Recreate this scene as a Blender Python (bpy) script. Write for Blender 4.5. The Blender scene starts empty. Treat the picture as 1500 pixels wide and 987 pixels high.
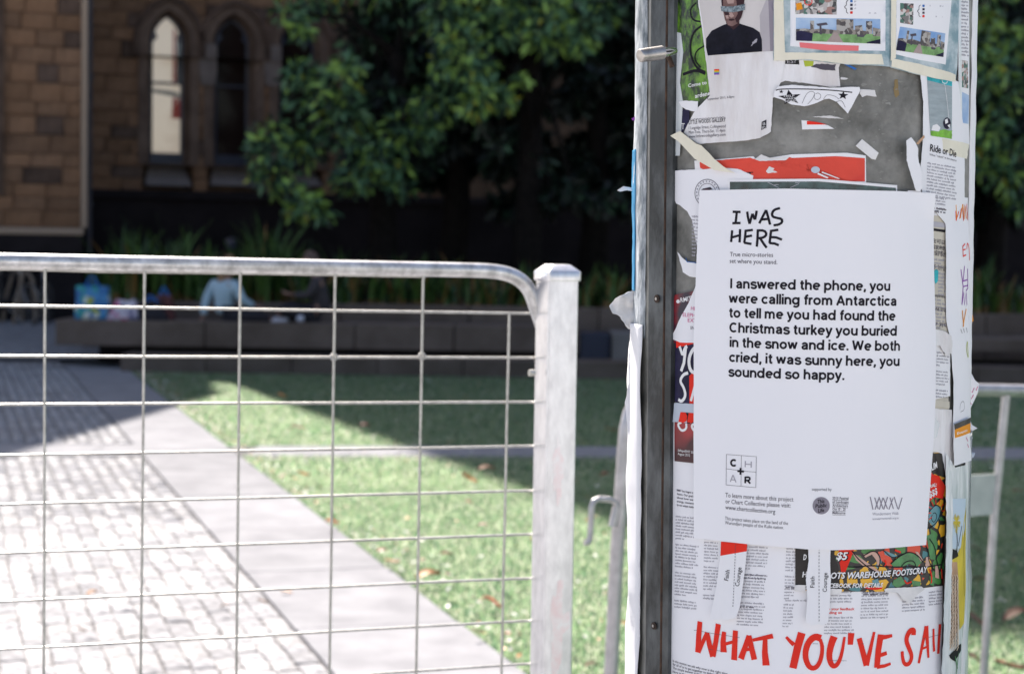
import bpy, bmesh, math, random
import numpy as np
from mathutils import Vector, Matrix, noise
random.seed(7); rng = np.random.default_rng(7)
SC = bpy.context.scene; COL = SC.collection
R = math.radians
# ------------------------------------------------------------------ camera, world, sun, exposure
F = 2740.0; CX, CY = 750.0, 493.5; PITCH = R(2.885); ROLL = 0.0153
CAM = Vector((0, 0, 1.65))
FWD = Vector((0, math.cos(PITCH), -math.sin(PITCH)))
_u0 = Vector((0, math.sin(PITCH), math.cos(PITCH))); _r0 = Vector((1, 0, 0))
RT = _r0 * math.cos(ROLL) + _u0 * math.sin(ROLL)
UP = _u0 * math.cos(ROLL) - _r0 * math.sin(ROLL)
cam_d = bpy.data.cameras.new('camera'); cam = bpy.data.objects.new('camera', cam_d); COL.objects.link(cam)
cam.matrix_world = Matrix(((RT.x, UP.x, -FWD.x, CAM.x), (RT.y, UP.y, -FWD.y, CAM.y), (RT.z, UP.z, -FWD.z, CAM.z), (0, 0, 0, 1)))
cam_d.sensor_width = 36; cam_d.lens = 36 * F / 1500; cam_d.clip_start = 0.05; cam_d.clip_end = 2000
cam_d.dof.use_dof = True; cam_d.dof.focus_distance = 2.02; cam_d.dof.aperture_fstop = 8.5
SC.camera = cam
SUNV = Vector((-0.35, 0.937, math.tan(R(48)))).normalized()      # towards the sun
EL = math.asin(SUNV.z); AZ = math.atan2(SUNV.x, SUNV.y)
w = bpy.data.worlds.new('World'); SC.world = w; w.use_nodes = True
nt = w.node_tree; nt.nodes.clear()
o_ = nt.nodes.new('ShaderNodeOutputWorld'); b_ = nt.nodes.new('ShaderNodeBackground'); s_ = nt.nodes.new('ShaderNodeTexSky')
s_.sky_type = 'NISHITA'; s_.sun_disc = False; s_.sun_elevation = EL; s_.sun_rotation = AZ
s_.air_density = 1.0; s_.dust_density = 2.2; s_.ozone_density = 0.6
b_.inputs[1].default_value = 0.078
nt.links.new(s_.outputs[0], b_.inputs[0]); nt.links.new(b_.outputs[0], o_.inputs[0])
sun_d = bpy.data.lights.new('sun', 'SUN'); sun_d.energy = 4.6; sun_d.angle = R(0.53); sun_d.color = (1, 0.97, 0.915)
sun = bpy.data.objects.new('sun', sun_d); COL.objects.link(sun)
sun.rotation_euler = (-SUNV).to_track_quat('-Z', 'Y').to_euler()
VS = SC.view_settings; VS.view_transform = 'Standard'; VS.look = 'None'; VS.gamma = 1; VS.exposure = 1.32
VS.use_white_balance = True; VS.white_balance_temperature = 6750; VS.white_balance_tint = 14
SC.cycles.use_denoising = True; SC.cycles.max_bounces = 8; SC.cycles.sample_clamp_indirect = 6

# ------------------------------------------------------------------ points from the picture
def ray(x, y): return FWD * F + RT * (x - CX) - UP * (y - CY)
def G(x, y, z=0.0):
    d = ray(x, y); t = (z - CAM.z) / d.z; return CAM + d * t
def P(x, y, Y):
    d = ray(x, y); return CAM + d * (Y / d.y)
def onplane(x, y, p, n):
    d = ray(x, y); return CAM + d * ((Vector(p) - CAM).dot(n) / d.dot(n))

# ------------------------------------------------------------------ objects
def tag(o, label=None, cat=None, group=None, kind=None):
    if label: o['label'] = label
    if cat: o['category'] = cat
    if group: o['group'] = group
    if kind: o['kind'] = kind
    return o
def empty(name, loc=(0, 0, 0), label=None, cat=None, group=None, mw=None):
    o = bpy.data.objects.new(name, None); COL.objects.link(o); o.empty_display_size = 0.1
    if mw is not None: o.matrix_world = mw
    else: o.location = loc
    return tag(o, label, cat, group)
def link(name, me, mat=None, parent=None, smooth=False, mw=None):
    if mat is not None:
        for m in (mat if isinstance(mat, (list, tuple)) else [mat]): me.materials.append(m)
    if smooth: me.polygons.foreach_set('use_smooth', [True] * len(me.polygons))
    o = bpy.data.objects.new(name, me); COL.objects.link(o)
    if parent is not None: o.parent = parent
    if mw is not None: o.matrix_world = mw
    return o
class MB:
    def __init__(s): s.v = []; s.f = []; s.m = []; s.cm = 0
    def add(s, vs, fs):
        b = len(s.v); s.v += [tuple(p) for p in vs]
        for f in fs: s.f.append([i + b for i in f]); s.m.append(s.cm)
        return s
    def box(s, c, d, M=None):
        x, y, z = [k / 2 for k in d]; c = Vector(c)
        vs = [Vector((i * x, j * y, k * z)) for i in (-1, 1) for j in (-1, 1) for k in (-1, 1)]
        vs = [(M @ p if M else p) + c for p in vs]
        return s.add(vs, [(0, 1, 3, 2), (4, 6, 7, 5), (0, 4, 5, 1), (2, 3, 7, 6), (0, 2, 6, 4), (1, 5, 7, 3)])
    def tube(s, pts, r, n=10, caps=True, closed=False):
        pts = [Vector(p) for p in pts]; N = len(pts); rr = r if isinstance(r, (list, tuple)) else [r] * N
        b = len(s.v); prev = None
        for i, p in enumerate(pts):
            if closed: t = (pts[(i + 1) % N] - pts[i - 1]).normalized()
            else: t = (pts[min(i + 1, N - 1)] - pts[max(i - 1, 0)]).normalized()
            if prev is None:
                a = Vector((0, 0, 1)) if abs(t.z) < 0.9 else Vector((1, 0, 0))
                u = t.cross(a).normalized()
            else:
                u = (prev - t * prev.dot(t)).normalized()
            prev = u; v = t.cross(u)
            for k in range(n):
                a = 2 * math.pi * k / n; s.v.append(tuple(p + (u * math.cos(a) + v * math.sin(a)) * rr[i]))
        for i in range(N if closed else N - 1):
            for k in range(n):
                a0 = b + i * n; a1 = b + ((i + 1) % N) * n; s.f.append([a0 + k, a0 + (k + 1) % n, a1 + (k + 1) % n, a1 + k]); s.m.append(s.cm)
        if caps and not closed:
            s.f.append([b + k for k in range(n)][::-1]); s.m.append(s.cm)
            s.f.append([b + (N - 1) * n + k for k in range(n)]); s.m.append(s.cm)
        return s
    def prism(s, poly, h0, h1, axis=None):
        # poly: list of 2D, frame axis=(o,ux,uy,un)
        o, ux, uy, un = axis; n = len(poly)
        a = [o + ux * p[0] + uy * p[1] + un * h0 for p in poly]; b = [o + ux * p[0] + uy * p[1] + un * h1 for p in poly]
        return s.add(a + b, [list(range(n))[::-1], list(range(n, 2 * n))] + [[i, (i + 1) % n, n + (i + 1) % n, n + i] for i in range(n)])
    def build(s, name, mat, parent=None, smooth=False, mw=None, recalc=True, bevel=0):
        me = bpy.data.meshes.new(name); me.from_pydata(s.v, [], s.f)
        if isinstance(mat, (list, tuple)): me.polygons.foreach_set('material_index', s.m)
        if recalc or bevel:
            bm = bmesh.new(); bm.from_mesh(me)
            bmesh.ops.recalc_face_normals(bm, faces=bm.faces)
            if bevel: bmesh.ops.bevel(bm, geom=list(bm.edges), offset=bevel, segments=2, affect='EDGES', profile=0.6)
            bm.to_mesh(me); bm.free()
        o = link(name, me, mat, parent, False, mw)
        if smooth:
            me.polygons.foreach_set('use_smooth', [True] * len(me.polygons))
            me.set_sharp_from_angle(angle=R(38))
        return o
def fast_mesh(name, V, Fq, mats, midx=None, parent=None, smooth=False, mw=None):
    me = bpy.data.meshes.new(name); nf, k = Fq.shape
    me.vertices.add(len(V)); me.vertices.foreach_set('co', np.asarray(V, np.float32).ravel())
    me.loops.add(nf * k); me.loops.foreach_set('vertex_index', Fq.astype(np.int32).ravel())
    me.polygons.add(nf); me.polygons.foreach_set('loop_start', np.arange(0, nf * k, k, dtype=np.int32))
    if midx is not None: me.polygons.foreach_set('material_index', np.asarray(midx, np.int32))
    me.update(calc_edges=True); me.validate()
    return link(name, me, mats, parent, smooth, mw)

# ------------------------------------------------------------------ materials
def srgb(r, g, b):
    f = lambda c: (c / 255 / 12.92) if c / 255 <= 0.04045 else ((c / 255 + 0.055) / 1.055) ** 2.4
    return (f(r), f(g), f(b))
def mat(name, col, rough=0.6, metal=0.0, var=0.0, vscale=8.0, stretch=(1, 1, 1), bump=0.0, bscale=40.0, spec=0.5, col2=None, detail=6, emit=None, estr=0, trans=0, coat=0, randcol=0.0, obj_coords=True, contrast=(0.35, 0.65), btype='noise'):
    m = bpy.data.materials.new(name); m.use_nodes = True; N = m.node_tree.nodes; L = m.node_tree.links
    p = N['Principled BSDF']; p.inputs['Base Color'].default_value = (*col, 1); p.inputs['Roughness'].default_value = rough
    p.inputs['Metallic'].default_value = metal; p.inputs['Specular IOR Level'].default_value = spec
    if coat: p.inputs['Coat Weight'].default_value = coat; p.inputs['Coat Roughness'].default_value = 0.12
    tc = N.new('ShaderNodeTexCoord'); mp = N.new('ShaderNodeMapping'); mp.inputs['Scale'].default_value = stretch
    L.new(tc.outputs['Object'], mp.inputs[0])
    cout = None
    if var or col2:
        n = N.new('ShaderNodeTexNoise'); n.inputs['Scale'].default_value = vscale; n.inputs['Detail'].default_value = detail; n.inputs['Roughness'].default_value = 0.62
        L.new(mp.outputs[0], n.inputs['Vector'])
        rp = N.new('ShaderNodeValToRGB'); rp.color_ramp.elements[0].position = contrast[0]; rp.color_ramp.elements[1].position = contrast[1]
        c2 = col2 or tuple(min(1, c * (1 + var)) for c in col); c1 = col if col2 else tuple(c * (1 - var) for c in col)
        rp.color_ramp.elements[0].color = (*c1, 1); rp.color_ramp.elements[1].color = (*c2, 1)
        L.new(n.outputs['Fac'], rp.inputs[0]); cout = rp.outputs[0]
    if randcol:
        oi = N.new('ShaderNodeObjectInfo'); mr = N.new('ShaderNodeMapRange'); mr.inputs['To Min'].default_value = 1 - randcol; mr.inputs['To Max'].default_value = 1 + randcol
        L.new(oi.outputs['Random'], mr.inputs['Value'])
        mx = N.new('ShaderNodeVectorMath'); mx.operation = 'SCALE'
        if cout: L.new(cout, mx.inputs[0])
        else: mx.inputs[0].default_value = col
        L.new(mr.outputs[0], mx.inputs['Scale']); cout = mx.outputs[0]
    if cout: L.new(cout, p.inputs['Base Color'])
    if bump:
        n2 = N.new('ShaderNodeTexNoise' if btype == 'noise' else 'ShaderNodeTexVoronoi'); n2.inputs['Scale'].default_value = bscale
        if btype == 'noise': n2.inputs['Detail'].default_value = 5
        L.new(mp.outputs[0], n2.inputs['Vector'])
        bp = N.new('ShaderNodeBump'); bp.inputs['Strength'].default_value = 1; bp.inputs['Distance'].default_value = bump
        L.new(n2.outputs[0], bp.inputs['Height']); L.new(bp.outputs[0], p.inputs['Normal'])
    if emit: p.inputs['Emission Color'].default_value = (*emit, 1); p.inputs['Emission Strength'].default_value = estr
    if trans: p.inputs['Transmission Weight'].default_value = trans
    return m
def voro(name, cols, scale=60, stretch=(1, 1, 1), rough=0.5, line=None, lw=0.04, warp=0.0):
    """printed picture: cells of flat colour, optionally with ink lines"""
    m = bpy.data.materials.new(name); m.use_nodes = True; N = m.node_tree.nodes; L = m.node_tree.links
    p = N['Principled BSDF']; p.inputs['Roughness'].default_value = rough
    tc = N.new('ShaderNodeTexCoord'); mp = N.new('ShaderNodeMapping'); mp.inputs['Scale'].default_value = stretch; L.new(tc.outputs['Object'], mp.inputs[0])
    vec = mp.outputs[0]
    if warp:
        n = N.new('ShaderNodeTexNoise'); n.inputs['Scale'].default_value = scale * 0.35; n.inputs['Detail'].default_value = 3; L.new(vec, n.inputs['Vector'])
        a = N.new('ShaderNodeVectorMath'); a.operation = 'MULTIPLY_ADD'; a.inputs[1].default_value = (warp,) * 3
        L.new(n.outputs['Color'], a.inputs[0]); L.new(vec, a.inputs[2]); vec = a.outputs[0]
    v = N.new('ShaderNodeTexVoronoi'); v.inputs['Scale'].default_value = scale; L.new(vec, v.inputs['Vector'])
    sp = N.new('ShaderNodeSeparateColor'); L.new(v.outputs['Color'], sp.inputs[0])
    rp = N.new('ShaderNodeValToRGB'); rp.color_ramp.interpolation = 'CONSTANT'
    el = rp.color_ramp.elements; el[0].color = (*cols[0], 1); el[0].position = 0; el[1].position = 1 / len(cols); el[1].color = (*cols[1 % len(cols)], 1)
    for i in range(2, len(cols)):
        e = el.new(i / len(cols)); e.color = (*cols[i], 1)
    L.new(sp.outputs[0], rp.inputs[0]); out = rp.outputs[0]
    if line is not None:
        v2 = N.new('ShaderNodeTexVoronoi'); v2.feature = 'DISTANCE_TO_EDGE'; v2.inputs['Scale'].default_value = scale; L.new(vec, v2.inputs['Vector'])
        lt = N.new('ShaderNodeMath'); lt.operation = 'LESS_THAN'; lt.inputs[1].default_value = lw; L.new(v2.outputs['Distance'], lt.inputs[0])
        mx = N.new('ShaderNodeMix'); mx.data_type = 'RGBA'; L.new(lt.outputs[0], mx.inputs[0]); L.new(out, mx.inputs[6]); mx.inputs[7].default_value = (*line, 1); out = mx.outputs[2]
    L.new(out, p.inputs['Base Color'])
    return m
M = {}
M['paper'] = mat('white_paper', (0.80, 0.80, 0.815), 0.55, var=0.015, vscale=5, bump=0.0006, bscale=9, stretch=(1, 1, 0.35))
M['paper_main'] = mat('smooth_white_paper', (0.81, 0.81, 0.835), 0.5, var=0.012, vscale=4, bump=0.003, bscale=7, stretch=(1, 1, 0.4))
M['paper_aged'] = mat('wrinkled_white_paper', (0.62, 0.58, 0.56), 0.6, col2=(0.80, 0.79, 0.79), vscale=22, stretch=(1.6, 1.6, 0.35), bump=0.007, bscale=24, contrast=(0.3, 0.6))
M['paper_torn'] = mat('torn_paper', (0.70, 0.69, 0.68), 0.7, var=0.1, vscale=30, bump=0.003, bscale=50)
M['paper_cream'] = mat('cream_masking_tape', (0.76, 0.72, 0.58), 0.55, var=0.06, vscale=30, bump=0.0015, bscale=120, stretch=(1, 1, 0.3))
M['grimy'] = mat('grimy_paper_edge', (0.10, 0.13, 0.15), 0.6, col2=(0.62, 0.66, 0.68), vscale=34, stretch=(1, 1, .6), bump=0.003, bscale=60, contrast=(0.38, 0.6))
M['newsprint'] = mat('newsprint', (0.57, 0.53, 0.44), 0.7, var=0.07, vscale=14, bump=0.001, bscale=30)
M['ink'] = mat('black_ink', (0.012, 0.010, 0.016), 0.45)
M['ink_soft'] = mat('dark_grey_ink', (0.09, 0.08, 0.10), 0.5)
M['ink_grey'] = mat('grey_ink', (0.38, 0.37, 0.41), 0.5)
M['ink_pale'] = mat('pale_grey_ink', (0.45, 0.44, 0.48), 0.5)
M['ink_red'] = mat('red_ink', (0.78, 0.035, 0.02), 0.5, var=0.06, vscale=20)
M['ink_red2'] = mat('printed_red', (0.72, 0.07, 0.045), 0.4, var=0.1, vscale=12, bump=0.002, bscale=30, coat=0.3)
M['pink'] = mat('pink_red_tape', (0.80, 0.16, 0.17), 0.45)
M['ink_white'] = mat('white_ink', (0.80, 0.80, 0.80), 0.5)
M['ink_blue'] = mat('blue_ink', (0.03, 0.15, 0.45), 0.5)
M['ink_yellow'] = mat('yellow_ink', (0.80, 0.50, 0.02), 0.5)
M['ink_orange'] = mat('orange_ink', (0.80, 0.30, 0.02), 0.5)
M['ink_purple'] = mat('purple_ink', (0.28, 0.07, 0.38), 0.5)
M['ink_magenta'] = mat('magenta_ink', (0.60, 0.05, 0.22), 0.5)
M['ink_lime'] = mat('lime_ink', (0.42, 0.5, 0.06), 0.5)
M['ink_teal'] = mat('teal_ink', (0.03, 0.38, 0.42), 0.45, var=0.3, vscale=90)
M['circle_grey'] = mat('circle_grey_ink', (0.26, 0.24, 0.28), 0.5)
M['black_print'] = mat('black_print', (0.02, 0.018, 0.018), 0.35, var=0.3, vscale=30, bump=0.0015, bscale=40, coat=0.2)
M['green_print'] = mat('dark_green_print', (0.004, 0.012, 0.005), 0.3, col2=(0.12, 0.30, 0.01), vscale=75, stretch=(1, 1, 0.6), bump=0.004, bscale=30, contrast=(0.44, 0.60), coat=0.5)
M['maroon'] = mat('maroon_print', (0.02, 0.012, 0.03), 0.35, col2=(0.26, 0.01, 0.018), vscale=34, contrast=(0.4, 0.6), detail=2)
M['navy_print'] = mat('navy_print', (0.02, 0.018, 0.05), 0.35, var=0.4, vscale=30)
M['dark_red_print'] = mat('dark_red_print', (0.05, 0.004, 0.01), 0.35, col2=(0.36, 0.02, 0.025), vscale=24, contrast=(0.4, 0.6), detail=1)
M['palegrey_print'] = mat('pale_blue_grey_print', (0.46, 0.52, 0.60), 0.4)
M['teal_photo'] = mat('dark_teal_photo', (0.01, 0.02, 0.02), 0.25, col2=(0.05, 0.11, 0.11), vscale=50, coat=0.6)
M['bluegrey'] = mat('faded_blue_grey_print', (0.18, 0.30, 0.34), 0.45, col2=(0.5, 0.58, 0.6), vscale=40, contrast=(0.4, 0.62))
M['photo_grey'] = mat('portrait_backdrop', (0.60, 0.565, 0.545), 0.5, var=0.04, vscale=14, stretch=(1.5, 1.5, 0.4), bump=0.002, bscale=26)
M['photo_mauve'] = mat('portrait_backdrop_dark', (0.25, 0.22, 0.26), 0.5, var=0.06, vscale=20)
M['photo_mid'] = mat('portrait_backdrop_mid', (0.42, 0.39, 0.41), 0.5, var=0.06, vscale=20)
M['shirt'] = mat('portrait_shirt_print', (0.009, 0.009, 0.016), 0.4, var=0.4, vscale=60)
M['skin_print'] = mat('portrait_skin_print', (0.20, 0.12, 0.11), 0.5, var=0.25, vscale=90)
M['skin_print_dark'] = mat('portrait_skin_shadow_print', (0.045, 0.022, 0.026), 0.5)
M['skin_print_lit'] = mat('portrait_skin_light_print', (0.42, 0.29, 0.26), 0.5)
M['band_print'] = mat('portrait_blindfold_print', (0.05, 0.09, 0.11), 0.5, col2=(0.28, 0.34, 0.37), vscale=320, contrast=(0.4, 0.6))
M['sky_print'] = mat('printed_sky', (0.10, 0.27, 0.58), 0.45, col2=(0.45, 0.58, 0.72), vscale=20)
M['grass_print'] = mat('printed_lawn', (0.16, 0.33, 0.11), 0.45, var=0.3, vscale=120)
M['path_print'] = mat('printed_path', (0.36, 0.28, 0.26), 0.45, var=0.1, vscale=100)
M['tower_print'] = voro('printed_towers', [(0.12, 0.10, 0.09), (0.27, 0.24, 0.21), (0.07, 0.06, 0.06), (0.4, 0.38, 0.35)], 260, (1, 1, 1))
M['map_print'] = voro('printed_aerial_map', [(0.05, 0.05, 0.05), (0.45, 0.42, 0.4), (0.18, 0.17, 0.16), (0.6, 0.58, 0.55), (0.06, 0.16, 0.12), (0.35, 0.2, 0.17)], 300, (1, 1, 1))
M['comic'] = voro('comic_print', [(0.78, 0.42, 0.02), (0.05, 0.22, 0.05), (0.78, 0.42, 0.02), (0.72, 0.06, 0.02), (0.78, 0.42, 0.02), (0.04, 0.2, 0.22)], 62, (1, 1, 1), 0.35, line=(0.012, 0.01, 0.01), lw=0.1, warp=0.02)
M['comic_yellow'] = mat('comic_yellow', (0.78, 0.42, 0.03), 0.35, coat=0.2)
M['comic_green'] = mat('comic_green', (0.03, 0.20, 0.05), 0.35, var=0.35, vscale=90, coat=0.2)
M['comic_teal'] = mat('comic_teal', (0.08, 0.26, 0.30), 0.35, coat=0.2)
M['comic_flesh'] = mat('comic_flesh', (0.55, 0.34, 0.27), 0.35)
M['water_print'] = mat('printed_lake', (0.30, 0.36, 0.38), 0.4, var=0.12, vscale=50, stretch=(1, 1, 5))
M['brightgrass'] = mat('printed_bright_grass', (0.16, 0.42, 0.03), 0.45, var=0.3, vscale=150)
M['palmyellow'] = mat('painted_yellow', (0.60, 0.47, 0.03), 0.45, var=0.2, vscale=60, stretch=(2, 2, .4))
M['tan_print'] = mat('painted_tan', (0.48, 0.28, 0.16), 0.45, var=0.15, vscale=50)
M['straw'] = mat('painted_straw', (0.66, 0.52, 0.40), 0.5)
M['plastic'] = mat('cloudy_plastic_film', (0.55, 0.60, 0.62), 0.18, col2=(0.80, 0.82, 0.82), vscale=30, stretch=(2, 2, .35), bump=0.004, bscale=35, coat=0.6)
M['blue_strip'] = mat('blue_poster_print', (0.03, 0.30, 0.55), 0.45, var=0.1, vscale=30)
M['pole'] = mat('weathered_grey_pole_paint', (0.085, 0.085, 0.075), 0.5, col2=(0.30, 0.295, 0.27), vscale=24, bump=0.0012, bscale=60, contrast=(0.32, 0.7), detail=10)
M['channel'] = mat('dark_galvanised_channel', (0.022, 0.025, 0.026), 0.42, metal=0.15, col2=(0.15, 0.165, 0.17), vscale=13, stretch=(2, 2, 0.8), bump=0.0006, bscale=60, contrast=(0.42, 0.74), detail=10)
M['rust'] = mat('rust', (0.02, 0.012, 0.008), 0.8, col2=(0.08, 0.04, 0.022), vscale=60, bump=0.001, bscale=100)
M['galv'] = mat('galvanised_steel', (0.68, 0.68, 0.70), 0.36, metal=0.8, col2=(0.86, 0.86, 0.88), vscale=60, stretch=(1, 1, 0.4), bump=0.0004, bscale=90, contrast=(0.35, 0.65), detail=8)
M['galv_rail'] = mat('galvanised_tube', (0.42, 0.42, 0.42), 0.34, metal=0.7, col2=(0.78, 0.78, 0.79), vscale=40, bump=0.0003, bscale=50)
M['wire'] = mat('galvanised_wire', (0.50, 0.49, 0.46), 0.42, metal=0.7, var=0.2, vscale=60)
M['pinksmear'] = mat('faded_red_paint_smear', (0.84, 0.70, 0.72), 0.4, col2=(0.86, 0.85, 0.87), vscale=50, metal=0.75)
M['steel'] = mat('worn_steel', (0.42, 0.40, 0.38), 0.38, metal=0.85, var=0.25, vscale=60)
M['steel_shiny'] = mat('polished_steel', (0.65, 0.66, 0.68), 0.2, metal=1)
M['barrier'] = mat('barrier_steel', (0.52, 0.50, 0.50), 0.4, metal=0.55, var=0.15, vscale=30, bump=0.0003, bscale=60)
M['plate'] = mat('pale_barrier_plate', (0.52, 0.53, 0.50), 0.5, col2=(0.66, 0.66, 0.62), vscale=14, metal=0.1)
M['sett'] = mat('granite_sett', (0.22, 0.219, 0.224), 0.7, col2=(0.38, 0.378, 0.385), vscale=14, bump=0.006, bscale=22, randcol=0.14, detail=8)
M['sett_b'] = mat('granite_sett_dark', (0.15, 0.149, 0.153), 0.7, col2=(0.28, 0.278, 0.285), vscale=14, bump=0.005, bscale=22, randcol=0.1, detail=8)
M['sett_c'] = mat('granite_sett_light', (0.26, 0.258, 0.262), 0.7, col2=(0.38, 0.378, 0.382), vscale=14, bump=0.005, bscale=22, randcol=0.1, detail=8)
M['mortar'] = mat('sandy_mortar', (0.155, 0.15, 0.15), 0.9, var=0.25, vscale=20, bump=0.004, bscale=90)
M['slab'] = mat('bluestone_slab', (0.215, 0.215, 0.225), 0.6, col2=(0.285, 0.285, 0.295), vscale=3.5, bump=0.001, bscale=60, randcol=0.09, detail=10)
M['ground'] = mat('pale_paving', (0.52, 0.51, 0.50), 0.85, var=0.15, vscale=1.5, bump=0.003, bscale=50)
M['turf'] = mat('green_turf', (0.02, 0.055, 0.028), 0.85, col2=(0.04, 0.095, 0.04), vscale=1.2, bump=0.01, bscale=120)
def grassmat(n, c, c2, rough):
    m = mat(n, c, rough, spec=0.22); N = m.node_tree.nodes; L = m.node_tree.links
    t = N.new('ShaderNodeBsdfTranslucent'); t.inputs['Color'].default_value = (*c2, 1); x = N.new('ShaderNodeMixShader'); x.inputs[0].default_value = 0.5
    o = N['Material Output']; L.new(N['Principled BSDF'].outputs[0], x.inputs[1]); L.new(t.outputs[0], x.inputs[2]); L.new(x.outputs[0], o.inputs['Surface']); return m
M['blade_a'] = grassmat('grass_blade_mid', (0.035, 0.085, 0.045), (0.50, 0.70, 0.38), 0.35)
M['blade_b'] = grassmat('grass_blade_light', (0.15, 0.20, 0.12), (0.90, 0.94, 0.72), 0.3)
M['blade_c'] = grassmat('grass_blade_blue', (0.025, 0.07, 0.045), (0.32, 0.58, 0.32), 0.3)
M['litter'] = mat('pale_dry_litter', (0.62, 0.60, 0.52), 0.6)
M['leaf_red'] = mat('dead_leaf_red', (0.42, 0.07, 0.03), 0.55, randcol=0.4)
M['leaf_orange'] = mat('dead_leaf_orange', (0.55, 0.22, 0.05), 0.55, randcol=0.3)
M['leaf_brown'] = mat('dead_leaf_brown', (0.26, 0.13, 0.07), 0.6, randcol=0.4)
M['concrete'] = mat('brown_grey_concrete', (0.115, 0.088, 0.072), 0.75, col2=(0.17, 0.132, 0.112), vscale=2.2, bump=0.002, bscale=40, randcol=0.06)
M['concrete_lit'] = mat('lit_grey_concrete', (0.20, 0.185, 0.18), 0.75, var=0.15, vscale=3)  # paler copy of the concrete, paints one bench block as lit
M['gap_shade'] = mat('dark_blue_gap_shade', (0.02, 0.025, 0.05), 0.6)
M['soil'] = mat('dark_soil', (0.03, 0.02, 0.015), 0.95, bump=0.02, bscale=20)
M['stone_a'] = mat('sandstone', (0.155, 0.086, 0.050), 0.85, col2=(0.25, 0.143, 0.085), vscale=2.6, bump=0.03, bscale=6, randcol=0.16, contrast=(0.3, 0.7))
M['stone_b'] = mat('brown_sandstone', (0.14, 0.08, 0.05), 0.85, col2=(0.23, 0.135, 0.083), vscale=2.6, bump=0.03, bscale=6, randcol=0.18)
M['stone_c'] = mat('dark_bluestone', (0.10, 0.066, 0.05), 0.8, var=0.3, vscale=3, bump=0.02, bscale=8, randcol=0.25)
M['surround'] = mat('grey_brown_window_stone', (0.10, 0.068, 0.052), 0.8, col2=(0.18, 0.125, 0.095), vscale=2.5, bump=0.01, bscale=10)
M['sill'] = mat('pale_sill_stone', (0.17, 0.14, 0.125), 0.75, var=0.15, vscale=4)
M['corbel'] = mat('grey_carved_stone', (0.15, 0.12, 0.105), 0.8, var=0.2, vscale=4)
M['masonry'] = mat('masonry_backing', (0.12, 0.078, 0.052), 0.9, var=0.3, vscale=1.5, bump=0.02, bscale=6)
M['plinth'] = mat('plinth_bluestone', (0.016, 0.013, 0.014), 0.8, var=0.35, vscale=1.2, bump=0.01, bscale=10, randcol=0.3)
M['roofslate'] = mat('roof_slate', (0.06, 0.06, 0.07), 0.7)
M['frame_blue'] = mat('dark_blue_window_frame', (0.022, 0.025, 0.045), 0.4)
for _k in M:
    if _k.startswith(('ink', 'navy', 'black_p', 'shirt', 'circle', 'skin_print')): M[_k].node_tree.nodes['Principled BSDF'].inputs['Specular IOR Level'].default_value = 0.12
M['reflection_glow'] = mat('cream_reflection_glow', (0.6, 0.55, 0.45), 0.8, emit=(0.9, 0.80, 0.66), estr=0.16)  # emission stands in for a bright reflection in the glass, not a blind
M['reflection_glow2'] = mat('white_reflection_glow', (0.6, 0.57, 0.5), 0.8, emit=(0.9, 0.86, 0.80), estr=0.20)
M['red_reflection'] = mat('red_reflection_glow', (0.30, 0.06, 0.05), 0.8, emit=(0.6, 0.1, 0.08), estr=0.05)  # glowing red part of the same painted reflection
M['darkroom'] = mat('dark_room', (0.016, 0.007, 0.005), 0.8)
M['darkglass'] = mat('dark_window_glass', (0.02, 0.012, 0.01), 0.08, spec=0.12)
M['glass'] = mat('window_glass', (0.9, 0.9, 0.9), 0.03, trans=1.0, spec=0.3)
M['tanpipe'] = mat('tan_stone_moulding', (0.34, 0.25, 0.18), 0.6)
M['bark'] = mat('bark', (0.010, 0.008, 0.007), 0.9, var=0.4, vscale=10, bump=0.02, bscale=20)
def leafmat(n, c, s=0.4):
    m = mat(n, c, 0.5, spec=s); return m
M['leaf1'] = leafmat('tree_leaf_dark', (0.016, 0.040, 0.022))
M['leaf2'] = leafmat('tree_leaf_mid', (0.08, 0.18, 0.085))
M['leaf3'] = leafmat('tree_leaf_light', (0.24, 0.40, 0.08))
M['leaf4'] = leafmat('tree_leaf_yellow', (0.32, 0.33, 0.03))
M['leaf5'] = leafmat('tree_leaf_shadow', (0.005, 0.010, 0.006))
M['strap1'] = leafmat('strap_leaf_dark', (0.022, 0.06, 0.014))
M['strap2'] = leafmat('strap_leaf_green', (0.06, 0.125, 0.022))
M['strap3'] = leafmat('strap_leaf_dry', (0.20, 0.11, 0.03))
M['denim'] = mat('pale_denim', (0.36, 0.50, 0.58), 0.8, var=0.15, vscale=30)
M['darkcloth'] = mat('dark_cloth', (0.016, 0.014, 0.020), 0.85, var=0.2, vscale=20)
M['darkcloth2'] = mat('charcoal_cloth', (0.045, 0.038, 0.042), 0.85, var=0.2, vscale=20)
M['skin'] = mat('skin', (0.36, 0.20, 0.15), 0.55)
M['hair_blonde'] = mat('blonde_hair', (0.30, 0.17, 0.09), 0.5, bump=0.003, bscale=200)
M['hair_brown'] = mat('brown_hair', (0.10, 0.06, 0.045), 0.5, bump=0.003, bscale=200)
M['shoe'] = mat('white_shoe', (0.55, 0.55, 0.62), 0.5)
M['tote'] = voro('blue_green_white_tote', [(0.03, 0.16, 0.38), (0.03, 0.16, 0.38), (0.62, 0.66, 0.62), (0.03, 0.30, 0.30), (0.32, 0.38, 0.06), (0.05, 0.24, 0.48)], 11, (1, 1, 1), 0.6)
M['floral'] = voro('pink_white_cloth', [(0.55, 0.52, 0.58), (0.6, 0.58, 0.62), (0.5, 0.10, 0.22), (0.12, 0.12, 0.2), (0.5, 0.4, 0.5)], 16, (1, 1, 1), 0.7)
M['brownbag'] = mat('brown_red_cloth', (0.10, 0.03, 0.028), 0.8, var=0.3, vscale=10)
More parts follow.
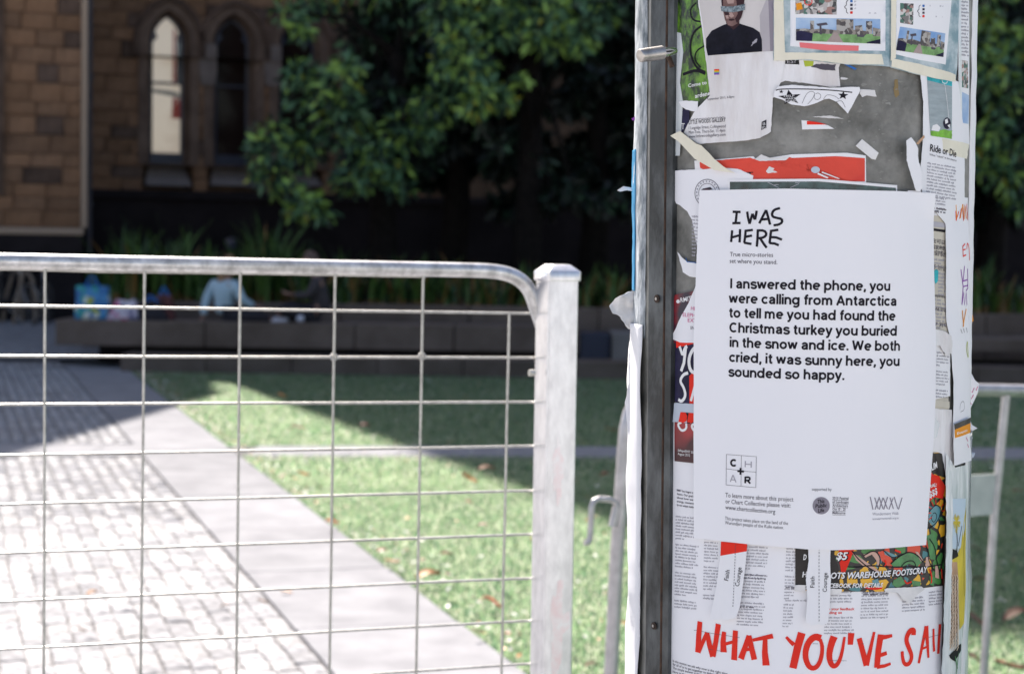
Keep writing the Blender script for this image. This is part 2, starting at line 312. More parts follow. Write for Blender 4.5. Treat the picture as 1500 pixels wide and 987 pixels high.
M['bikeblack'] = mat('black_bicycle_paint', (0.012, 0.012, 0.016), 0.35)
M['hoop'] = mat('tan_steel_hoop', (0.22, 0.17, 0.13), 0.5, metal=0.2)
M['lampgrey'] = mat('garden_lamp_grey', (0.22, 0.23, 0.27), 0.5)
M['rubber'] = mat('tyre_rubber', (0.02, 0.02, 0.02), 0.8)

for _k in ('slab', 'sett', 'mortar', 'ground', 'concrete', 'concrete_lit', 'plinth', 'masonry', 'stone_a', 'stone_b', 'stone_c', 'surround', 'bark', 'soil', 'turf'):
    _p = M[_k].node_tree.nodes['Principled BSDF']; _p.inputs['Specular IOR Level'].default_value = 0.12; _p.inputs['Roughness'].default_value = 0.9

# ================================================================== THE POLE AND WHAT IS STUCK ON IT
PR = 0.187
T_ = Vector((-0.010, 0, 1)).normalized(); X_ = Vector((1, 0, 0.010)).normalized(); Y_ = T_.cross(X_)
_A = CAM + ray(1174, 356) * (2.10 / ray(1174, 356).y)
_B = _A - T_ * (_A.z / T_.z)
PM = Matrix(((X_.x, Y_.x, T_.x, _B.x), (X_.y, Y_.y, T_.y, _B.y), (X_.z, Y_.z, T_.z, _B.z), (0, 0, 0, 1)))
PMI = PM.inverted(); _co = PMI @ CAM; _m3 = PMI.to_3x3()
def cyl(x, y, r=PR):
    """where the sight line through x,y meets the pole: (arc length, height)"""
    d = _m3 @ ray(x, y); a = d.x ** 2 + d.y ** 2; b = 2 * (_co.x * d.x + _co.y * d.y); c = _co.x ** 2 + _co.y ** 2 - r * r
    D = b * b - 4 * a * c; t = (-b - math.sqrt(max(D, 0))) / (2 * a)
    p = _co + d * t; return (PR * math.atan2(p.x, -p.y), p.z)
def wrinkle(s, z):
    return 0.0007 * noise.noise(Vector((s * 16, z * 7, 0))) + 0.0004 * noise.noise(Vector((s * 45, z * 16, 3)))
def spos(s, z, off):
    f = s / PR; r = PR + off; return (r * math.sin(f), -r * math.cos(f), z)
class Sheet: pass
WYS = None
def lift0(s, z): return 0.0
def dens(poly, step=6):
    out = []
    for i, p in enumerate(poly):
        q = poly[(i + 1) % len(poly)]; n = max(1, int(math.hypot(q[0] - p[0], q[1] - p[1]) / step))
        for k in range(n): out.append((p[0] + (q[0] - p[0]) * k / n, p[1] + (q[1] - p[1]) * k / n))
    return out
def rag(poly, amp, step=5, seed=1):
    """roughen an outline like a torn edge"""
    rr = random.Random(seed); return [(x + rr.uniform(-amp, amp), y + rr.uniform(-amp, amp)) for x, y in dens(poly, step)]
def tess(pts, cs, cz):
    bm = bmesh.new(); vs = [bm.verts.new((a, b, 0)) for a, b in pts]
    try: bm.faces.new(vs)
    except ValueError: bm.free(); return None
    bmesh.ops.triangulate(bm, faces=bm.faces[:], ngon_method='EAR_CLIP')
    for ax, c in ((0, cs), (1, cz)):
        if not c: continue
        lo = min(p[ax] for p in pts); hi = max(p[ax] for p in pts); k = math.ceil(lo / c)
        while k * c < hi:
            co = Vector((0, 0, 0)); co[ax] = k * c; no = Vector((0, 0, 0)); no[ax] = 1
            bmesh.ops.bisect_plane(bm, geom=bm.verts[:] + bm.edges[:] + bm.faces[:], dist=1e-6, plane_co=co, plane_no=no); k += 1
    return bm
def finish(bm, off):
    for v in bm.verts: v.co = Vector(spos(v.co.x, v.co.y, off(v.co.x, v.co.y)))
    for f in bm.faces: f.smooth = True
    bm.normal_update()
    flip = [f for f in bm.faces if f.normal.x * f.calc_center_median().x + f.normal.y * f.calc_center_median().y < 0]
    if flip: bmesh.ops.reverse_faces(bm, faces=flip)
def sheet(name, label, cat, poly, m, layer, lift=lift0, cs=0.006, cz=0.012, parent=None, edge=True, group=None, raw=False):
    base = 0.0006 + 0.0009 * layer
    off = lambda s, z: base + wrinkle(s, z) + lift(s, z)
    pts = poly if raw else [cyl(x, y, PR + base) for x, y in dens(poly, 9)]
    bm = tess(pts, cs, cz); finish(bm, off)
    if edge:
        ex = bmesh.ops.extrude_face_region(bm, geom=bm.faces[:])
        vs = [g for g in ex['geom'] if isinstance(g, bmesh.types.BMVert)]
        nv = [g for g in bm.verts if g not in set(vs)]
        for v in vs:
            d = Vector((v.co.x, v.co.y, 0)).normalized() * 0.00022; v.co += d
    me = bpy.data.meshes.new(name); bm.to_mesh(me); bm.free()
    o = link(name, me, m)
    if parent is not None: o.parent = parent.o
    else: o.matrix_world = PM
    if edge: me.set_sharp_from_angle(angle=R(50))
    tag(o, label, cat, group)
    S = Sheet(); S.o = o; S.off = off; S.n = 0; S.r = PR + base; return S
def _part(S, name, bm, m):
    me = bpy.data.meshes.new(name); bm.to_mesh(me); bm.free()
    o = link(name, me, m, S.o); o.matrix_parent_inverse = Matrix.Identity(4); return o
def printed(S, name, polys, m, lvl=1, cs=0.008, cz=0.03):
    """flat print: polygons on the sheet"""
    if polys and not isinstance(polys[0][0], (tuple, list)): polys = [polys]
    if len(polys) > 1:
        return [printed(S, name, [pp], m, lvl + 0.1 * i, cs, cz) for i, pp in enumerate(polys)]
    allbm = bmesh.new()
    for k, poly in enumerate(polys):
        bm = tess([cyl(x, y, S.r) for x, y in dens(poly, 12)], cs, cz)
        if bm is None: continue
        finish(bm, lambda s, z: S.off(s, z) + 0.0003 + 0.00012 * lvl + 0.00002 * (k % 5))
        t = bpy.data.meshes.new('t'); bm.to_mesh(t); bm.free(); allbm.from_mesh(t); bpy.data.meshes.remove(t)
    for f in allbm.faces: f.smooth = True
    return _part(S, name, allbm, m)
_txt = {}
def text_mesh(body, bold=0.0, shear=0.0):
    k = (body, bold, shear)
    if k in _txt: return _txt[k]
    c = bpy.data.curves.new('t', 'FONT'); c.body = body; c.offset = bold; c.shear = shear; c.resolution_u = 2; c.fill_mode = 'FRONT'
    o = bpy.data.objects.new('t', c); COL.objects.link(o)
    me = bpy.data.meshes.new_from_object(o.evaluated_get(bpy.context.evaluated_depsgraph_get()))
    V = [(v.co.x, v.co.y) for v in me.vertices]; Fc = [list(p.vertices) for p in me.polygons]
    bpy.data.objects.remove(o); bpy.data.curves.remove(c); bpy.data.meshes.remove(me)
    _txt[k] = (V, Fc); return V, Fc
CAPH = None
def ptext(S, name, items, m, bold=0.0, shear=0.0, lvl=2, capfix=None):
    """items: (string, x0, y0, x1, y1, cap height px[, angle90])"""
    global CAPH
    if CAPH is None: CAPH = max(v[1] for v in text_mesh('H')[0])
    mb = MB()
    for it in items:
        st, x0, y0, x1, y1, cap = it[:6]
        V, Fc = text_mesh(st, bold, shear)
        if not V: continue
        a = Vector(cyl(x0, y0, S.r)); b = Vector(cyl(x1, y1, S.r)); ux = (b - a)
        if len(it) > 6: c = Vector(cyl(x0 - cap, y0, S.r))
        else: c = Vector(cyl(x0, y0 - cap, S.r))
        h = (c - a).length; wmin = min(v[0] for v in V); wmax = max(v[0] for v in V)
        dx = ux / (wmax - wmin); n = Vector((-ux.y, ux.x)).normalized() * (h / CAPH)
        vs = []
        for x, y in V:
            p = a + dx * (x - wmin) + n * y
            vs.append(spos(p.x, p.y, S.off(p.x, p.y) + 0.0003 + 0.00012 * lvl))
        mb.add(vs, Fc)
    me = bpy.data.meshes.new(name); me.from_pydata(mb.v, [], mb.f); return link(name, me, m, S.o)
def ribbon(pts, wd):
    """flat band along a 2-D path; wd scalar or list"""
    n = len(pts); W = wd if isinstance(wd, (list, tuple)) else [wd] * n; L = []; Rr = []
    for i, p in enumerate(pts):
        p = Vector(p); a = Vector(pts[max(i - 1, 0)]); b = Vector(pts[min(i + 1, n - 1)])
        d1 = (p - a).normalized() if i else (b - p).normalized(); d2 = (b - p).normalized() if i < n - 1 else d1
        t = (d1 + d2); t = t.normalized() if t.length > 1e-3 else d1
        nn = Vector((-t.y, t.x)); cs = max(0.55, abs(nn.dot(Vector((-d1.y, d1.x))))); k = W[i] / 2 / cs
        L.append(p + nn * k); Rr.append(p - nn * k)
    return L, Rr
def strokes2d(S, name, paths, wd, m, lvl=2, px=True):
    """paths: list of px point lists (or (points, width)); drawn as ink bands"""
    mb = MB()
    for j, pa in enumerate(paths):
        wj = wd
        if isinstance(pa, tuple) and isinstance(pa[0], list): pa, wj = pa
        if px: q = [cyl(x, y, S.r) for x, y in pa]; sc = 0.00076 * (1.22 if name == 'headline' and S is WYS else 1); wj = [k * sc for k in wj] if isinstance(wj, (list, tuple)) else wj * sc
        else: q = pa
        if isinstance(wj, (list, tuple)) and len(wj) != len(q): wj = [wj[0] + (wj[-1] - wj[0]) * i / (len(q) - 1) for i in range(len(q))]
        L, Rr = ribbon(q, wj); e = 0.0003 + 0.00012 * lvl + 0.00003 * (j % 4); n = len(q)
        vs = [spos(p.x, p.y, S.off(p.x, p.y) + e) for p in L + Rr]
        mb.add(vs, [[i, i + 1, n + i + 1, n + i][::-1] for i in range(n - 1)])
    me = bpy.data.meshes.new(name); me.from_pydata(mb.v, [], mb.f); return link(name, me, m, S.o)
def smoothp(pts, it=2, closed=False):
    for _ in range(it):
        o = [] if closed else [pts[0]]
        for i in range(len(pts) if closed else len(pts) - 1):
            a = pts[i]; b = pts[(i + 1) % len(pts)]
            o += [(a[0] * .75 + b[0] * .25, a[1] * .75 + b[1] * .25), (a[0] * .25 + b[0] * .75, a[1] * .25 + b[1] * .75)]
        if not closed: o.append(pts[-1])
        pts = o
    return pts
def greek(S, name, x0, y0, wd, n, lh, m, slope=0.06, xh=1.5, lean=0.0, ragged=0.12, seed=3, para=0):
    """small print too fine to read: rows of letter-sized marks"""
    rr = random.Random(seed); mb = MB()
    for i in range(n):
        if para and i % para == para - 1: continue
        y = y0 + i * lh; xs = x0 + lean * i * lh; x = xs; xe = xs + wd * (1 - rr.random() * ragged)
        if para and i % para == para - 2: xe = xs + wd * rr.uniform(0.3, 0.8)
        word = rr.randint(2, 8)
        while x < xe:
            if word == 0: x += xh * 0.75; word = rr.randint(2, 9); continue
            lw = xh * rr.uniform(0.45, 0.75); h = xh * (1.45 if rr.random() < 0.28 else 1); dn = xh * 0.4 if rr.random() < 0.1 else 0
            yy = y + (x - xs) * slope
            q = [cyl(x, yy + dn, S.r), cyl(x + lw, yy + dn, S.r), cyl(x + lw, yy - h, S.r), cyl(x, yy - h, S.r)]
            mb.add([spos(a, b, S.off(a, b) + 0.0005) for a, b in q], [(0, 1, 2, 3)]); x += lw + xh * 0.22; word -= 1
    me = bpy.data.meshes.new(name); me.from_pydata(mb.v, [], mb.f); return link(name, me, m, S.o)
# a plain upright bold letter set drawn as bands (cap height 1)
def arc(cx, cy, rx, ry, a0, a1, n=12):
    return [(cx + rx * math.cos(R(a0 + (a1 - a0) * i / n)), cy + ry * math.sin(R(a0 + (a1 - a0) * i / n))) for i in range(n + 1)]
def arch(a, b): return [(a, .38)] + arc((a + b) / 2, .40, (b - a) / 2, .245, 180, 0, 10)[1:] + [(b, 0)]
O_ = arc(.36, .365, .265, .28, 0, 360, 20)
GL = {' ': ([], .27), 'o': ([O_], .72), 'n': ([[(.1, 0), (.1, .73)], arch(.1, .56)], .66), 'h': ([[(.1, 0), (.1, 1.02)], arch(.1, .56)], .66),
 'm': ([[(.1, 0), (.1, .73)], arch(.1, .5), arch(.5, .9)], 1.0), 'l': ([[(.1, 0), (.1, 1.02)]], .23), 'i': ([[(.1, 0), (.1, .73)], [(.1, .86), (.1, 1.03)]], .23),
 'I': ([[(.13, 0), (.13, 1)]], .30), 'd': ([[(x - .02, y) for x, y in O_], [(.62, 0), (.62, 1.02)]], .73), 'b': ([[(x, y) for x, y in O_], [(.10, 0), (.10, 1.02)]], .70),
 'p': ([O_, [(.10, -.28), (.10, .73)]], .70), 'g': ([[(x - .02, y) for x, y in O_], [(.61, .73), (.61, -.02)] + arc(.36, -.02, .25, .19, 0, -150, 8)[1:]], .72),
 'c': ([arc(.36, .365, .265, .28, 42, 318, 16)], .64), 'e': ([[(.1, .37), (.62, .37)], arc(.36, .365, .265, .28, 0, 312, 18)], .69),
 'a': ([[(.11, .50)] + arc(.32, .46, .21, .185, 155, 0, 9) + [(.53, 0)], [(.53, .42), (.32, .385), (.17, .33), (.11, .21), (.17, .11), (.30, .08), (.43, .13), (.53, .24)]], .65),
 'f': ([[(.2, 0), (.2, .80), (.25, .91), (.41, .945)], [(.03, .66), (.39, .66)]], .40), 't': ([[(.2, .92), (.2, .22), (.25, .10), (.41, .075)], [(.03, .66), (.39, .66)]], .43),
 'r': ([[(.1, 0), (.1, .73)], [(.1, .40), (.14, .56), (.24, .635), (.38, .64)]], .40), 'k': ([[(.1, 0), (.1, 1.02)], [(.12, .27), (.50, .73)], [(.26, .42), (.54, 0)]], .58),
 's': ([smoothp([(.53, .53), (.46, .645), (.18, .66), (.06, .45), (.32, .375), (.60, .30), (.50, .06), (.18, .06), (.09, .20)])], .60),
 'u': ([[(.1, .73), (.1, .32)] + arc(.33, .32, .23, .235, 180, 360, 10)[1:], [(.56, 0), (.56, .73)]], .66), 'v': ([[(.05, .73), (.3, .04), (.55, .73)]], .60),
 'y': ([[(.05, .73), (.31, .05)], [(.56, .73), (.28, -.06), (.2, -.18), (.05, -.20)]], .60), 'w': ([[(.05, .73), (.24, .05), (.44, .68), (.64, .05), (.83, .73)]], .88),
 ',': ([[(.14, .18), (.13, .02), (.06, -.15)]], .27), '.': ([[(.13, 0), (.13, .19)]], .27),
 'A': ([[(.05, 0), (.39, .95), (.73, 0)], [(.18, .30), (.60, .30)]], .78), 'C': ([arc(.45, .5, .35, .41, 48, 312, 18)], .83), 'W': ([[(.05, 1), (.27, .06), (.53, .92), (.79, .06), (1.01, 1)]], 1.06)}
def splitp(path):
    out = []; cur = [path[0]]
    for i in range(1, len(path) - 1):
        cur.append(path[i]); a = Vector(path[i]) - Vector(path[i - 1]); b = Vector(path[i + 1]) - Vector(path[i])
        if a.length > 1e-6 and b.length > 1e-6 and a.angle(b) > R(75): out.append(cur); cur = [path[i]]
    cur.append(path[-1]); out.append(cur); return out
def story(S, name, items, m, wd=0.195):
    mb = MB()
    for st, x0, y0, x1, y1, cap in items:
        adv = sum(GL[c][1] for c in st); a = Vector(cyl(x0, y0, S.r)); b = Vector(cyl(x1, y1, S.r)); ux = (b - a)
        h = abs(cyl(x0, y0 - cap, S.r)[1] - a.y); kx = ux.length / (adv - 0.1); n = Vector((-ux.y, ux.x)).normalized() * h; dx = ux.normalized() * kx; X = -0.04; j = 0
        for c in st:
            for path in [sp for p0 in GL[c][0] for sp in splitp(p0)]:
                L, Rr = ribbon([((X + px * .90 + .03) * kx / h, py) for px, py in path], wd); N_ = len(path); j += 1
                vs = []
                for q in L + Rr:
                    p = a + dx * (q.x * h / kx) + n * q.y
                    vs.append(spos(p.x, p.y, S.off(p.x, p.y) + 0.0005 + 0.00004 * (j % 3)))
                mb.add(vs, [[i, i + 1, N_ + i + 1, N_ + i][::-1] for i in range(N_ - 1)])
            X += GL[c][1]
    me = bpy.data.meshes.new(name); me.from_pydata(mb.v, [], mb.f); return link(name, me, m, S.o)
def flap(name, label, cat, poly, Y, m, amp=0.01, seed=0, parent=None, cs=0.006, bend=None, thick=0.0004, sc=40):
    """loose paper standing off the pole: a crumpled sheet in space round depth Y"""
    pts = [P(x, y, Y) for x, y in poly]; bm = tess([(p.x, p.z) for p in pts], cs, cs)
    for v in bm.verts:
        x, z = v.co.x, v.co.y
        d = amp * (noise.noise(Vector((x * sc, z * sc, seed))) + 0.5 * noise.noise(Vector((x * sc * 2.7, z * sc * 2.7, seed + 9))))
        if bend: d += bend(x, z)
        v.co = Vector((x, Y + d, z))
    for f in bm.faces: f.smooth = True
    bmesh.ops.recalc_face_normals(bm, faces=bm.faces)
    ex = bmesh.ops.solidify(bm, geom=bm.faces[:], thickness=thick)
    me = bpy.data.meshes.new(name); bm.to_mesh(me); bm.free(); o = link(name, me, m); tag(o, label, cat)
    return o
def cr(ox, oy, s, pts): return [(ox + x / s, oy + y / s) for x, y in pts]

# --- the pole itself
pole = empty('poster_pole', mw=PM, label='thick round grey pole with a dark cable channel, covered in layers of pasted posters', cat='pole')
mb = MB(); n = 128; H = [0, 0.5, 1.0, 1.5, 2.0, 2.6, 3.6]
vs = [(PR * math.sin(2 * math.pi * i / n), -PR * math.cos(2 * math.pi * i / n), z) for z in H for i in range(n)]
mb.add(vs, [[k * n + i, k * n + (i + 1) % n, (k + 1) * n + (i + 1) % n, (k + 1) * n + i] for k in range(len(H) - 1) for i in range(n)] + [[(len(H) - 1) * n + i for i in range(n)]])
mb.build('column_shell', M['pole'], pole, smooth=True)
mb = MB(); mb.add([((PR + .05) * math.sin(2 * math.pi * i / 48), -(PR + .05) * math.cos(2 * math.pi * i / 48), z) for z in (0, 0.03) for i in range(48)], [[i, (i + 1) % 48, 48 + (i + 1) % 48, 48 + i] for i in range(48)] + [[48 + i for i in range(48)]])
mb.build('base_flange', M['channel'], pole)
# channel: front face between x 943 and 980, dark return to 989
def cframe(az):      # radial / tangent at azimuth az (deg, + to the right)
    a = R(az); return Vector((math.sin(a), -math.cos(a), 0)), Vector((math.cos(a), math.sin(a), 0))
er, et = cframe(-57)
prof = [(-0.020, -0.020), (0.0125, -0.013), (0.0125, 0.006), (0.0070, 0.0115), (-0.0155, 0.0148), (-0.0178, 0.0138), (-0.0190, 0.0115), (-0.0195, -0.01)]   # (tangent, radial)
def chan(pr, z0, z1, m, name, bev=0):
    mb = MB(); a = [er * (PR + q) + et * p + Vector((0, 0, z0)) for p, q in pr]; b = [v + Vector((0, 0, z1 - z0)) for v in a]; k = len(pr)
    mb.add(a + b, [list(range(k)), list(range(k, 2 * k))] + [[i, (i + 1) % k, k + (i + 1) % k, k + i] for i in range(k)])
    return mb.build(name, m, pole)
chan(prof, 0.03, 3.4, M['channel'], 'cable_channel')
chan([(0.0068, 0.0116), (0.0080, 0.0100), (0.0082, 0.0122), (0.0070, 0.0128)], 0.03, 3.4, M['rust'], 'channel_seam')
for (x, y, r) in ((963, 438, 6), (957, 918, 5.5)):
    c = P(x, y, 1.985); mb = MB(); q = PMI @ c; nn = er
    q = er * (PR + 0.0136) + et * -0.002 + Vector((0, 0, q.z)) ; rr_ = r * 0.00072
    mb.tube([q, q + er * 0.0012], rr_, 16); s1 = mb.build('channel_bolt', M['rust'], pole, smooth=True)
    mb = MB(); mb.tube([q + er * 0.001, q + er * 0.0022], rr_ * 0.4, 10); mb.build('bolt_head', M['steel'], s1)
# clamp: steel sleeve with a pin, sticking out to the left near the top
clamp = empty('cable_clamp', P(955, 80, 1.93), 'short steel sleeve and pin crossing the dark channel near the top of the pole', 'clamp')
a = P(937, 82, 1.915) - clamp.location; b = P(970, 77.5, 1.93) - clamp.location; c = P(988, 75, 1.95) - clamp.location
mb = MB(); mb.tube([a, a + (b - a) * 0.04, b], [0.0058, 0.0068, 0.0072], 20); mb.build('sleeve', M['steel'], clamp, smooth=True)
mb = MB(); mb.tube([b, b + (c - b) * 0.3, c], [0.0036, 0.005, 0.0038], 16); mb.build('pin', M['steel_shiny'], clamp, smooth=True)
mb = MB(); mb.tube([P(978, 80, 1.965) - clamp.location, P(985, 98, 1.962) - clamp.location], 0.0028, 8); mb.build('rusty_tab', M['rust'], clamp)

# --- pasted layers, lowest first
A1 = (880, 0, 4.291); A2 = (1160, 0, 4.291); A3 = (880, 210, 4.291); A4 = (1160, 210, 4.291)
def c1(*p): return cr(*A1, p)
def c2(*p): return cr(*A2, p)
def c3(*p): return cr(*A3, p)
def c4(*p): return cr(*A4, p)
_rr = random.Random(77); mb = MB()
for i in range(150):
    x = _rr.uniform(1120, 1345); y = _rr.uniform(98, 262); r = _rr.uniform(.5, 2.2) if i % 9 else _rr.uniform(2.5, 5); pts = []
    for k in range(7): a = k / 7 * 6.283; rr2 = r * _rr.uniform(.4, 1.2); pts.append(cyl(x + rr2 * 1.5 * math.cos(a), y + rr2 * math.sin(a) * .8, PR))
    mb.add([spos(a, b, 0.0003) for a, b in pts], [list(range(7))])
tag(mb.build('glue_residue', mat('glue_residue', (0.27, 0.27, 0.25), 0.6, col2=(0.16, 0.155, 0.14), vscale=60), pole, recalc=False), kind='stuff')
# left edge strips (outside the channel)
def strip(name, label, azs, z0, z1, off, m, seed, wav=0.004, cat='poster'):
    mb = MB(); nz = 90; na = 6
    vs = []
    for i in range(nz + 1):
        z = z0 + (z1 - z0) * i / nz
        for k in range(na + 1):
            t = k / na; az = R(azs[0] + (azs[1] - azs[0]) * t)
            r = PR + off + wav * max(0, noise.noise(Vector((z * 9, k * 0.5, seed)))) * (1 - t * .3) * 1.5 + 0.001 * noise.noise(Vector((z * 40, k, seed)))
            vs.append((r * math.sin(az), -r * math.cos(az), z))
    mb.add(vs, [[i * (na + 1) + k, i * (na + 1) + k + 1, (i + 1) * (na + 1) + k + 1, (i + 1) * (na + 1) + k] for i in range(nz) for k in range(na)])
    o = mb.build(name, m, smooth=True, mw=PM); md = o.modifiers.new('s', 'SOLIDIFY'); md.thickness = 0.0005; return tag(o, label, cat)
zt = lambda y: cyl(1000, y)[1]
strip('paper_layer', 'sunlit white paper layers bulging behind the channel, lower left edge of the pole', (-102, -72), zt(1100), zt(480), 0.0040, M['paper'], 5, 0.006, 'paper')
strip('paper_layer', 'grey-white stained paper down the left edge beside the channel, upper half', (-100, -72), zt(500), zt(-60), 0.001, M['grimy'], 8, 0.002, 'paper')
strip('poster', 'narrow bright blue poster on the far left edge of the pole', (-101, -84), zt(430), zt(212), 0.0022, M['blue_strip'], 8, 0.002)
flap('torn_paper', 'crumpled white paper clump sticking out left of the channel at mid height', 'paper', rag([(893, 448), (903, 436), (915, 430), (928, 424), (934, 430), (934, 500), (929, 485), (920, 481), (911, 468), (905, 462), (897, 458)], 0.8, 4, 3), 2.10, M['paper_torn'], 0.012, 4, sc=45)
flap('torn_paper', 'small white paper scrap poking out left of the blue poster', 'paper', [(904, 279), (913, 273), (928, 276), (931, 281), (918, 279), (908, 281)], 2.11, M['paper'], 0.003, 2)
flap('torn_paper', 'long loose white paper edge hanging left of the channel, lower half', 'paper', rag([(926, 480), (934, 480), (935, 700), (930, 760), (924, 700), (921, 640), (916, 590), (921, 560), (922, 520)], 0.7, 9, 4), 2.105, M['paper'], 0.006, 6)
flap('torn_paper', 'tiny purple scrap on the left edge of the pole near the top', 'paper', [(925, 174), (930, 171), (932, 176), (927, 177)], 2.10, M['ink_purple'], 0.001, 2)

S = sheet('poster', 'dark green poster with black curling shapes at the top left of the pole', 'poster', c1((478, -40), (620, -40), (700, 560), (640, 660), (612, 690), (560, 640), (500, 630), (480, 300)), M['green_print'], 1)
strokes2d(S, 'black_curls', [(smoothp(c1((640, 160), (575, 210), (560, 330), (600, 430), (660, 455))), 3), (smoothp(c1((655, 290), (600, 320), (590, 380), (630, 425))), 2), (smoothp(c1((520, 470), (600, 440), (660, 465))), 4), (c1((505, 250), (500, 420)), 3), (smoothp(c1((600, 20), (560, 60), (575, 130), (640, 140))), 2.2)], 3, M['ink'])
ptext(S, 'lettering', [('Come to', 1009, 128.5, 1036, 123.5, 5), ('ardener', 1019, 144, 1045, 139, 6)], M['ink_white'], 0.02)
sheet('plastic_film', 'crinkled clear plastic film along the channel beside the green poster', 'plastic film', c1((466, 200), (505, 210), (520, 330), (500, 520), (520, 640), (500, 980), (470, 980)), M['plastic'], 1.5)
# white torn group around the star paper
S = sheet('torn_paper', 'torn white paper patch under the map sheet with a black corner reading ES?', 'paper', rag([(1140, 80), (1235, 84), (1228, 100), (1231, 127), (1215, 128), (1180, 122), (1150, 119), (1138, 124)], 0.5, 5, 2), M['paper_aged'], 1)
printed(S, 'black_label', [(1151, 83), (1170, 84), (1171, 95), (1150, 94)], M['black_print'])
ptext(S, 'label_text', [('ES?', 1153, 93, 1166, 92.5, 5)], M['ink_pale'])
printed(S, 'green_patch', [(1177, 89), (1192, 90), (1191, 97), (1179, 98)], M['ink_lime'])
printed(S, 'grey_tear', rag([(1188, 98), (1196, 94), (1224, 95), (1223, 104), (1205, 103)], 0.7, 4), M['ink_soft'])
sheet('blue_edge', None, None, [(1233, 93), (1237, 92), (1255, 101), (1252, 103)], M['ink_blue'], 1.3, parent=S)
S = sheet('torn_poster', 'torn white strip with two black stars and a line drawing of a hand', 'poster', rag([(1135, 134), (1140, 127), (1160, 125), (1215, 129), (1258, 128), (1259, 133), (1241, 167), (1233, 158), (1225, 150), (1214, 145), (1207, 146), (1192, 153), (1178, 156), (1160, 154), (1147, 147), (1134, 143)], 0.35, 5, 5), M['paper'], 2, lift=lambda s, z: 0.0025)
strokes2d(S, 'black_line', [(smoothp([(1137, 133), (1143, 131), (1185, 131), (1220, 133), (1247, 136)]), 1.3)], 1, M['ink'])
def star(cx, cy, r, a0=0, kx=1.0):
    return [(cx + kx * (r if i % 2 == 0 else r * 0.42) * math.sin(R(a0 + 36 * i)), cy - (r if i % 2 == 0 else r * 0.42) * math.cos(R(a0 + 36 * i))) for i in range(10)]
printed(S, 'star', star(1157.5, 143.5, 11.5, -8, 1.5), M['ink']); printed(S, 'star', star(1234, 140.5, 6.5, 5, 1.2), M['ink']); printed(S, 'star', star(1145, 135, 3, 5, 1.2), M['ink'])
ptext(S, 'star_text', [('HELP', 1149, 143, 1164, 142.5, 3), ('MAKE', 1151, 147, 1166, 146, 3), ('MONEY', 1151, 151, 1168, 149.5, 3)], M['ink_white'], lvl=4)
strokes2d(S, 'hand_drawing', [smoothp([(1175, 152), (1180, 140), (1186, 134), (1194, 136), (1190, 146), (1183, 153)]), smoothp([(1192, 140), (1198, 136), (1203, 141), (1199, 147), (1193, 146)], 2, True), smoothp([(1206, 146), (1210, 139), (1222, 141), (1228, 146)]), smoothp([(1224, 150), (1232, 147), (1237, 158)])], 0.5, M['ink_soft'])
S = sheet('paper_scrap', 'little white scrap with a red block on the bare part of the pole', 'paper', [(1174, 176.5), (1183, 177), (1213, 184), (1222, 189), (1175, 190)], M['paper'], 1)
printed(S, 'red_block', [(1182, 177.5), (1192, 178.5), (1201, 180), (1211, 182.8), (1182, 182.8)], M['ink_red'])
for i, (pl, lb) in enumerate(((c2((430, 562), (520, 568), (532, 610), (470, 600), (440, 612), (425, 590)), 'torn white residue right of the star strip'), (c2((130, 735), (250, 728), (325, 748), (230, 745)), 'thin white residue line above the red block scrap'), ([(1231, 113), (1242, 115), (1240, 117), (1231, 117)], 'tiny white residue beside the torn white patch'))):
    sheet('paper_residue', lb, 'paper', rag(pl, 0.4, 4, i), M['paper_torn'], 0.3)
sheet('tape_piece', 'short piece of beige masking tape on the bare grey part of the pole', 'tape', c2((400, 918), (440, 876), (545, 962), (525, 1005), (500, 1000)), M['paper_torn'], 1)
sheet('rust_stain', 'orange rust streak on the bare grey part of the pole', 'rust stain', rag(c2((648, 500), (665, 500), (675, 600), (655, 615), (640, 580)), 0.6, 4), mat('orange_rust', (0.24, 0.17, 0.075), 0.8), 0.0, edge=False)
# gallery poster
S = sheet('gallery_poster', 'wrinkled white gallery poster with a portrait of a blindfolded man in a black shirt', 'poster', rag(c1((604, -40), (1090, -40), (1090, 320), (1110, 372), (1160, 360), (1140, 500), (1115, 560), (1082, 620), (1070, 830), (1000, 870), (900, 886), (780, 895), (620, 905), (560, 870), (525, 835), (560, 760), (600, 690), (690, 600), (665, 400), (640, 200)), 0.35, 5, 9), M['paper_aged'], 2)
printed(S, 'portrait_backdrop', c1((612, -30), (1088, -30), (1088, 322), (678, 350), (662, 280), (640, 140)), M['photo_grey'])
printed(S, 'backdrop_shade', c1((1052, -30), (1088, -30), (1088, 322), (1066, 324)), M['photo_mauve'], 2)
printed(S, 'backdrop_midtone', c1((1000, 100), (1052, -30), (1066, 324), (1010, 326)), M['photo_mid'], 2)
printed(S, 'shirt', c1((676, 351), (664, 300), (664, 245), (700, 195), (775, 158), (800, 150), (835, 188), (872, 150), (960, 178), (1000, 205), (1014, 250), (1016, 326)), M['shirt'], 3)
printed(S, 'shirt_sprig', rag(c1((940, 302), (962, 262), (982, 242), (986, 262), (962, 282)), 0.8, 2), M['ink_grey'], 4)
printed(S, 'neck', c1((785, 120), (872, 120), (872, 158), (835, 190), (790, 150)), M['skin_print_dark'], 4)
printed(S, 'face', c1((757, -30), (906, -30), (900, 60), (885, 112), (860, 150), (828, 168), (802, 160), (782, 128), (770, 70)), M['skin_print'], 5)
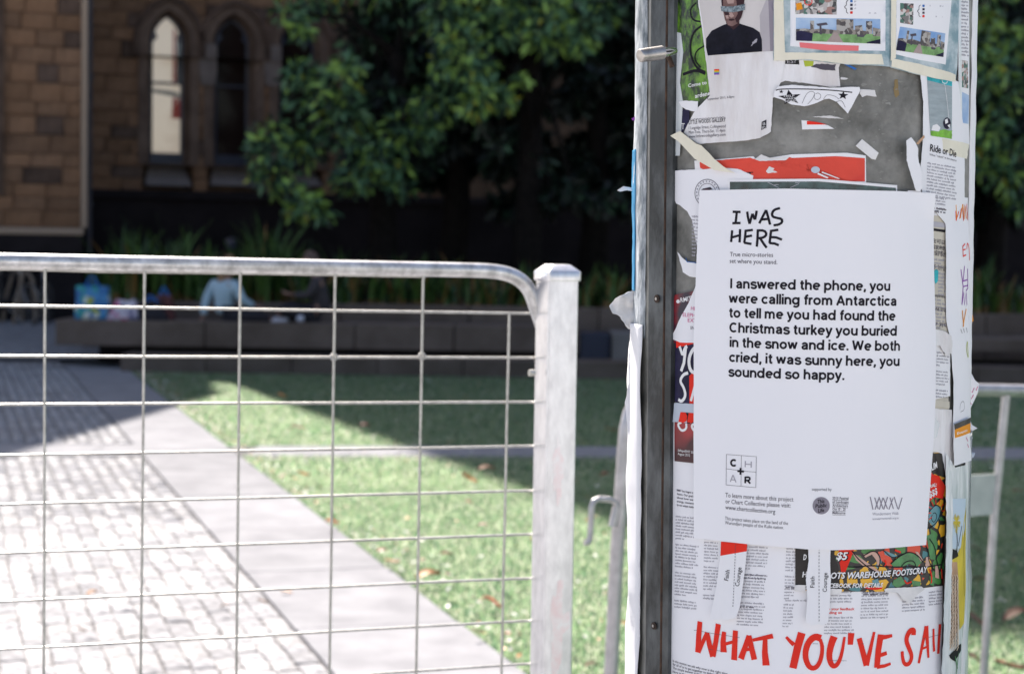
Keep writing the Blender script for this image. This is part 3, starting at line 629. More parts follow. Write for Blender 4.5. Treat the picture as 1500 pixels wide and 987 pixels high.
printed(S, 'face_shade', [c1((850, -30), (906, -30), (900, 60), (885, 112), (858, 150), (845, 120), (862, 90)), c1((776, 78), (806, 80), (812, 96), (785, 98)), c1((806, 122), (836, 120), (846, 128), (822, 134), (806, 130)), c1((757, -30), (772, -30), (770, 40), (762, 40))], M['skin_print_dark'], 6)
printed(S, 'face_light', [c1((806, 82), (826, 80), (840, 104), (822, 114), (808, 104)), c1((786, 100), (802, 98), (806, 118), (792, 120)), c1((790, 0), (840, 0), (836, 24), (800, 26))], M['skin_print_lit'], 6)
printed(S, 'blindfold', rag(c1((756, 42), (830, 44), (907, 28), (910, 66), (835, 80), (760, 74)), 0.25, 3), M['band_print'], 7)
for j, mm in enumerate(('ink_red', 'ink_orange', 'ink_lime', 'ink_blue', 'ink_purple')):
    printed(S, 'rainbow_bar', c1((715, 437 + 7 * j), (746, 436 + 7 * j), (746, 443 + 7 * j), (715, 444 + 7 * j)), M[mm])
ptext(S, 'gallery_name', [('LITTLE WOODS GALLERY', 1010, 182.5, 1063.5, 178.5, 5.6)], M['ink'], 0.006)
ptext(S, 'gallery_address', [('September 2015, 6-8pm', 1037, 147.5, 1076, 143.5, 3.4), ('1 Langridge Street, Collingwood', 1010, 190, 1063.5, 187, 4.3), ('Mon-Tues, Thurs-Sat, 11-4pm', 1010, 196.3, 1063, 193.3, 4.3), ('www.littlewoodsgallery.com', 1010, 202.5, 1063.5, 199.3, 4.3)], M['ink_soft'])
strokes2d(S, 'wavy_rule', [([(1011 + i * 1.05, 175.5 - i * 0.075 + 0.8 * math.sin(i * 1.6)) for i in range(50)], 0.5)], 0.5, M['ink_soft'])
printed(S, 'square_logo', c1((1012, 768), (1042, 753), (1041, 806), (1009, 820)), M['ink'])
ptext(S, 'logo_text', [('IE', 1118, 184, 1122, 183, 4), ('FD', 1117, 190, 1122, 188.6, 4)], M['ink_white'], lvl=4)
# curls near channel
S0 = sheet('torn_paper', 'bright white torn flap under the green poster, beside the channel', 'paper', rag(c1((494, 640), (540, 634), (612, 640), (612, 690), (590, 704), (540, 690), (510, 670)), 0.5, 4), M['paper'], 2.5)
S = sheet('torn_poster', 'dark scrap with a white letter T beside the channel, left of the gallery poster', 'poster', c1((486, 690), (560, 690), (560, 760), (520, 830), (488, 840)), M['navy_print'], 1.2)
ptext(S, 'letter', [('T', 999, 190, 1004, 190, 9)], M['ink_white'])
sheet('torn_paper', 'rolled cream strip of peeled paper slanting over the red poster', 'paper', c1((448, 855), (510, 825), (610, 905), (640, 915), (690, 965), (720, 1000), (780, 1050), (850, 1090), (720, 1070), (600, 1000), (500, 890)), M['paper_cream'], 5.5, lift=lambda s, z: 0.002)
# red poster
S = sheet('red_poster', 'red poster strip with white border across the pole above the main notice', 'poster', c3((590, 110), (820, 95), (960, 82), (980, 105), (1060, 92), (1200, 70), (1459, 62)) + [(1240, 224), (1268, 228), (1268.5, 268), (1020, 275), (1018, 240)], M['paper'], 1)
printed(S, 'red_field', rag(c3((625, 118), (825, 100), (940, 92), (985, 108), (1110, 105), (1190, 88)), 0.3, 4) + [(1225, 229), (1266.5, 232), (1266.5, 266), (1060, 264), (1026, 246)], M['ink_red2'])
ptext(S, 'letters', [('T', 1094, 258, 1103.5, 258, 5.5)], M['ink'], 0.03, lvl=3)
printed(S, 'tear_mark', [rag(c3((1040, 175), (1060, 145), (1095, 160), (1080, 172), (1112, 182), (1050, 190)), 0.5, 3), rag(c3((970, 100), (1010, 70), (1060, 92), (1190, 85), (1165, 108), (1000, 112)), .4, 4)], M['paper_torn'], 3)
printed(S, 'round_tack', [(1194.5 + 6.5 * math.cos(i * .45), 249 + 5 * math.sin(i * .45)) for i in range(14)], M['palegrey_print'], 4)
printed(S, 'scratches', [c4((165, 185), (230, 215), (222, 222), (160, 195)), c4((190, 178), (300, 222), (292, 225), (188, 186))], M['ink_white'], 3)
# doc with round stamp, left
S = sheet('torn_document', 'torn pale document with a round stamp, left of the main notice', 'poster', rag(c3((466, 172), (800, 155), (860, 160), (960, 205), (940, 330), (700, 400), (640, 800), (625, 700), (600, 620), (590, 560), (575, 480), (545, 430), (500, 390), (475, 380), (462, 340)), 0.4, 5, 3), M['paper_main'], 2)
th = [2 * math.pi * i / 30 for i in range(31)]
cxs, cys = 1036.5, 283
strokes2d(S, 'round_stamp', [([(cxs + 18 * math.cos(t), cys + 20 * math.sin(t)) for t in th], 0.9), ([(cxs + 12.5 * math.cos(t), cys + 14 * math.sin(t)) for t in th], 0.7)], 1, M['ink_soft'])
strokes2d(S, 'stamp_lettering', [([(cxs + 15.2 * math.cos(t), cys + 17 * math.sin(t)), (cxs + 15.6 * math.cos(t + .13), cys + 17.4 * math.sin(t + .13))], 2.2) for t in [math.pi * 2 * i / 22 for i in range(22)]], 1, M['ink_grey'])
printed(S, 'stamp_figure', c3((622, 340), (625, 300), (645, 285), (690, 275), (705, 290), (660, 300), (640, 330)), M['maroon'])
greek(S, 'small_print', 1014, 318, 18, 12, 5.2, M['ink_grey'], 0.1, 1.9, seed=5)
S = sheet('photo_notice', 'white-bordered notice with a dark teal photo band just above the main notice', 'poster', [(1066, 263), (1200, 262), (1314, 271.5), (1314, 300), (1066, 300)], M['paper'], 3)
printed(S, 'dark_photo', [(1069.5, 266.5), (1200, 266), (1312, 275.5), (1312, 290), (1069.5, 290)], M['teal_photo'])
strokes2d(S, 'film_crease', [c3((1050, 245), (1120, 280)), c3((1090, 262), (1250, 246)), c3((1190, 280), (1245, 255))], 0.6, M['ink_pale'])
S = sheet('torn_paper', 'small white torn piece with a blue and red line, left of the main notice', 'paper', rag(c3((485, 682), (510, 715), (545, 745), (600, 755), (640, 745), (640, 850), (560, 838), (520, 810), (500, 740)), 0.4, 4), M['paper'], 2.4)
strokes2d(S, 'blue_red_line', [(c3((538, 720), (545, 745), (600, 750)), 0.9)], 1, M['ink_blue'])
# left-hand dark posters
A5 = (880, 400, 4.112)
def c5(*p): return cr(*A5, p)
def c6(*p): return cr(1160, 400, 4.112, p)
A7 = (840, 600, 4.291)
def c7(*p): return cr(*A7, p)
def c8(*p): return cr(1160, 600, 4.291, p)
B1 = (840, 780, 4.412)
def b1(*p): return cr(*B1, p)
def b2(*p): return cr(1160, 780, 4.412, p)
S = sheet('uni_poster', 'dark maroon poster with white RMIT lettering left of the main notice', 'poster', c5((432, 185), (450, 130), (600, 100), (600, 420), (436, 420)), M['maroon'], 2)
ptext(S, 'lettering', [('RMIT', 998, 443, 1014, 440, 6.5)], M['ink_white'], 0.01)
printed(S, 'dot_logo', [(994 + 2.8 * math.cos(i * .6), 441.5 + 2.8 * math.sin(i * .6)) for i in range(10)], M['ink_white'])
S = sheet('torn_poster', 'white torn triangle printed HEL ELEPHA EXT over the maroon poster', 'poster', rag(c5((575, 70), (650, 70), (650, 420), (480, 418), (420, 392), (455, 330), (480, 270), (530, 180)), 0.3, 5), M['paper_main'], 3)
ptext(S, 'red_lettering', [('HEL', 1012.5, 454, 1023, 455.5, 5.5), ('ELEPHA', 1001, 463.5, 1024, 465, 5.5), ('EXT', 1008, 471.5, 1021, 472.5, 5.5)], M['ink_magenta'])
ptext(S, 'grey_lettering', [('IN', 1012, 482.5, 1018, 483, 5)], M['ink_soft'])
S = sheet('uni_poster', 'navy poster with big white brush letters YO and S and a red shape', 'poster', c5((450, 405), (650, 420), (650, 790), (462, 782), (446, 770)), M['navy_print'], 2)
printed(S, 'red_shape', [c5((535, 620), (560, 590), (580, 640), (650, 640), (650, 786), (535, 786)), c5((455, 408), (600, 415), (500, 440), (456, 450))], M['ink_red'])
strokes2d(S, 'brush_letters', [(smoothp(c5((478, 440), (498, 500), (510, 450), (524, 440)), 1), 4.5), (c5((515, 450), (505, 540), (487, 590)), 5), (smoothp(c5((600, 440), (560, 450), (530, 520), (545, 600), (600, 595))), 5), (smoothp(c5((530, 600), (500, 610), (478, 650), (505, 690), (515, 740), (490, 775), (470, 760))), 4.5), (c5((580, 640), (545, 770)), 4)], 5, M['ink_white'], 4)
S = sheet('torn_poster', 'pale blue-grey torn strip with fat red letters, left of the main notice', 'poster', rag(c5((444, 780), (650, 795), (650, 905), (520, 900), (434, 895)), 0.4, 4), M['palegrey_print'], 3)
printed(S, 'letter_shadow', [c5((486, 838), (530, 840), (540, 905), (520, 905), (520, 860), (490, 850)), c5((540, 842), (620, 846), (620, 905), (545, 903))], M['ink'], 2)
printed(S, 'red_letters', [c5((482, 836), (512, 838), (522, 860), (518, 890), (500, 900), (470, 895)), c5((532, 840), (562, 842), (572, 865), (566, 892), (548, 902), (522, 897)), c5((585, 845), (620, 848), (620, 900), (580, 900))], M['ink_red'], 3)
S = sheet('uni_poster', 'dark red poster with blurred lantern pattern and small white caption, left of the main notice', 'poster', c7((636, 75), (800, 90), (800, 340), (636, 322)), M['dark_red_print'], 2.2)
strokes2d(S, 'brush_letters', [(smoothp(c7((680, 78), (655, 90), (680, 135), (712, 120), (710, 85))), 3.5), (smoothp(c7((770, 80), (740, 100), (760, 135), (800, 130))), 3.5)], 3, M['ink_white'])
ptext(S, 'caption', [('#shapeRMIT 50m', 993.5, 660.5, 1019, 664.5, 3.6), ('August 2015', 993.5, 665.8, 1011, 668.5, 3.6)], M['ink_white'])
# big article poster at the bottom
S = sheet('article_poster', 'large white poster of small article columns with red brush words WHAT YOU\'VE SAI', 'poster', [(985, 600), (1030, 600), (1200, 700), (1378, 760), (1380, 860), (1377, 1110), (984, 1110), (981, 900), (981, 830)], M['paper_main'], 1)
WYS = S
def bb(*p): return cr(1130, 780, 4.767, p)
wd = [6.2, 7.4]; BW = 1.22
WYS = S
strokes2d(S, 'headline', [(b1((820, 572), (812, 660), (806, 772)), [6.5, 7.5]), (b1((812, 772), (840, 700), (866, 645)), [4, 5.5]), (b1((866, 645), (880, 720), (904, 798)), [5.5, 8]), (b1((904, 798), (922, 700), (938, 588)), [6, 6.5]),
 (b1((975, 638), (968, 700), (972, 770)), [5, 8]), (b1((1048, 630), (1044, 720), (1040, 820)), [6, 7]), (b1((965, 722), (1045, 700)), 3.5),
 (b1((1135, 662), (1110, 740), (1084, 812)), [5, 7]), (b1((1135, 662), (1152, 740), (1170, 818)), [6, 6.5]), (b1((1095, 757), (1158, 748)), 3.5),
 (b1((1160, 692), (1225, 678), (1290, 665)), [3.5, 5.5]), (b1((1240, 680), (1238, 770), (1246, 855)), [5, 8]),
 (bb((103, 725), (130, 755), (158, 780)), [3, 5]), (bb((212, 697), (185, 790), (150, 943)), [8.5, 8]),
 (smoothp(bb((345, 735), (300, 720), (250, 770), (232, 860), (262, 940), (310, 945), (345, 890), (358, 800), (340, 740))), [8, 3.5]),
 (smoothp(bb((437, 722), (412, 790), (400, 870), (425, 935), (462, 920), (490, 850), (510, 725))), [8.5, 2.6]), (bb((557, 698), (550, 780)), [7.5, 6]),
 (bb((612, 735), (635, 820), (662, 925)), [6, 6.5]), (bb((662, 925), (690, 810), (716, 690)), [6, 3]),
 (bb((762, 708), (745, 820), (735, 940)), [7.5, 7]), (bb((755, 730), (800, 725), (842, 716)), [6, 3.5]), (bb((745, 858), (805, 838)), 4.5), (bb((735, 935), (790, 928), (832, 912)), [4.5, 3]),
 (smoothp(bb((988, 712), (992, 675), (958, 685), (935, 745), (955, 800), (980, 860), (960, 915), (925, 918), (912, 870), (910, 825))), [7, 3.8]),
 (bb((1078, 650), (1050, 780), (1024, 908)), [5.5, 3.5]), (bb((1078, 650), (1085, 760), (1092, 870)), [7, 3.5]), (bb((1036, 812), (1092, 790)), 2.6),
 (bb((1128, 668), (1128, 750), (1132, 826)), [3.2, 4]), (bb((1172, 636), (1165, 740), (1160, 842)), [5, 4.5])], wd, M['ink_red'], 3)
ptext(S, 'introduction', [('RMIT has begun a new', 992, 719, 1023, 723.5, 3), ('future. Our goal is to', 992, 724.3, 1023, 728.8, 3), ('about how we can', 992, 729.6, 1023, 734, 3), ('energy, connections', 992, 735, 1023, 739.3, 3), ('by our unique institution', 992, 740.2, 1023, 744.6, 3)], M['ink_soft'], 0.015)
ptext(S, 'lower_introduction', [('In this section we ask why now is the right time', 986, 968.5, 1066, 987.5, 3.4), ('for all of us to get together to #shapeRMIT.', 986, 973.5, 1060, 991, 3.4), ('The simple answer is because', 986, 978.8, 1035, 990, 3.4), ('Now is the right', 986, 984.5, 1015, 991, 3.4)], M['ink_soft'], 0.01)
ptext(S, 'red_subheading', [('share your feedback', 1203, 892.5, 1251.5, 893, 3.6), ('leading us', 1207, 898.5, 1233, 898, 3.6)], M['ink_red'], 0.02)
for k, (x0, y0, wdh, n_, lean, sl) in enumerate(((990, 757, 34, 30, -0.012, 0.1), (1032, 790, 22, 20, -0.02, 0.06), (1086, 801, 40, 27, -0.06, 0.05), (1152, 804, 14, 26, -0.05, 0.02), (1182, 806, 20, 10, 0, 0.02), (1209, 868, 40, 4, -0.02, 0.0), (1208, 905, 44, 6, -0.05, 0.0), (1262, 869, 40, 9, -0.05, -0.03), (1321, 877, 34, 5, -0.02, -0.06), (1360, 868, 20, 5, 0, -0.12), (1150, 880, 32, 1, 0, 0))):
    greek(S, 'article_column', x0, y0, wdh, n_, 4.55, M['ink_grey'], sl, 1.7, lean, seed=k + 11, para=9 if n_ > 10 else 0)
greek(S, 'bold_line', 1085, 842, 40, 2, 4.6, M['ink_soft'], 0.05, 1.9, seed=2); greek(S, 'bold_line', 1084, 889, 20, 1, 4.6, M['ink_soft'], 0.05, 1.9, seed=4); greek(S, 'bold_line', 1264, 867, 38, 2, 4.4, M['ink_soft'], -0.04, 1.9, seed=6); greek(S, 'bold_line', 1151, 861, 13, 1, 4.6, M['ink_soft'], 0.02, 1.9, seed=9)
strokes2d(S, 'thin_rules', [([(1017, 922), (1050, 928), (1084, 933)], 0.5), ([(1190, 942), (1265, 942)], 0.5), ([(1350, 935), (1377, 928)], 0.5), ([(1214, 966.5), (1240, 967)], 0.4), ([(1038, 950), (1058, 953)], 0.5)], 0.5, M['ink_soft'], 5)
# comic poster
S = sheet('comic_poster', 'yellow, green and red monster-comic gig poster reading WAREHOUSE FOOTSCRAY and $5', 'poster', [(1165, 780), (1340, 780), (1345, 700), (1361, 663), (1378, 662), (1384, 668), (1386, 700), (1384, 760), (1381, 857), (1350, 861), (1290, 866), (1230, 866), (1165, 864)], M['comic'], 2)
printed(S, 'black_field', [[(1165, 782), (1226, 782), (1222, 812), (1228, 830), (1231, 864), (1165, 863)], [(1350, 690), (1361, 664), (1378, 663), (1384, 668), (1385, 700), (1374, 696), (1360, 690)]], M['black_print'], 2)
printed(S, 'red_field', [[(1228, 800), (1252, 802), (1245, 820), (1238, 838), (1232, 838), (1229, 818)], [(1348, 700), (1362, 693), (1375, 697), (1384, 712), (1380, 730), (1368, 728), (1346, 748)]], M['ink_red'], 2)
printed(S, 'green_monster', [bb((830, 215), (880, 175), (950, 135), (1010, 150), (1050, 200), (1020, 235), (960, 215), (900, 240), (850, 235)), bb((1080, 20), (1130, 0), (1160, 70), (1140, 190), (1105, 180), (1095, 120)), bb((850, 330), (900, 300), (935, 350), (880, 385), (840, 360)), bb((975, 330), (1040, 340), (1035, 372), (985, 372)), bb((1100, 300), (1140, 310), (1130, 372), (1105, 360))], M['comic_green'], 3)
printed(S, 'flesh_shapes', [bb((560, 130), (600, 160), (700, 230), (770, 280), (720, 270), (640, 230), (590, 190)), bb((640, 150), (720, 125), (755, 170), (745, 250), (730, 190), (700, 150), (655, 172)), bb((1075, 170), (1098, 165), (1100, 240), (1070, 230)), bb((1140, 220), (1160, 225), (1165, 320), (1138, 310)), bb((1000, 130), (1020, 132), (1055, 190), (1040, 200))], M['comic_flesh'], 4)
printed(S, 'teal_shapes', [bb((780, 120), (880, 160), (840, 175), (790, 150)), bb((720, 230), (760, 190), (750, 140), (768, 200), (740, 250)), bb((700, 330), (740, 320), (760, 370), (712, 372)), c8((870, 610), (905, 595), (932, 610), (925, 680), (890, 740), (855, 700), (858, 640))], M['comic_teal'], 4)
strokes2d(S, 'ink_outlines', [(smoothp(bb((560, 125), (610, 190), (700, 260), (790, 300))), 1.6), (smoothp(bb((530, 235), (600, 240), (680, 225), (850, 240), (960, 235), (1080, 240), (1180, 220))), 1.8), (smoothp(bb((640, 160), (720, 115), (765, 180), (740, 260))), 1.5), (smoothp(bb((830, 215), (880, 170), (950, 130), (1015, 150), (1055, 205))), 1.5), (smoothp(bb((900, 240), (930, 200), (990, 190), (1010, 240), (970, 260))), 1.4), (smoothp(bb((1060, 60), (1095, 130), (1090, 190), (1130, 260))), 1.6), (smoothp(bb((1100, 40), (1140, 100), (1150, 200), (1180, 330))), 1.6), (smoothp(bb((780, 120), (840, 178), (890, 160))), 1.4), (smoothp(c8((858, 640), (900, 590), (935, 620), (915, 700), (860, 745))), 1.6), (smoothp(c8((875, 660), (895, 640), (910, 670), (890, 710), (872, 690)), 2, True), 1.2)], 1.5, M['ink'], 5)
strokes2d(S, 'red_flames', [(smoothp(bb((790, 190), (800, 215), (785, 235))), 2), (smoothp(bb((925, 330), (940, 355), (975, 340))), 2.2), (smoothp(bb((1100, 250), (1115, 300), (1112, 350))), 2.4), (smoothp(bb((1180, 250), (1185, 320))), 2), (smoothp(bb((860, 120), (900, 135))), 2.5), (smoothp(bb((655, 378), (720, 392), (770, 380))), 3)] + [(c8((905 + 34 * math.cos(a), 645 + 52 * math.sin(a)), (905 + 55 * math.cos(a), 645 + 85 * math.sin(a))), 1.4) for a in (2.6, 3.1, 3.6, 4.1, 4.6, 5.1, 5.6, 6.1)], 2, M['ink_red'], 5)
ptext(S, 'price_shadow', [('$5', 1225.5, 819.5, 1243, 820, 11)], M['ink'], 0.05, 0.2, 6)
ptext(S, 'venue_shadow', [('OTS WAREHOUSE FOOTSCRAY', 1217.5, 847.5, 1358.5, 838.5, 9)], M['ink'], 0.06, 0.25, 6)
ptext(S, 'price', [('$5', 1224.5, 818.5, 1241, 819, 10.5)], M['ink_white'], 0.03, 0.2, 8)
ptext(S, 'venue', [('OTS WAREHOUSE FOOTSCRAY', 1216.5, 846.5, 1357.5, 837.5, 8.5)], M['ink_white'], 0.03, 0.25, 8)
ptext(S, 'details', [('CEBOOK FOR DETAILS', 1214, 859.8, 1292.5, 859, 6.2), ('D', 1176.5, 819, 1181.5, 819, 7.5), ('H', 1175, 844.5, 1183, 844, 7.5), ('C', 1177, 861.5, 1183, 861.5, 5)], M['ink_white'], 0.03, 0.25, 8)
ptext(S, 'side_lettering', [('USLIM', 1357, 692, 1372, 684, 9), ('ORAL:', 1356, 716, 1371, 711, 5), (': $$$', 1357, 731, 1372, 722, 9)], M['ink_white'], 0.03, 0.1, 8)
printed(S, 'monster_card', [bb((1190, 400), (1210, 380), (1212, 360))], M['ink'], 3)
for i, (pl, lb) in enumerate(((bb((780, 392), (800, 385), (1040, 372), (1060, 390), (1000, 440), (965, 490), (915, 465), (875, 415), (790, 412)), 'torn cream paper edge under the comic poster, right of the red subheading'), (bb((165, 362), (240, 362), (238, 408), (160, 405)), 'small cream torn corner under the black D panel'), (bb((405, 388), (490, 390), (485, 420), (440, 430), (405, 425)), 'small cream torn edge under the words FOR DETAILS'))):
    sheet('torn_paper', lb, 'paper', rag(pl, 0.4, 4, i), M['paper_torn'], 3.2, lift=lambda s, z: 0.0015)
# map sheets at the top
S = sheet('map_poster', 'taped white information sheet with wide city photo and pink strip, top of the pole', 'poster', rag([(1133, -30), (1312, -30), (1312, 99), (1290, 97), (1240, 95), (1180, 88), (1133, 89)], 0.25, 6, 6), M['bluegrey'], 3)
printed(S, 'white_sheet', [(1158, -30), (1297, -30), (1296.5, 75), (1225, 74), (1157.5, 68)], M['paper'], 2)
printed(S, 'aerial_map', [(1165.5, -30), (1225.5, -30), (1225.5, 22), (1165, 21)], M['map_print'], 3)
strokes2d(S, 'red_circle', [([(1184 + 5.5 * math.cos(t), 3 + 5 * math.sin(t)) for t in th], 1.1)], 1, M['ink_red'], 5)
printed(S, 'orange_building', [(1166, 6), (1174, 4), (1176, 14), (1167, 16)], M['ink_orange'], 4)
def cityphoto(S, x0, y0, x1, y1, x2, y2, x3, y3):
    q = lambda u, v: ((x0 * (1 - u) + x1 * u) * (1 - v) + (x3 * (1 - u) + x2 * u) * v, (y0 * (1 - u) + y1 * u) * (1 - v) + (y3 * (1 - u) + y2 * u) * v)
    Q = lambda *a: [q(u, v) for u, v in a]
    printed(S, 'city_photo', Q((0, 0), (1, 0), (1, .62), (0, .62)), M['sky_print'], 3)
    printed(S, 'lawn_in_photo', Q((0, .60), (1, .60), (1, 1), (0, 1)), M['grass_print'], 4)
    printed(S, 'skyline', [Q((.48, .02), (.68, .04), (.68, .62), (.48, .62)), Q((.83, .10), (.90, .10), (.90, .62), (.83, .62)), Q((.17, .12), (.215, .12), (.215, .5), (.17, .5)), Q((.91, .35), (1, .4), (1, .7), (.91, .7)), Q((.0, .50), (.10, .46), (.2, .5), (.3, .44), (.48, .5), (.7, .46), (.83, .5), (.83, .66), (0, .66)), Q((.70, .3), (.78, .26), (.80, .6), (.70, .6))], M['tower_print'], 5)
    printed(S, 'shelter', [Q((.24, .25), (.36, .18), (.38, .28), (.26, .34)), Q((.28, .3), (.30, .3), (.31, .7), (.28, .7)), Q((.72, .66), (.82, .66), (.80, .76), (.72, .74))], M['ink_soft'], 6)
    printed(S, 'path_in_photo', Q((.45, .6), (.49, .6), (.56, 1), (.36, 1)), M['path_print'], 6)
    printed(S, 'shadow_in_photo', [Q((0, .62), (.06, .56), (.20, .66), (.19, 1), (0, 1)), Q((.84, .95), (1, .8), (1, 1), (.84, 1))], M['navy_print'], 6)
cityphoto(S, 1166, 26.5, 1289, 28.5, 1289, 65, 1166, 60)
printed(S, 'pink_strip', [(1171, 62.5), (1215, 66), (1257.5, 67.5), (1257, 75), (1210, 74.5), (1172, 70)], M['pink'], 5)
def infoblock(S, xb, y0, k):
    strokes2d(S, 'curly_bracket', [(smoothp([(xb + 3 * k, y0), (xb, y0 + 2.5 * k), (xb + 1 * k, y0 + 7 * k), (xb - 3 * k, y0 + 10 * k), (xb + 1 * k, y0 + 13 * k), (xb, y0 + 17 * k), (xb + 3 * k, y0 + 19.5 * k)]), 0.8)], 0.8, M['ink'], 4)
    for j, mm in enumerate(('ink_blue', 'navy_print', 'ink_soft', 'ink_red')):
        y = y0 + 1.5 * k + j * 5.6 * k; printed(S, 'icon', [(xb + 6 * k, y - 2 * k), (xb + 9.6 * k, y - 2 * k), (xb + 9.6 * k, y + 1.6 * k), (xb + 6 * k, y + 1.6 * k)], M[mm], 4)
    greek(S, 'link_list', xb + 12 * k, y0 + 2.5 * k, 34 * k, 4, 5.6 * k, M['ink_pale'], 0.02, 2.0 * k, seed=4, ragged=0.5)
infoblock(S, 1239, 1, 1.0)
printed(S, 'cream_tape', [rag([(1134, -30), (1147, -30), (1150, 76), (1150, 90), (1134, 88)], .2, 6), rag([(1134, 77), (1210, 78), (1291, 80), (1294, 95), (1240, 94.5), (1180, 87), (1134, 89.5)], 0.3, 6)], M['paper_cream'], 6)
S = sheet('map_poster', 'taped information sheet with smaller city photo, right of the one with pink strip', 'poster', rag([(1304, -30), (1406, -30), (1402, 100), (1400, 122), (1375, 117), (1340, 109), (1304, 99)], 0.25, 6, 7), M['bluegrey'], 4)
printed(S, 'white_sheet', [(1313, -30), (1396, -30), (1385, 95), (1345, 88), (1312, 80)], M['paper'], 2)
printed(S, 'aerial_map', [(1318, 5), (1337.5, 6), (1337, 37), (1318, 34)], M['map_print'], 3)
cityphoto(S, 1318, 39.5, 1384, 49.5, 1381, 84, 1312, 74)
infoblock(S, 1345, 8, 0.9)
printed(S, 'cream_tape', [rag([(1305, -30), (1312.5, -30), (1311.5, 85), (1304, 90)], .2, 6), rag([(1306, 86), (1345, 94), (1390, 106), (1399, 110), (1399, 120), (1372, 116), (1340, 108), (1305, 98)], 0.3, 6)], M['paper_cream'], 6)
# right column, top
S = sheet('ride_poster', 'white leaflet headed Ride or Die with a photo of water, grass and a ball', 'poster', rag([(1347, 108), (1380, 112), (1403, 120), (1412, 200), (1411, 300), (1385, 330), (1350, 285), (1347, 250), (1351, 210), (1352, 150)], 0.3, 7, 6), M['paper'], 3, lift=lambda s, z: 0.001)
printed(S, 'lake_photo', [(1356.5, 112), (1393, 120), (1393, 204), (1362, 199)], M['water_print'], 2)
printed(S, 'teal_water', [(1356.5, 112), (1393, 120), (1393, 127), (1356.7, 118)], M['ink_teal'], 3)
printed(S, 'grass_in_photo', rag([(1362, 192), (1372, 193), (1380, 190), (1393, 192), (1393, 204), (1362, 199)], .4, 3), M['brightgrass'], 3)
printed(S, 'stone_in_photo', [(1365, 184), (1371, 182), (1376, 187), (1374, 193), (1363, 191)], M['ink_white'], 4)
printed(S, 'ball', [(1385.5 + 5.6 * math.cos(t), 181 + 8.5 * math.sin(t)) for t in th[:-1]], M['navy_print'], 4)
printed(S, 'ball_panels', [[(1382, 176), (1386, 174), (1387, 180), (1383, 182)], [(1386, 184), (1390, 182), (1389, 188)]], M['ink_white'], 5)
strokes2d(S, 'rope', [([(1382, 123), (1385, 145), (1388, 174)], 0.9), (smoothp([(1378, 118), (1379, 122), (1385, 123), (1386, 119)]), 1.1)], 1, M['ink_white'], 5)
ptext(S, 'title', [('Ride or Die', 1360.8, 221.5, 1399, 230.5, 10)], M['ink'], 0.02)
ptext(S, 'subtitle', [('What "rebels" in the enquest', 1360, 228, 1399.5, 237, 3)], M['ink_soft'])
greek(S, 'article_text', 1357, 240, 43, 11, 4.6, M['ink_grey'], 0.17, 1.7, -0.03, seed=30); greek(S, 'article_text', 1364, 290, 20, 3, 4.4, M['ink_grey'], 0.14, 1.7, seed=31); greek(S, 'bold_text', 1364, 306, 20, 2, 4.2, M['ink_soft'], 0.14, 2.0, seed=32)
sheet('tape_piece', 'cream tape over the corner of the Ride or Die leaflet', 'tape', rag(cr(1160, 0, 4.291, ((945, 870), (1115, 905), (1100, 1000), (1040, 985), (950, 950))), .4, 5), M['paper_cream'], 4.2)
sheet('torn_paper', 'white curled strip of torn paper left of the Ride or Die leaflet', 'paper', rag(c2((700, 885), (728, 865), (755, 900), (770, 940), (770, 1000), (790, 1080), (795, 1180), (780, 1205), (755, 1200), (730, 1120), (700, 1010)), 0.4, 4), M['paper'], 3.6, lift=lambda s, z: 0.006)
sheet('torn_paper', 'small brown torn fibre beside the white curled strip', 'paper', c2((765, 905), (815, 850), (820, 865), (780, 910)), M['tan_print'], 3, lift=lambda s, z: 0.004)
S = sheet('edge_poster', 'narrow white poster with tiny colour photos at the top right edge of the pole', 'poster', [(1400, -30), (1419, -30), (1420, 212), (1413, 210), (1404, 120)], M['paper'], 3)
printed(S, 'colour_photo', [(1408, 88), (1417, 90), (1418, 130), (1409, 128)], M['map_print'], 2); printed(S, 'sky_photo', [(1407, 134), (1419, 140), (1419, 182), (1408, 180)], M['sky_print'], 2)
greek(S, 'small_print', 1408, 4, 10, 16, 5.2, M['ink_grey'], 0.1, 2.0, seed=40)
printed(S, 'film_edge', [(1401, -30), (1406, -30), (1410, 210), (1406, 212)], M['plastic'], 4)
# right column, newsprint and hand-drawn sheet
S = sheet('newspaper_strip', 'tan newspaper strip with Chinese headlines beside the right edge of the main notice', 'poster', [(1352, 300), (1390, 306), (1392, 480), (1384, 500), (1394, 660), (1360, 664), (1352, 600)], M['newsprint'], 2)
printed(S, 'white_top', [(1352, 292), (1388, 298), (1388, 318), (1352, 314)], M['paper'], 2); printed(S, 'black_bar', [(1364, 334), (1384, 337), (1384, 340.5), (1364, 338)], M['ink'], 3); printed(S, 'grey_band', [(1364, 324), (1384, 327), (1384, 334), (1364, 332)], M['ink_pale'], 3)
ptext(S, 'headlines', [('在可以', 1364.5, 355, 1384, 358, 5), ('国家康助', 1364.5, 364, 1384, 367, 5), ('会保护罪出', 1364.5, 373, 1384, 376, 6), ('多: 为什么', 1366.5, 394, 1384, 397, 6), ('t experience', 1366, 434, 1386, 437, 4.5), ('AB 切切', 1369, 454, 1386, 457, 4.5), ('IF 对切', 1368, 477, 1388, 479, 5)], M['ink_soft'], 0.01)
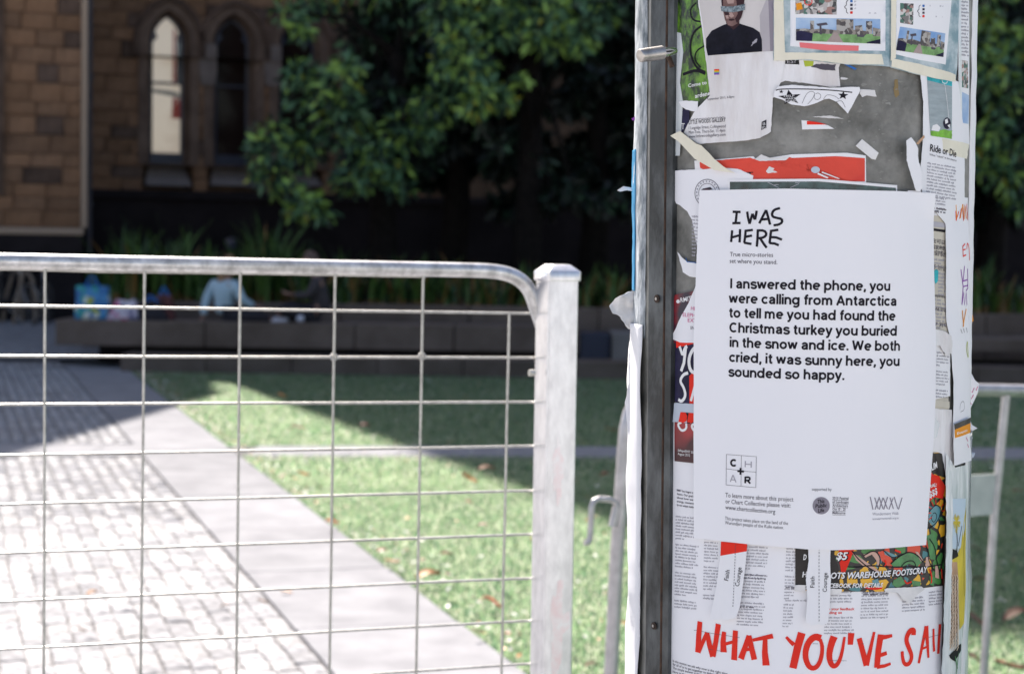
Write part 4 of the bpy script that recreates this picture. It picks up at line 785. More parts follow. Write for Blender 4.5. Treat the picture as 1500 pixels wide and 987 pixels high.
greek(S, 'newsprint_text', 1366, 381, 19, 3, 5, M['ink_grey'], 0.13, 2.1, seed=50, ragged=.3); greek(S, 'newsprint_text', 1374, 402, 12, 7, 5, M['ink_grey'], 0.13, 2.1, seed=51, ragged=.5); greek(S, 'newsprint_text', 1367, 440, 19, 10, 5, M['ink_grey'], 0.13, 2.0, seed=52, ragged=.5)
printed(S, 'blue_crystal', [(1366.5, 397), (1371, 394.5), (1374, 397), (1373, 412), (1369.5, 416), (1366.5, 408)], M['ink_teal'], 4)
S = sheet('leaflet', 'small white page of fine print below the newspaper strip, behind the main notice edge', 'poster', rag([(1362, 498), (1382, 500), (1392, 510), (1392, 580), (1368, 585), (1362, 584)], .3, 6), M['paper'], 2.6)
greek(S, 'fine_print', 1371.5, 517, 19, 15, 4.6, M['ink_grey'], 0.1, 1.5, -0.03, seed=60, para=6)
sheet('tape_piece', 'beige tape band across the torn papers at the right of the main notice', 'tape', [(1366, 585), (1391, 588), (1391, 598), (1366, 594)], M['newsprint'], 3)
sheet('torn_paper', 'dirty white crumpled paper right of the main notice, above the comic poster', 'paper', rag([(1360, 598), (1394, 600), (1397, 640), (1396, 700), (1386, 705), (1380, 664), (1360, 660)], .5, 5, 3), M['paper_aged'], 2.8)
sheet('tape_piece', 'grimy clear tape loop at the right edge of the main notice', 'tape', rag([(1360, 615), (1370, 612), (1376, 620), (1372, 640), (1364, 645), (1358, 632)], .5, 4), M['plastic'], 4.5)
S = sheet('handmade_poster', 'long white poster hand-lettered in orange, red and purple marker, right side of the pole', 'poster', rag([(1384, 290), (1400, 288), (1417, 290), (1418, 500), (1418, 600), (1414, 650), (1394, 640), (1396, 560), (1391, 500), (1386, 470), (1384, 400)], 0.3, 7, 8), M['paper_main'], 3.3, lift=lambda s, z: 0.001 + 0.0015 * noise.noise(Vector((z * 18, 0, 1))))
def c9(*p): return cr(1340, 280, 4.93, p)
strokes2d(S, 'orange_letters', [(c9((285, 80), (293, 215)), 1.7), (smoothp(c9((285, 85), (310, 90), (300, 130), (315, 140), (300, 190), (293, 212))), 1.7), (c9((318, 200), (335, 90), (345, 215)), 1.7), (c9((350, 205), (355, 100), (362, 160), (370, 95), (376, 210)), 1.7)], 1.2, M['ink_red'], 2)
strokes2d(S, 'yellow_letters', [(c9((290, 85), (297, 200)), 2.0), (c9((322, 195), (338, 95)), 2.0), (c9((340, 95), (350, 205)), 2.0), (c9((357, 110), (366, 200)), 2.0), (c9((338, 860), (346, 975)), 2.3), (c9((365, 850), (350, 930), (342, 980)), 2.3)], 1.2, M['ink_orange'], 3)
strokes2d(S, 'red_letters', [(c9((350, 380), (333, 400), (335, 470), (355, 460)), 1.9), (c9((334, 425), (352, 420)), 1.7), (smoothp(c9((360, 420), (366, 370), (376, 400), (378, 500)), 1), 1.7)], 1.2, M['ink_red'], 2)
strokes2d(S, 'purple_letters', [(c9((320, 565), (340, 690), (335, 820)), 1.9), (c9((345, 540), (338, 650), (365, 640)), 1.9), (c9((365, 560), (372, 700), (360, 720)), 1.9), (c9((335, 820), (345, 730), (352, 820), (362, 735), (370, 822)), 1.9), (c9((338, 690), (372, 680)), 1.7)], 1.2, M['ink_purple'], 2)
strokes2d(S, 'black_marks', [([(1406, 482), (1408, 488)], 1), ([(1410, 481), (1411, 487)], 1), ([(1414, 480), (1415, 487)], 1)], 1, M['ink'], 2)
strokes2d(S, 'lime_letter', [(smoothp([(1415, 500), (1413, 510), (1417, 528), (1415, 500)]), 1.6)], 1.5, M['ink_lime'], 2)
strokes2d(S, 'pencil_doodle', [(smoothp([(1404, 600), (1405, 590), (1410, 586), (1411, 600), (1405, 603)]), 0.6)], .6, M['ink_soft'], 2)
fl = flap('paper_flap', 'white flap with pink handwriting bulging out over the right barrier rail', 'paper', [(1412, 540), (1421, 543), (1428, 556), (1434, 562), (1433, 574), (1427, 588), (1420, 602), (1414, 606), (1408, 580)], 2.06, M['paper'], 0.004, 4)
for k, pa in enumerate((((1414, 577), (1416, 572), (1418, 577), (1421, 571), (1424, 575), (1427, 568), (1430, 572), (1432, 566)), ((1414, 587), (1416, 582), (1418, 586), (1421, 581), (1423, 584), (1426, 578)), ((1415, 596), (1417, 591), (1419, 595), (1421, 589), (1423, 592)))):
    mb = MB(); q = [P(x, y, 2.045) for x, y in pa]; mb.tube(q, 0.00045, 4); o = mb.build('handwriting', M['ink_magenta'], fl)
flap('paper_flap', 'small curled white and orange paper end on the right edge below the purple lettering', 'paper', [(1414, 460), (1425, 461), (1426, 470), (1421, 474), (1420, 466), (1415, 468)], 2.08, M['ink_orange'], 0.003, 1)
flap('paper_flap', 'torn white paper strips curling off the right edge beside the orange tag', 'paper', [(1416, 608), (1421, 612), (1424, 622), (1432, 627), (1425, 631), (1421, 630), (1426, 642), (1421, 644), (1417, 632)], 2.07, M['paper'], 0.006, 2)
flap('paper_flap', 'small white and blue curl on the right edge below the orange tag', 'paper', [(1419, 668), (1424, 662), (1429, 663), (1427, 669), (1422, 672)], 2.07, M['palegrey_print'], 0.002, 2)
S = sheet('ticket_tag', 'white ticket with a black and orange header on the right edge of the pole', 'tag', rag([(1395, 621), (1419, 611), (1418, 640), (1420, 674), (1395, 682), (1394, 650)], .2, 6), M['paper'], 5.5, lift=lambda s, z: 0.002)
printed(S, 'black_header', [(1395, 621), (1419, 611), (1418.5, 619), (1395.5, 629)], M['black_print'], 2); printed(S, 'orange_header', [(1395.5, 629), (1418.5, 619), (1418.3, 633), (1396, 641)], M['ink_orange'], 2)
ptext(S, 'header_text', [('Events', 1399, 636.5, 1414, 631, 4)], M['ink_white'], 0.01)
strokes2d(S, 'red_marks', [([(1412, 640), (1415, 646)], 1.2), ([(1414, 650), (1416, 655)], 1.2)], 1, M['ink_magenta'], 2)
# right column, lower: film over painted poster
S = sheet('painted_poster', 'painted poster of a yellow palm and straw stalks, low on the right edge', 'poster', rag([(1383, 664), (1396, 684), (1412, 680), (1412, 760), (1412, 880), (1407, 925), (1404, 960), (1402, 1100), (1378, 1100), (1380, 860), (1385, 740)], 0.3, 8, 6), M['plastic'], 2.5, lift=lambda s, z: 0.0025)
def d3(*p): return cr(1340, 660, 3.02, p)
printed(S, 'pale_sky', d3((132, 210), (212, 210), (212, 330), (190, 430), (132, 430)), mat('printed_pale_sky', (0.5, 0.62, 0.72), 0.4), 2)
printed(S, 'black_silhouette', rag(d3((132, 440), (140, 425), (175, 440), (180, 465), (150, 480), (132, 470)), .5, 4), M['ink'], 3)
printed(S, 'yellow_ground', [d3((132, 465), (180, 450), (200, 400), (213, 330), (213, 600), (205, 760), (185, 790), (180, 600), (165, 500), (132, 500)), d3((200, 350), (214, 240), (214, 420), (190, 450))], M['palmyellow'], 2)
printed(S, 'tan_ground', d3((132, 490), (175, 490), (180, 560), (180, 780), (140, 880), (132, 700)), M['tan_print'], 3)
rr_ = random.Random(4)
strokes2d(S, 'palm_fronds', [(d3((173, 310), (173 + 16 * math.cos(a), 318 + rr_.uniform(20, 50) * math.sin(a))), 1.3) for a in [i * 2 * math.pi / 26 for i in range(26)]], 1, M['palmyellow'], 4)
strokes2d(S, 'straw_stalks', [(smoothp(d3((x + rr_.uniform(-4, 4), y), (x + 6, y + 18), (x - 3, y + 36)), 1), 1.6) for y in range(545, 850, 13) for x in (142, 152, 163, 174)], 1.6, M['straw'], 5)
strokes2d(S, 'straw_shadows', [(smoothp(d3((x + rr_.uniform(-4, 4), y), (x + 5, y + 14), (x - 2, y + 26)), 1), 0.6) for y in range(550, 850, 19) for x in (147, 158, 169)], .6, M['ink'], 7)
strokes2d(S, 'palm_trunk', [(d3((173, 330), (176, 400), (172, 470)), 2.5), (d3((196, 330), (180, 420)), 1.6), (d3((214, 250), (205, 420), (206, 640)), 1.0)], 1, M['ink'], 3)
printed(S, 'dark_bottom', rag(d3((140, 900), (190, 850), (190, 880), (165, 930), (145, 915)), .6, 4), M['ink'], 4)
strokes2d(S, 'green_strokes', [(d3((165, 905), (175, 960)), 2), (d3((180, 890), (170, 985)), 1.6)], 1, M['comic_green'], 5)
sheet('plastic_film', 'long torn clear plastic film hanging between the comic poster and the painted poster', 'plastic film', rag([(1381, 664), (1388, 690), (1392, 740), (1390, 850), (1386, 960), (1380, 1090), (1374, 1090), (1378, 900), (1383, 800), (1382, 700)], .6, 7, 4), M['plastic'], 6.5, lift=lambda s, z: 0.003 + 0.002 * noise.noise(Vector((z * 22, 2, 1))))
strip('paper_layer', 'dark wet-looking film layer behind the painted poster on the lower right edge', (60, 98), zt(1100), zt(640), 0.0025, M['plastic'], 3, 0.003, 'plastic film')
strip('paper_layer', 'white paper layers along the right edge of the pole, upper half', (62, 100), zt(660), zt(-60), 0.0005, M['paper'], 9, 0.001, 'paper')

flap('paper_flap', 'curled white paper corner on the right edge beside the narrow top poster', 'paper', rag([(1415, 196), (1423, 202), (1426, 210), (1420, 216), (1416, 224)], .4, 3), 2.09, M['paper'], 0.003, 6)
flap('paper_flap', 'ragged white paper sliver on the right edge below the ticket', 'paper', rag([(1411, 690), (1417, 700), (1415, 722), (1418, 740), (1412, 752), (1409, 720)], .6, 4), 2.08, M['paper_aged'], 0.004, 8)
flap('paper_flap', 'short ragged paper edge on the right side beside the lime letter', 'paper', rag([(1415, 505), (1421, 512), (1422, 530), (1416, 538)], .5, 3), 2.09, M['paper'], 0.003, 9)
sheet('torn_paper', 'torn cream paper edge along the boundary between notice and newspaper strip', 'paper', rag([(1362, 480), (1378, 484), (1392, 492), (1393, 516), (1384, 520), (1374, 506), (1364, 508)], .8, 4, 5), M['paper_aged'], 3.1, lift=lambda s, z: 0.002)
# --- the main notice
def lift_main(s, z):
    sl = cyl(1026, 500)[0]; return 0.0015 + 0.004 * max(0, 1 - (s - sl) / 0.03) ** 2 + 0.0016 * noise.noise(Vector((s * 9, z * 5, 7))) + 0.004 * max(0, 1 - math.hypot(s - cyl(1365, 283)[0], z - cyl(1365, 283)[1]) / 0.03)
S = sheet('main_notice', 'large clean white notice headed I WAS HERE with a short printed story', 'notice', [(1028.5, 279), (1150, 276.5), (1310, 280), (1365, 283), (1366.5, 400), (1369.5, 500), (1368.5, 585), (1366, 640), (1355, 797.5), (1290, 803), (1218, 805), (1180, 803.5), (1100, 796.5), (1020.6, 787.5), (1020, 640), (1020.5, 497), (1024, 400)], M['paper_main'], 5.5, lift=lift_main, cs=0.004)
MAIN = S
def lt(*p): return cr(*A3, p)
hw = 3.2
strokes2d(S, 'headline', [lt((835, 431), (884, 432)), lt((861, 432), (853, 502)), lt((833, 503), (884, 501)), lt((925, 430), (931, 470), (940, 507)), lt((940, 507), (950, 470), (958, 443)), lt((958, 443), (968, 470), (974, 480)), lt((974, 480), (980, 450), (984, 424)),
 lt((1000, 504), (1022, 460), (1042, 420)), lt((1042, 420), (1055, 465), (1067, 512)), lt((1012, 480), (1055, 476)), smoothp(lt((1128, 408), (1092, 418), (1078, 440), (1082, 462), (1110, 470), (1140, 476), (1142, 498), (1120, 512), (1088, 516)), 1),
 lt((832, 547), (829, 580), (825, 621)), lt((881, 540), (880, 580), (878, 623)), lt((829, 592), (880, 578)), lt((916, 548), (912, 590), (907, 626)), lt((910, 551), (961, 545)), lt((912, 589), (955, 580)), lt((906, 625), (952, 633)),
 lt((991, 545), (989, 600), (985, 650)), smoothp(lt((985, 548), (1032, 548), (1046, 572), (1030, 592), (990, 598)), 1), lt((1005, 596), (1026, 630), (1046, 657)), lt((1073, 550), (1068, 590), (1064, 628)), lt((1066, 552), (1118, 544)), lt((1068, 590), (1105, 592), (1141, 606)), lt((1062, 627), (1095, 630), (1121, 641))], hw, M['ink'])
ptext(S, 'subtitle', [('True micro-stories', 1070.4, 375.5, 1133, 376.5, 6.2), ('set where you stand.', 1070, 385.2, 1139, 387, 6.2)], M['ink_soft'], 0.004)
story(S, 'story_text', [("I answered the phone, you", 1070.5, 422.2, 1301.3, 426, 14.6), ("were calling from Antarctica", 1069.2, 443.6, 1310.6, 447.8, 14.6), ("to tell me you had found the", 1069, 464.8, 1309, 469.6, 14.6), ("Christmas turkey you buried", 1069.4, 486.6, 1311.5, 491.6, 14.6), ("in the snow and ice. We both", 1069.7, 508, 1316, 513.4, 14.6), ("cried, it was sunny here, you", 1068.7, 529.6, 1315.4, 535.8, 14.6), ("sounded so happy.", 1067.7, 551.1, 1235.9, 556.4, 14.6)], M['ink'])
q = lambda u, v: tuple(np.array([1065.2, 665]) * (1 - u) * (1 - v) + np.array([1108.6, 668.2]) * u * (1 - v) + np.array([1108, 713.5]) * u * v + np.array([1064.8, 709.5]) * (1 - u) * v)
strokes2d(S, 'logo_frame', [([q(0, 0), q(.5, 0), q(1, 0)], .5), ([q(0, .47), q(.5, .5), q(1, .5)], .5), ([q(0, 1), q(.5, 1), q(1, 1)], .5), ([q(0, 0), q(0, .5), q(0, 1)], .5), ([q(.5, 0), q(.5, .5), q(.5, 1)], .5), ([q(1, 0), q(1, .5), q(1, 1)], .5)], 0.6, M['ink_soft'])
strokes2d(S, 'logo_letters', [([(1075.8 + 4 * math.cos(R(a)), 677.4 + 4.4 * math.sin(R(a))) for a in range(45, 316, 30)], 2.5), ([(1092.6, 707), (1092.9, 697.5)], 2.5), (smoothp([(1092.6, 698.4), (1099, 698), (1099.5, 702.5), (1092.8, 703.2)], 1), 2.2), ([(1096, 703), (1100, 707.5)], 2.4)], 2, M['ink'], 3)
strokes2d(S, 'logo_cross', [([(1081.2, 689.2), (1090.8, 690)], 2.7), ([(1086.1, 684.6), (1085.8, 694.6)], 2.7)], 2, M['ink'], 5)
strokes2d(S, 'logo_pale_letters', [([(1092.8, 674.5), (1092.6, 683.5)], 1.5), ([(1101.5, 675.3), (1101.2, 684.2)], 1.5), ([(1092.8, 679), (1101.3, 679.8)], 1.3), ([(1071, 705), (1074.8, 695)], 1.4), ([(1074.8, 695), (1079.2, 705.8)], 1.4), ([(1072.4, 702), (1077.8, 702.6)], 1.1)], 1, M['ink_grey'], 3)
ptext(S, 'footer', [('To learn more about this project', 1063.7, 727.2, 1162.3, 733.7, 6.2), ('or Chart Collective please visit:', 1064, 736.3, 1158.2, 742.6, 6.2), ('www.chartcollective.org', 1063.7, 745, 1136, 751.6, 6.2)], M['ink_soft'], 0.003)
ptext(S, 'acknowledgement', [('This project takes place on the land of the', 1063.3, 760.4, 1154.6, 767.9, 4.8), ('Wurundjeri people of the Kulin nation.', 1063.3, 766.8, 1148.2, 774.2, 4.8)], M['ink_soft'])
ptext(S, 'supported_by', [('supported by', 1188.9, 717.8, 1217.6, 718.4, 4.4)], M['ink_soft'])
printed(S, 'grey_disc', [(1202.5 + 12.5 * math.cos(t), 739.8 + 12.7 * math.sin(t)) for t in th[:-1]], M['circle_grey'], 2)
ptext(S, 'disc_text', [('This', 1197.5, 736.5, 1207.5, 735.3, 5.2), ('Public', 1194, 743, 1211, 741.6, 5.2), ('Life', 1198, 749.8, 1207, 748.6, 5.2)], M['ink'], 0.02, 0.2, 4)
ptext(S, 'festival_text', [('2015 Festival', 1218.8, 730.6, 1242, 731, 3.6), ('of Landscape', 1218.8, 736, 1242.2, 736.4, 3.6), ('Architecture', 1218.8, 741.3, 1241.2, 741.7, 3.6), ('Oct 10 - 20', 1218.8, 746.6, 1237.6, 747, 3.6), ('Melbourne', 1218.8, 751.9, 1237.4, 752.2, 3.6)], M['ink_soft'], 0.012)
strokes2d(S, 'festival_rules', [[(1218.8, y), (x, y + .3)] for y, x in ((731.9, 1242), (737.3, 1242), (742.6, 1241), (747.9, 1238), (753.3, 1237.5))], 0.45, M['ink_soft'])
strokes2d(S, 'zigzag_logo', [[(x, 727 + (k % 3)), (x2, 745.5 - (k % 2))] for k, (x, x2) in enumerate(((1273.5, 1277.5), (1280, 1285), (1286, 1280.5), (1286, 1292), (1292, 1286.5), (1292.5, 1298.5), (1298.5, 1293), (1302, 1307), (1306.5, 1300.5), (1308, 1313.5), (1319.8, 1314.5)))], 1.5, M['circle_grey'])
ptext(S, 'walk_text', [('Wonderment Walk', 1276.5, 754, 1315, 753, 4.2), ('wondermentwalk.org.au', 1276.3, 760.7, 1315, 759.3, 3.4)], M['ink_grey'])
sheet('tape_piece', 'clear tape holding the top left corner of the main notice', 'tape', rag([(1029, 279.5), (1047, 279), (1048.5, 292), (1044, 297), (1030, 297)], .3, 5), mat('translucent_tape', (0.62, 0.615, 0.67), 0.35), 7.4, edge=False)
sheet('torn_paper', 'painted grey shadow of a curl on the top right corner of the main notice', 'paper', [(1330, 279), (1350, 280), (1346, 290), (1341, 287), (1338, 301), (1333, 296), (1328, 298), (1327, 288)], mat('curl_shadow_grey', (0.66, 0.65, 0.68), 0.5), 7.6, edge=False)  # grey sheet stands in for the cast shadow of the paper curl
# tear-off tabs
def tab(label, pl, fold, texts, red=None, lf=0.005):
    z0 = cyl(*pl[0])[1]
    S = sheet('tearoff_tab', label, 'paper tab', rag(pl, 0.12, 4, 2), M['paper'], 4.6, lift=lambda s, z: 0.0005 + lf * min(1, max(0, (z0 - z) / 0.08)) ** 1.5 * (0.6 + 0.4 * abs(math.sin(s * 90))), cs=0.003, cz=0.005)
    strokes2d(S, 'perforation', [([fold[0][i], fold[1][i]], 0.9) for i in range(0)] or [([(fold[0][0] + (fold[1][0] - fold[0][0]) * i / 22, fold[0][1] + (fold[1][1] - fold[0][1]) * i / 22), (fold[0][0] + (fold[1][0] - fold[0][0]) * (i + .55) / 22, fold[0][1] + (fold[1][1] - fold[0][1]) * (i + .55) / 22)], 0.8) for i in range(22)], 0.8, M['ink_soft'])
    if red: printed(S, 'red_band', red, M['ink_red'])
    ptext(S, 'names', texts, M['ink'], 0.005)
    return S
tab('white tear-off tabs with a red top, printed Faith and Courage, left pair', b1((957, 55), (1125, 72), (1115, 200), (1083, 480), (1060, 540), (1000, 560), (897, 550), (930, 350), (950, 150)), (b1((1050, 75))[0], b1((1040, 480))[0]), [('Faith', 1067.8, 850, 1070, 834.5, 6, 1), ('Courage', 1084, 858, 1087, 830.5, 6, 1)], b1((957, 55), (1125, 72), (1122, 118), (1050, 130), (953, 147)))
tab('white tear-off tabs printed Faith and Courage, right pair in front of the comic poster', b2((105, 95), (250, 95), (246, 200), (250, 300), (240, 480), (228, 578), (200, 590), (165, 583), (130, 592), (86, 568), (100, 430), (90, 300), (108, 180)), (b2((175, 100))[0], b2((172, 575))[0]), [('Faith', 1192.5, 859.5, 1193, 843.5, 6, 1), ('Courage', 1210.5, 866, 1211.5, 838, 6, 1)])
bpy.context.view_layer.update()

# ================================================================== THE GATE AND ITS POST
ZV = Vector((0, 0, 1))
gp0 = P(0, 450, 2.925); gp1 = P(783, 450, 3.240); gdir = Vector((gp1.x - gp0.x, gp1.y - gp0.y, 0)).normalized(); gn = Vector((gdir.y, -gdir.x, 0))   # gn towards the camera
def OG(x, y, off=0.0): return onplane(x, y, gp0 + gn * off, gn)
def smooth3(pts, it=2):
    pts = [Vector(p) for p in pts]
    for _ in range(it):
        o = [pts[0]]
        for a, b in zip(pts, pts[1:]): o += [a * .75 + b * .25, a * .25 + b * .75]
        o.append(pts[-1]); pts = o
    return pts
gate = empty('mesh_gate', (gp1.x, gp1.y, 0), 'galvanised tube gate filled with welded wire mesh, left of the square post', 'gate')
gl = gate.location.copy()
def loc(pts, o=gl): return [Vector(p) - o for p in pts]
rail = [OG(x, 382.5 + 0.0190 * x) for x in (-330, -150, 0, 200, 400, 600, 690)] + [OG(*p) for p in ((722, 397), (742, 400.5), (758, 407), (770, 417), (778.5, 430), (783, 445))]
pE = rail[-1]; rail += [pE + gdir * 0.012 - ZV * 0.03, pE + gdir * 0.026 - ZV * 0.07, Vector((pE.x + gdir.x * .028, pE.y + gdir.y * .028, 0.14))]
mb = MB(); mb.tube([Vector(p) for p in smooth3(rail, 2)], 0.0128, 18); mb.build('gate_frame', M['galv_rail'], gate, smooth=True).location = -gl
pA = rail[0]; mb = MB(); mb.tube([pA, Vector((pA.x, pA.y, 0.14)), Vector((rail[-1].x, rail[-1].y, 0.14))], 0.0126, 14); mb.build('lower_frame', M['galv_rail'], gate, smooth=True).location = -gl
hw_ = [(394.5, 407.5), (448, 459.3), (521.5, 524), (592.5, 588.7), (667, 653), (738.5, 718), (810, 782), (880.5, 846), (951, 908), (1022, 971), (1094, 1035), (1166, 1098), (1238, 1162), (1310, 1226), (1382, 1290), (1454, 1353)]
for i, (a, b) in enumerate(hw_):
    xe = 782 if i else 622; pts = []
    for k in range(9):
        x = -320 + (xe + 320) * k / 8; p = OG(x, a + (b - a) * x / 782, -0.0030); p.z += 0.0014 * noise.noise(Vector((x * .01, i, 0))); pts.append(p - gl)
    mb = MB(); mb.tube(pts, 0.0023, 8); mb.build('horizontal_wire', M['wire'], gate, smooth=True)
for x0, y0, x1 in ((-228, 386, -229), (-80, 389, -82), (66, 392, 64), (212, 395, 206), (352, 398, 346), (491, 400, 482.5), (620, 403, 609.5), (746, 459, 734.5)):
    y1 = 987; pts = []
    for k in range(10):
        y = y0 + (y1 - y0) * k / 7; x = x0 + (x1 - x0) * (y - y0) / (y1 - y0) + 0.4 * noise.noise(Vector((k * .7, x0, 0))); pts.append(OG(x, y, 0.0018) - gl)
    pts.append(Vector((pts[-1].x, pts[-1].y, 0.15))); pts = [p for p in pts if p.z > 0.14]
    mb = MB(); mb.tube(pts, 0.0023, 8); mb.build('vertical_wire', M['wire'], gate, smooth=True)
for x, y in ((489, 522.5), (618, 521.5)):      # twisted tie wires
    c = OG(x, y) - gl; mb = MB()
    for k in range(3):
        pts = []
        for j in range(19):
            t = 2 * math.pi * j / 18; rr = 0.0052 + 0.0008 * k
            pts.append(c + gdir * rr * math.cos(t) * (1 if k != 1 else 0.8) + ZV * rr * (0.75 if k != 1 else 1) * math.sin(t) + gn * (0.005 * math.sin(t + k * 1.7) + (k - 1) * 0.002))
        mb.tube(pts, 0.0011, 6)
    mb.tube([c + gdir * 0.004 + gn * 0.006, c + gdir * 0.009 + gn * 0.008 - ZV * 0.003], 0.0011, 6)
    mb.build('wire_tie', M['wire'], gate, smooth=True)
for x in (66, 212, 352, 491, 620):
    c = OG(x, 382.5 + 0.0190 * x + 11.5) - gl; mb = MB(); mb.tube([c + gn * 0.001 + ZV * 0.004, c + gn * 0.0028 - ZV * 0.002], [0.0046, 0.0034], 8); mb.build('weld_bead', M['wire'], gate, smooth=True)
# square post
pa = R(23); fn = Vector((math.sin(pa), -math.cos(pa), 0)); ft = Vector((math.cos(pa), math.sin(pa), 0)); PS = 0.0565
cor = P(801, 600, 3.185); cor.z = 0
post = empty('gate_post', cor + (ft - fn) * PS / 2, 'square silver steel post with a low pyramid cap at the right end of the gate', 'post')
LM = Matrix((( ft.x, -fn.x, 0), (ft.y, -fn.y, 0), (0, 0, 1)))
ztop = P(820, 409, 3.16).z; lean = Vector((0.0, 0, 0))
def rsq(h, r, n=4):
    out = []
    for cx_, cy_, a0 in ((h - r, h - r, 0), (-h + r, h - r, 90), (-h + r, -h + r, 180), (h - r, -h + r, 270)):
        out += [(cx_ + r * math.cos(R(a0 + 90 * k / n)), cy_ + r * math.sin(R(a0 + 90 * k / n))) for k in range(n + 1)]
    return out
def stack(levels, r=0.004):
    mb = MB(); k = None; rings = []
    for h, z, rr in levels:
        ring = [LM @ Vector((x, y, z)) for x, y in rsq(h, rr)]; rings.append(ring)
    k = len(rings[0]); b = []
    for rg in rings: b += rg
    mb.add(b, [[i * k + j, i * k + (j + 1) % k, (i + 1) * k + (j + 1) % k, (i + 1) * k + j] for i in range(len(rings) - 1) for j in range(k)] + [list(range(k))[::-1], [(len(rings) - 1) * k + j for j in range(k)]])
    return mb
H2 = PS / 2
stack([(H2, 0, .004)] + [(H2, ztop * t, .004) for t in (.25, .5, .75, 1)]).build('post_shaft', M['galv'], post, smooth=True)
stack([(H2 + .003, ztop - 0.004, .005), (H2 + .0035, ztop - 0.002, .005), (H2 + .0035, ztop + 0.0115, .005), (H2 + .002, ztop + 0.0135, .005), (H2 * .64, ztop + 0.0235, .003), (H2 * .60, ztop + 0.0242, .003)]).build('post_cap', M['galv'], post, smooth=True)
for (y0, y1, xa, xb, nm) in ((640, 740, 0.2, 0.6, 0), (850, 1000, 0.15, 0.85, 2)):
    z0 = P(820, y0, 3.16).z; z1 = P(820, y1, 3.16).z; mb = MB(); rr = random.Random(nm); ring = []
    for i in range(22):
        t = 2 * math.pi * i / 22; rx = rr.uniform(.45, 1.15); ring.append(LM @ Vector((PS * ((xa + xb) / 2 - .5) + PS * (xb - xa) / 2 * math.cos(t) * rx, -H2 - 0.0004, (z0 + z1) / 2 + (z0 - z1) / 2 * math.sin(t) * rx)))
    mb.add(ring, [list(range(22))]); mb.build('paint_smear', M['pinksmear'], post)
mb = MB(); q = P(783, 546, 3.20) - post.location; mb.tube([q - ft * .01, q + ft * 0.0], 0.006, 10); mb.build('hinge_bolt', M['wire'], post, smooth=True)

# ================================================================== CROWD BARRIER behind the pole
BA = P(912, 700, 4.7); BB = P(1462, 700, 5.35); bd = Vector((BB.x - BA.x, BB.y - BA.y, 0)).normalized(); bnn = Vector((bd.y, -bd.x, 0))
def OB(x, y): return onplane(x, y, BA, bnn)
bar = empty('crowd_barrier', (BA.x, BA.y, 0), 'steel crowd-control barrier standing on the turf behind the pole, hook showing at its left', 'barrier')
bl = bar.location.copy()
def bb_(pts): return [Vector(p) - bl for p in pts]
top_l = OB(965, 566); corner = [OB(888, 1120), OB(895, 987), OB(903, 820), (OB(908.5, 740)), OB(914, 660), OB(917, 628), OB(922, 606), OB(931, 587), OB(945, 572)]
rgt = [OB(1000, 567), OB(1200, 568), OB(1430, 571), OB(1560, 573), OB(1700, 575)]
low = corner[0]; foot = Vector((low.x - .02, low.y, 0.06))
mb = MB(); mb.tube(bb_([foot] + corner + rgt), 0.0178, 16); mb.build('outer_frame', M['barrier'], bar, smooth=True)
mb = MB(); mb.tube(bb_([OB(1474, 578), OB(1458, 740), OB(1441, 987), OB(1434, 1120)]), 0.0125, 12); mb.build('upright', M['barrier'], bar, smooth=True)
mb = MB(); mb.tube(bb_([OB(1690, 578), OB(1640, 1180)]), 0.0178, 12); mb.build('outer_upright', M['barrier'], bar, smooth=True)
zb = 0.17; a = foot.copy(); a.z = zb; b = OB(1650, 800); b.z = zb; mb = MB(); mb.tube(bb_([a, b]), 0.0178, 12); mb.build('bottom_rail', M['barrier'], bar, smooth=True)
q = [OB(1403, 696), OB(1457.5, 694), OB(1454.5, 753), OB(1403, 757)]
mb = MB(); mb.add([v - bl + bnn * .004 for v in q] + [v - bl - bnn * .002 for v in q], [(0, 1, 2, 3), (7, 6, 5, 4), (0, 4, 5, 1), (1, 5, 6, 2), (2, 6, 7, 3), (3, 7, 4, 0)]); mb.build('sign_plate', M['plate'], bar)
hk = [OB(893, 770), OB(896, 755), OB(899, 742), OB(897, 734), OB(889, 730), OB(873, 729.5), OB(866, 733), OB(863, 742), OB(862, 765), OB(860.5, 787), OB(858, 793), OB(853, 793)]
mb = MB(); mb.tube([v - bl + bnn * .012 for v in hk], 0.0078, 12); mb.build('hook', M['barrier'], bar, smooth=True)
mb = MB(); mb.tube([OB(893, 770) - bl + bnn * .012, OB(899, 742) - bl + bnn * .012], 0.0105, 8); mb.build('hook_weld', M['barrier'], bar, smooth=True)
for fx in (0.10, 1.0):
    c = BA + bd * fx; c.z = 0; mb = MB(); mb.box(c - bl + ZV * 0.012, (0.05, 0.6, 0.012), Matrix.Rotation(math.atan2(bd.y, bd.x), 3, 'Z')); mb.tube([c - bl + ZV * .01, c - bl + ZV * zb], 0.012, 8); mb.build('foot', M['barrier'], bar)

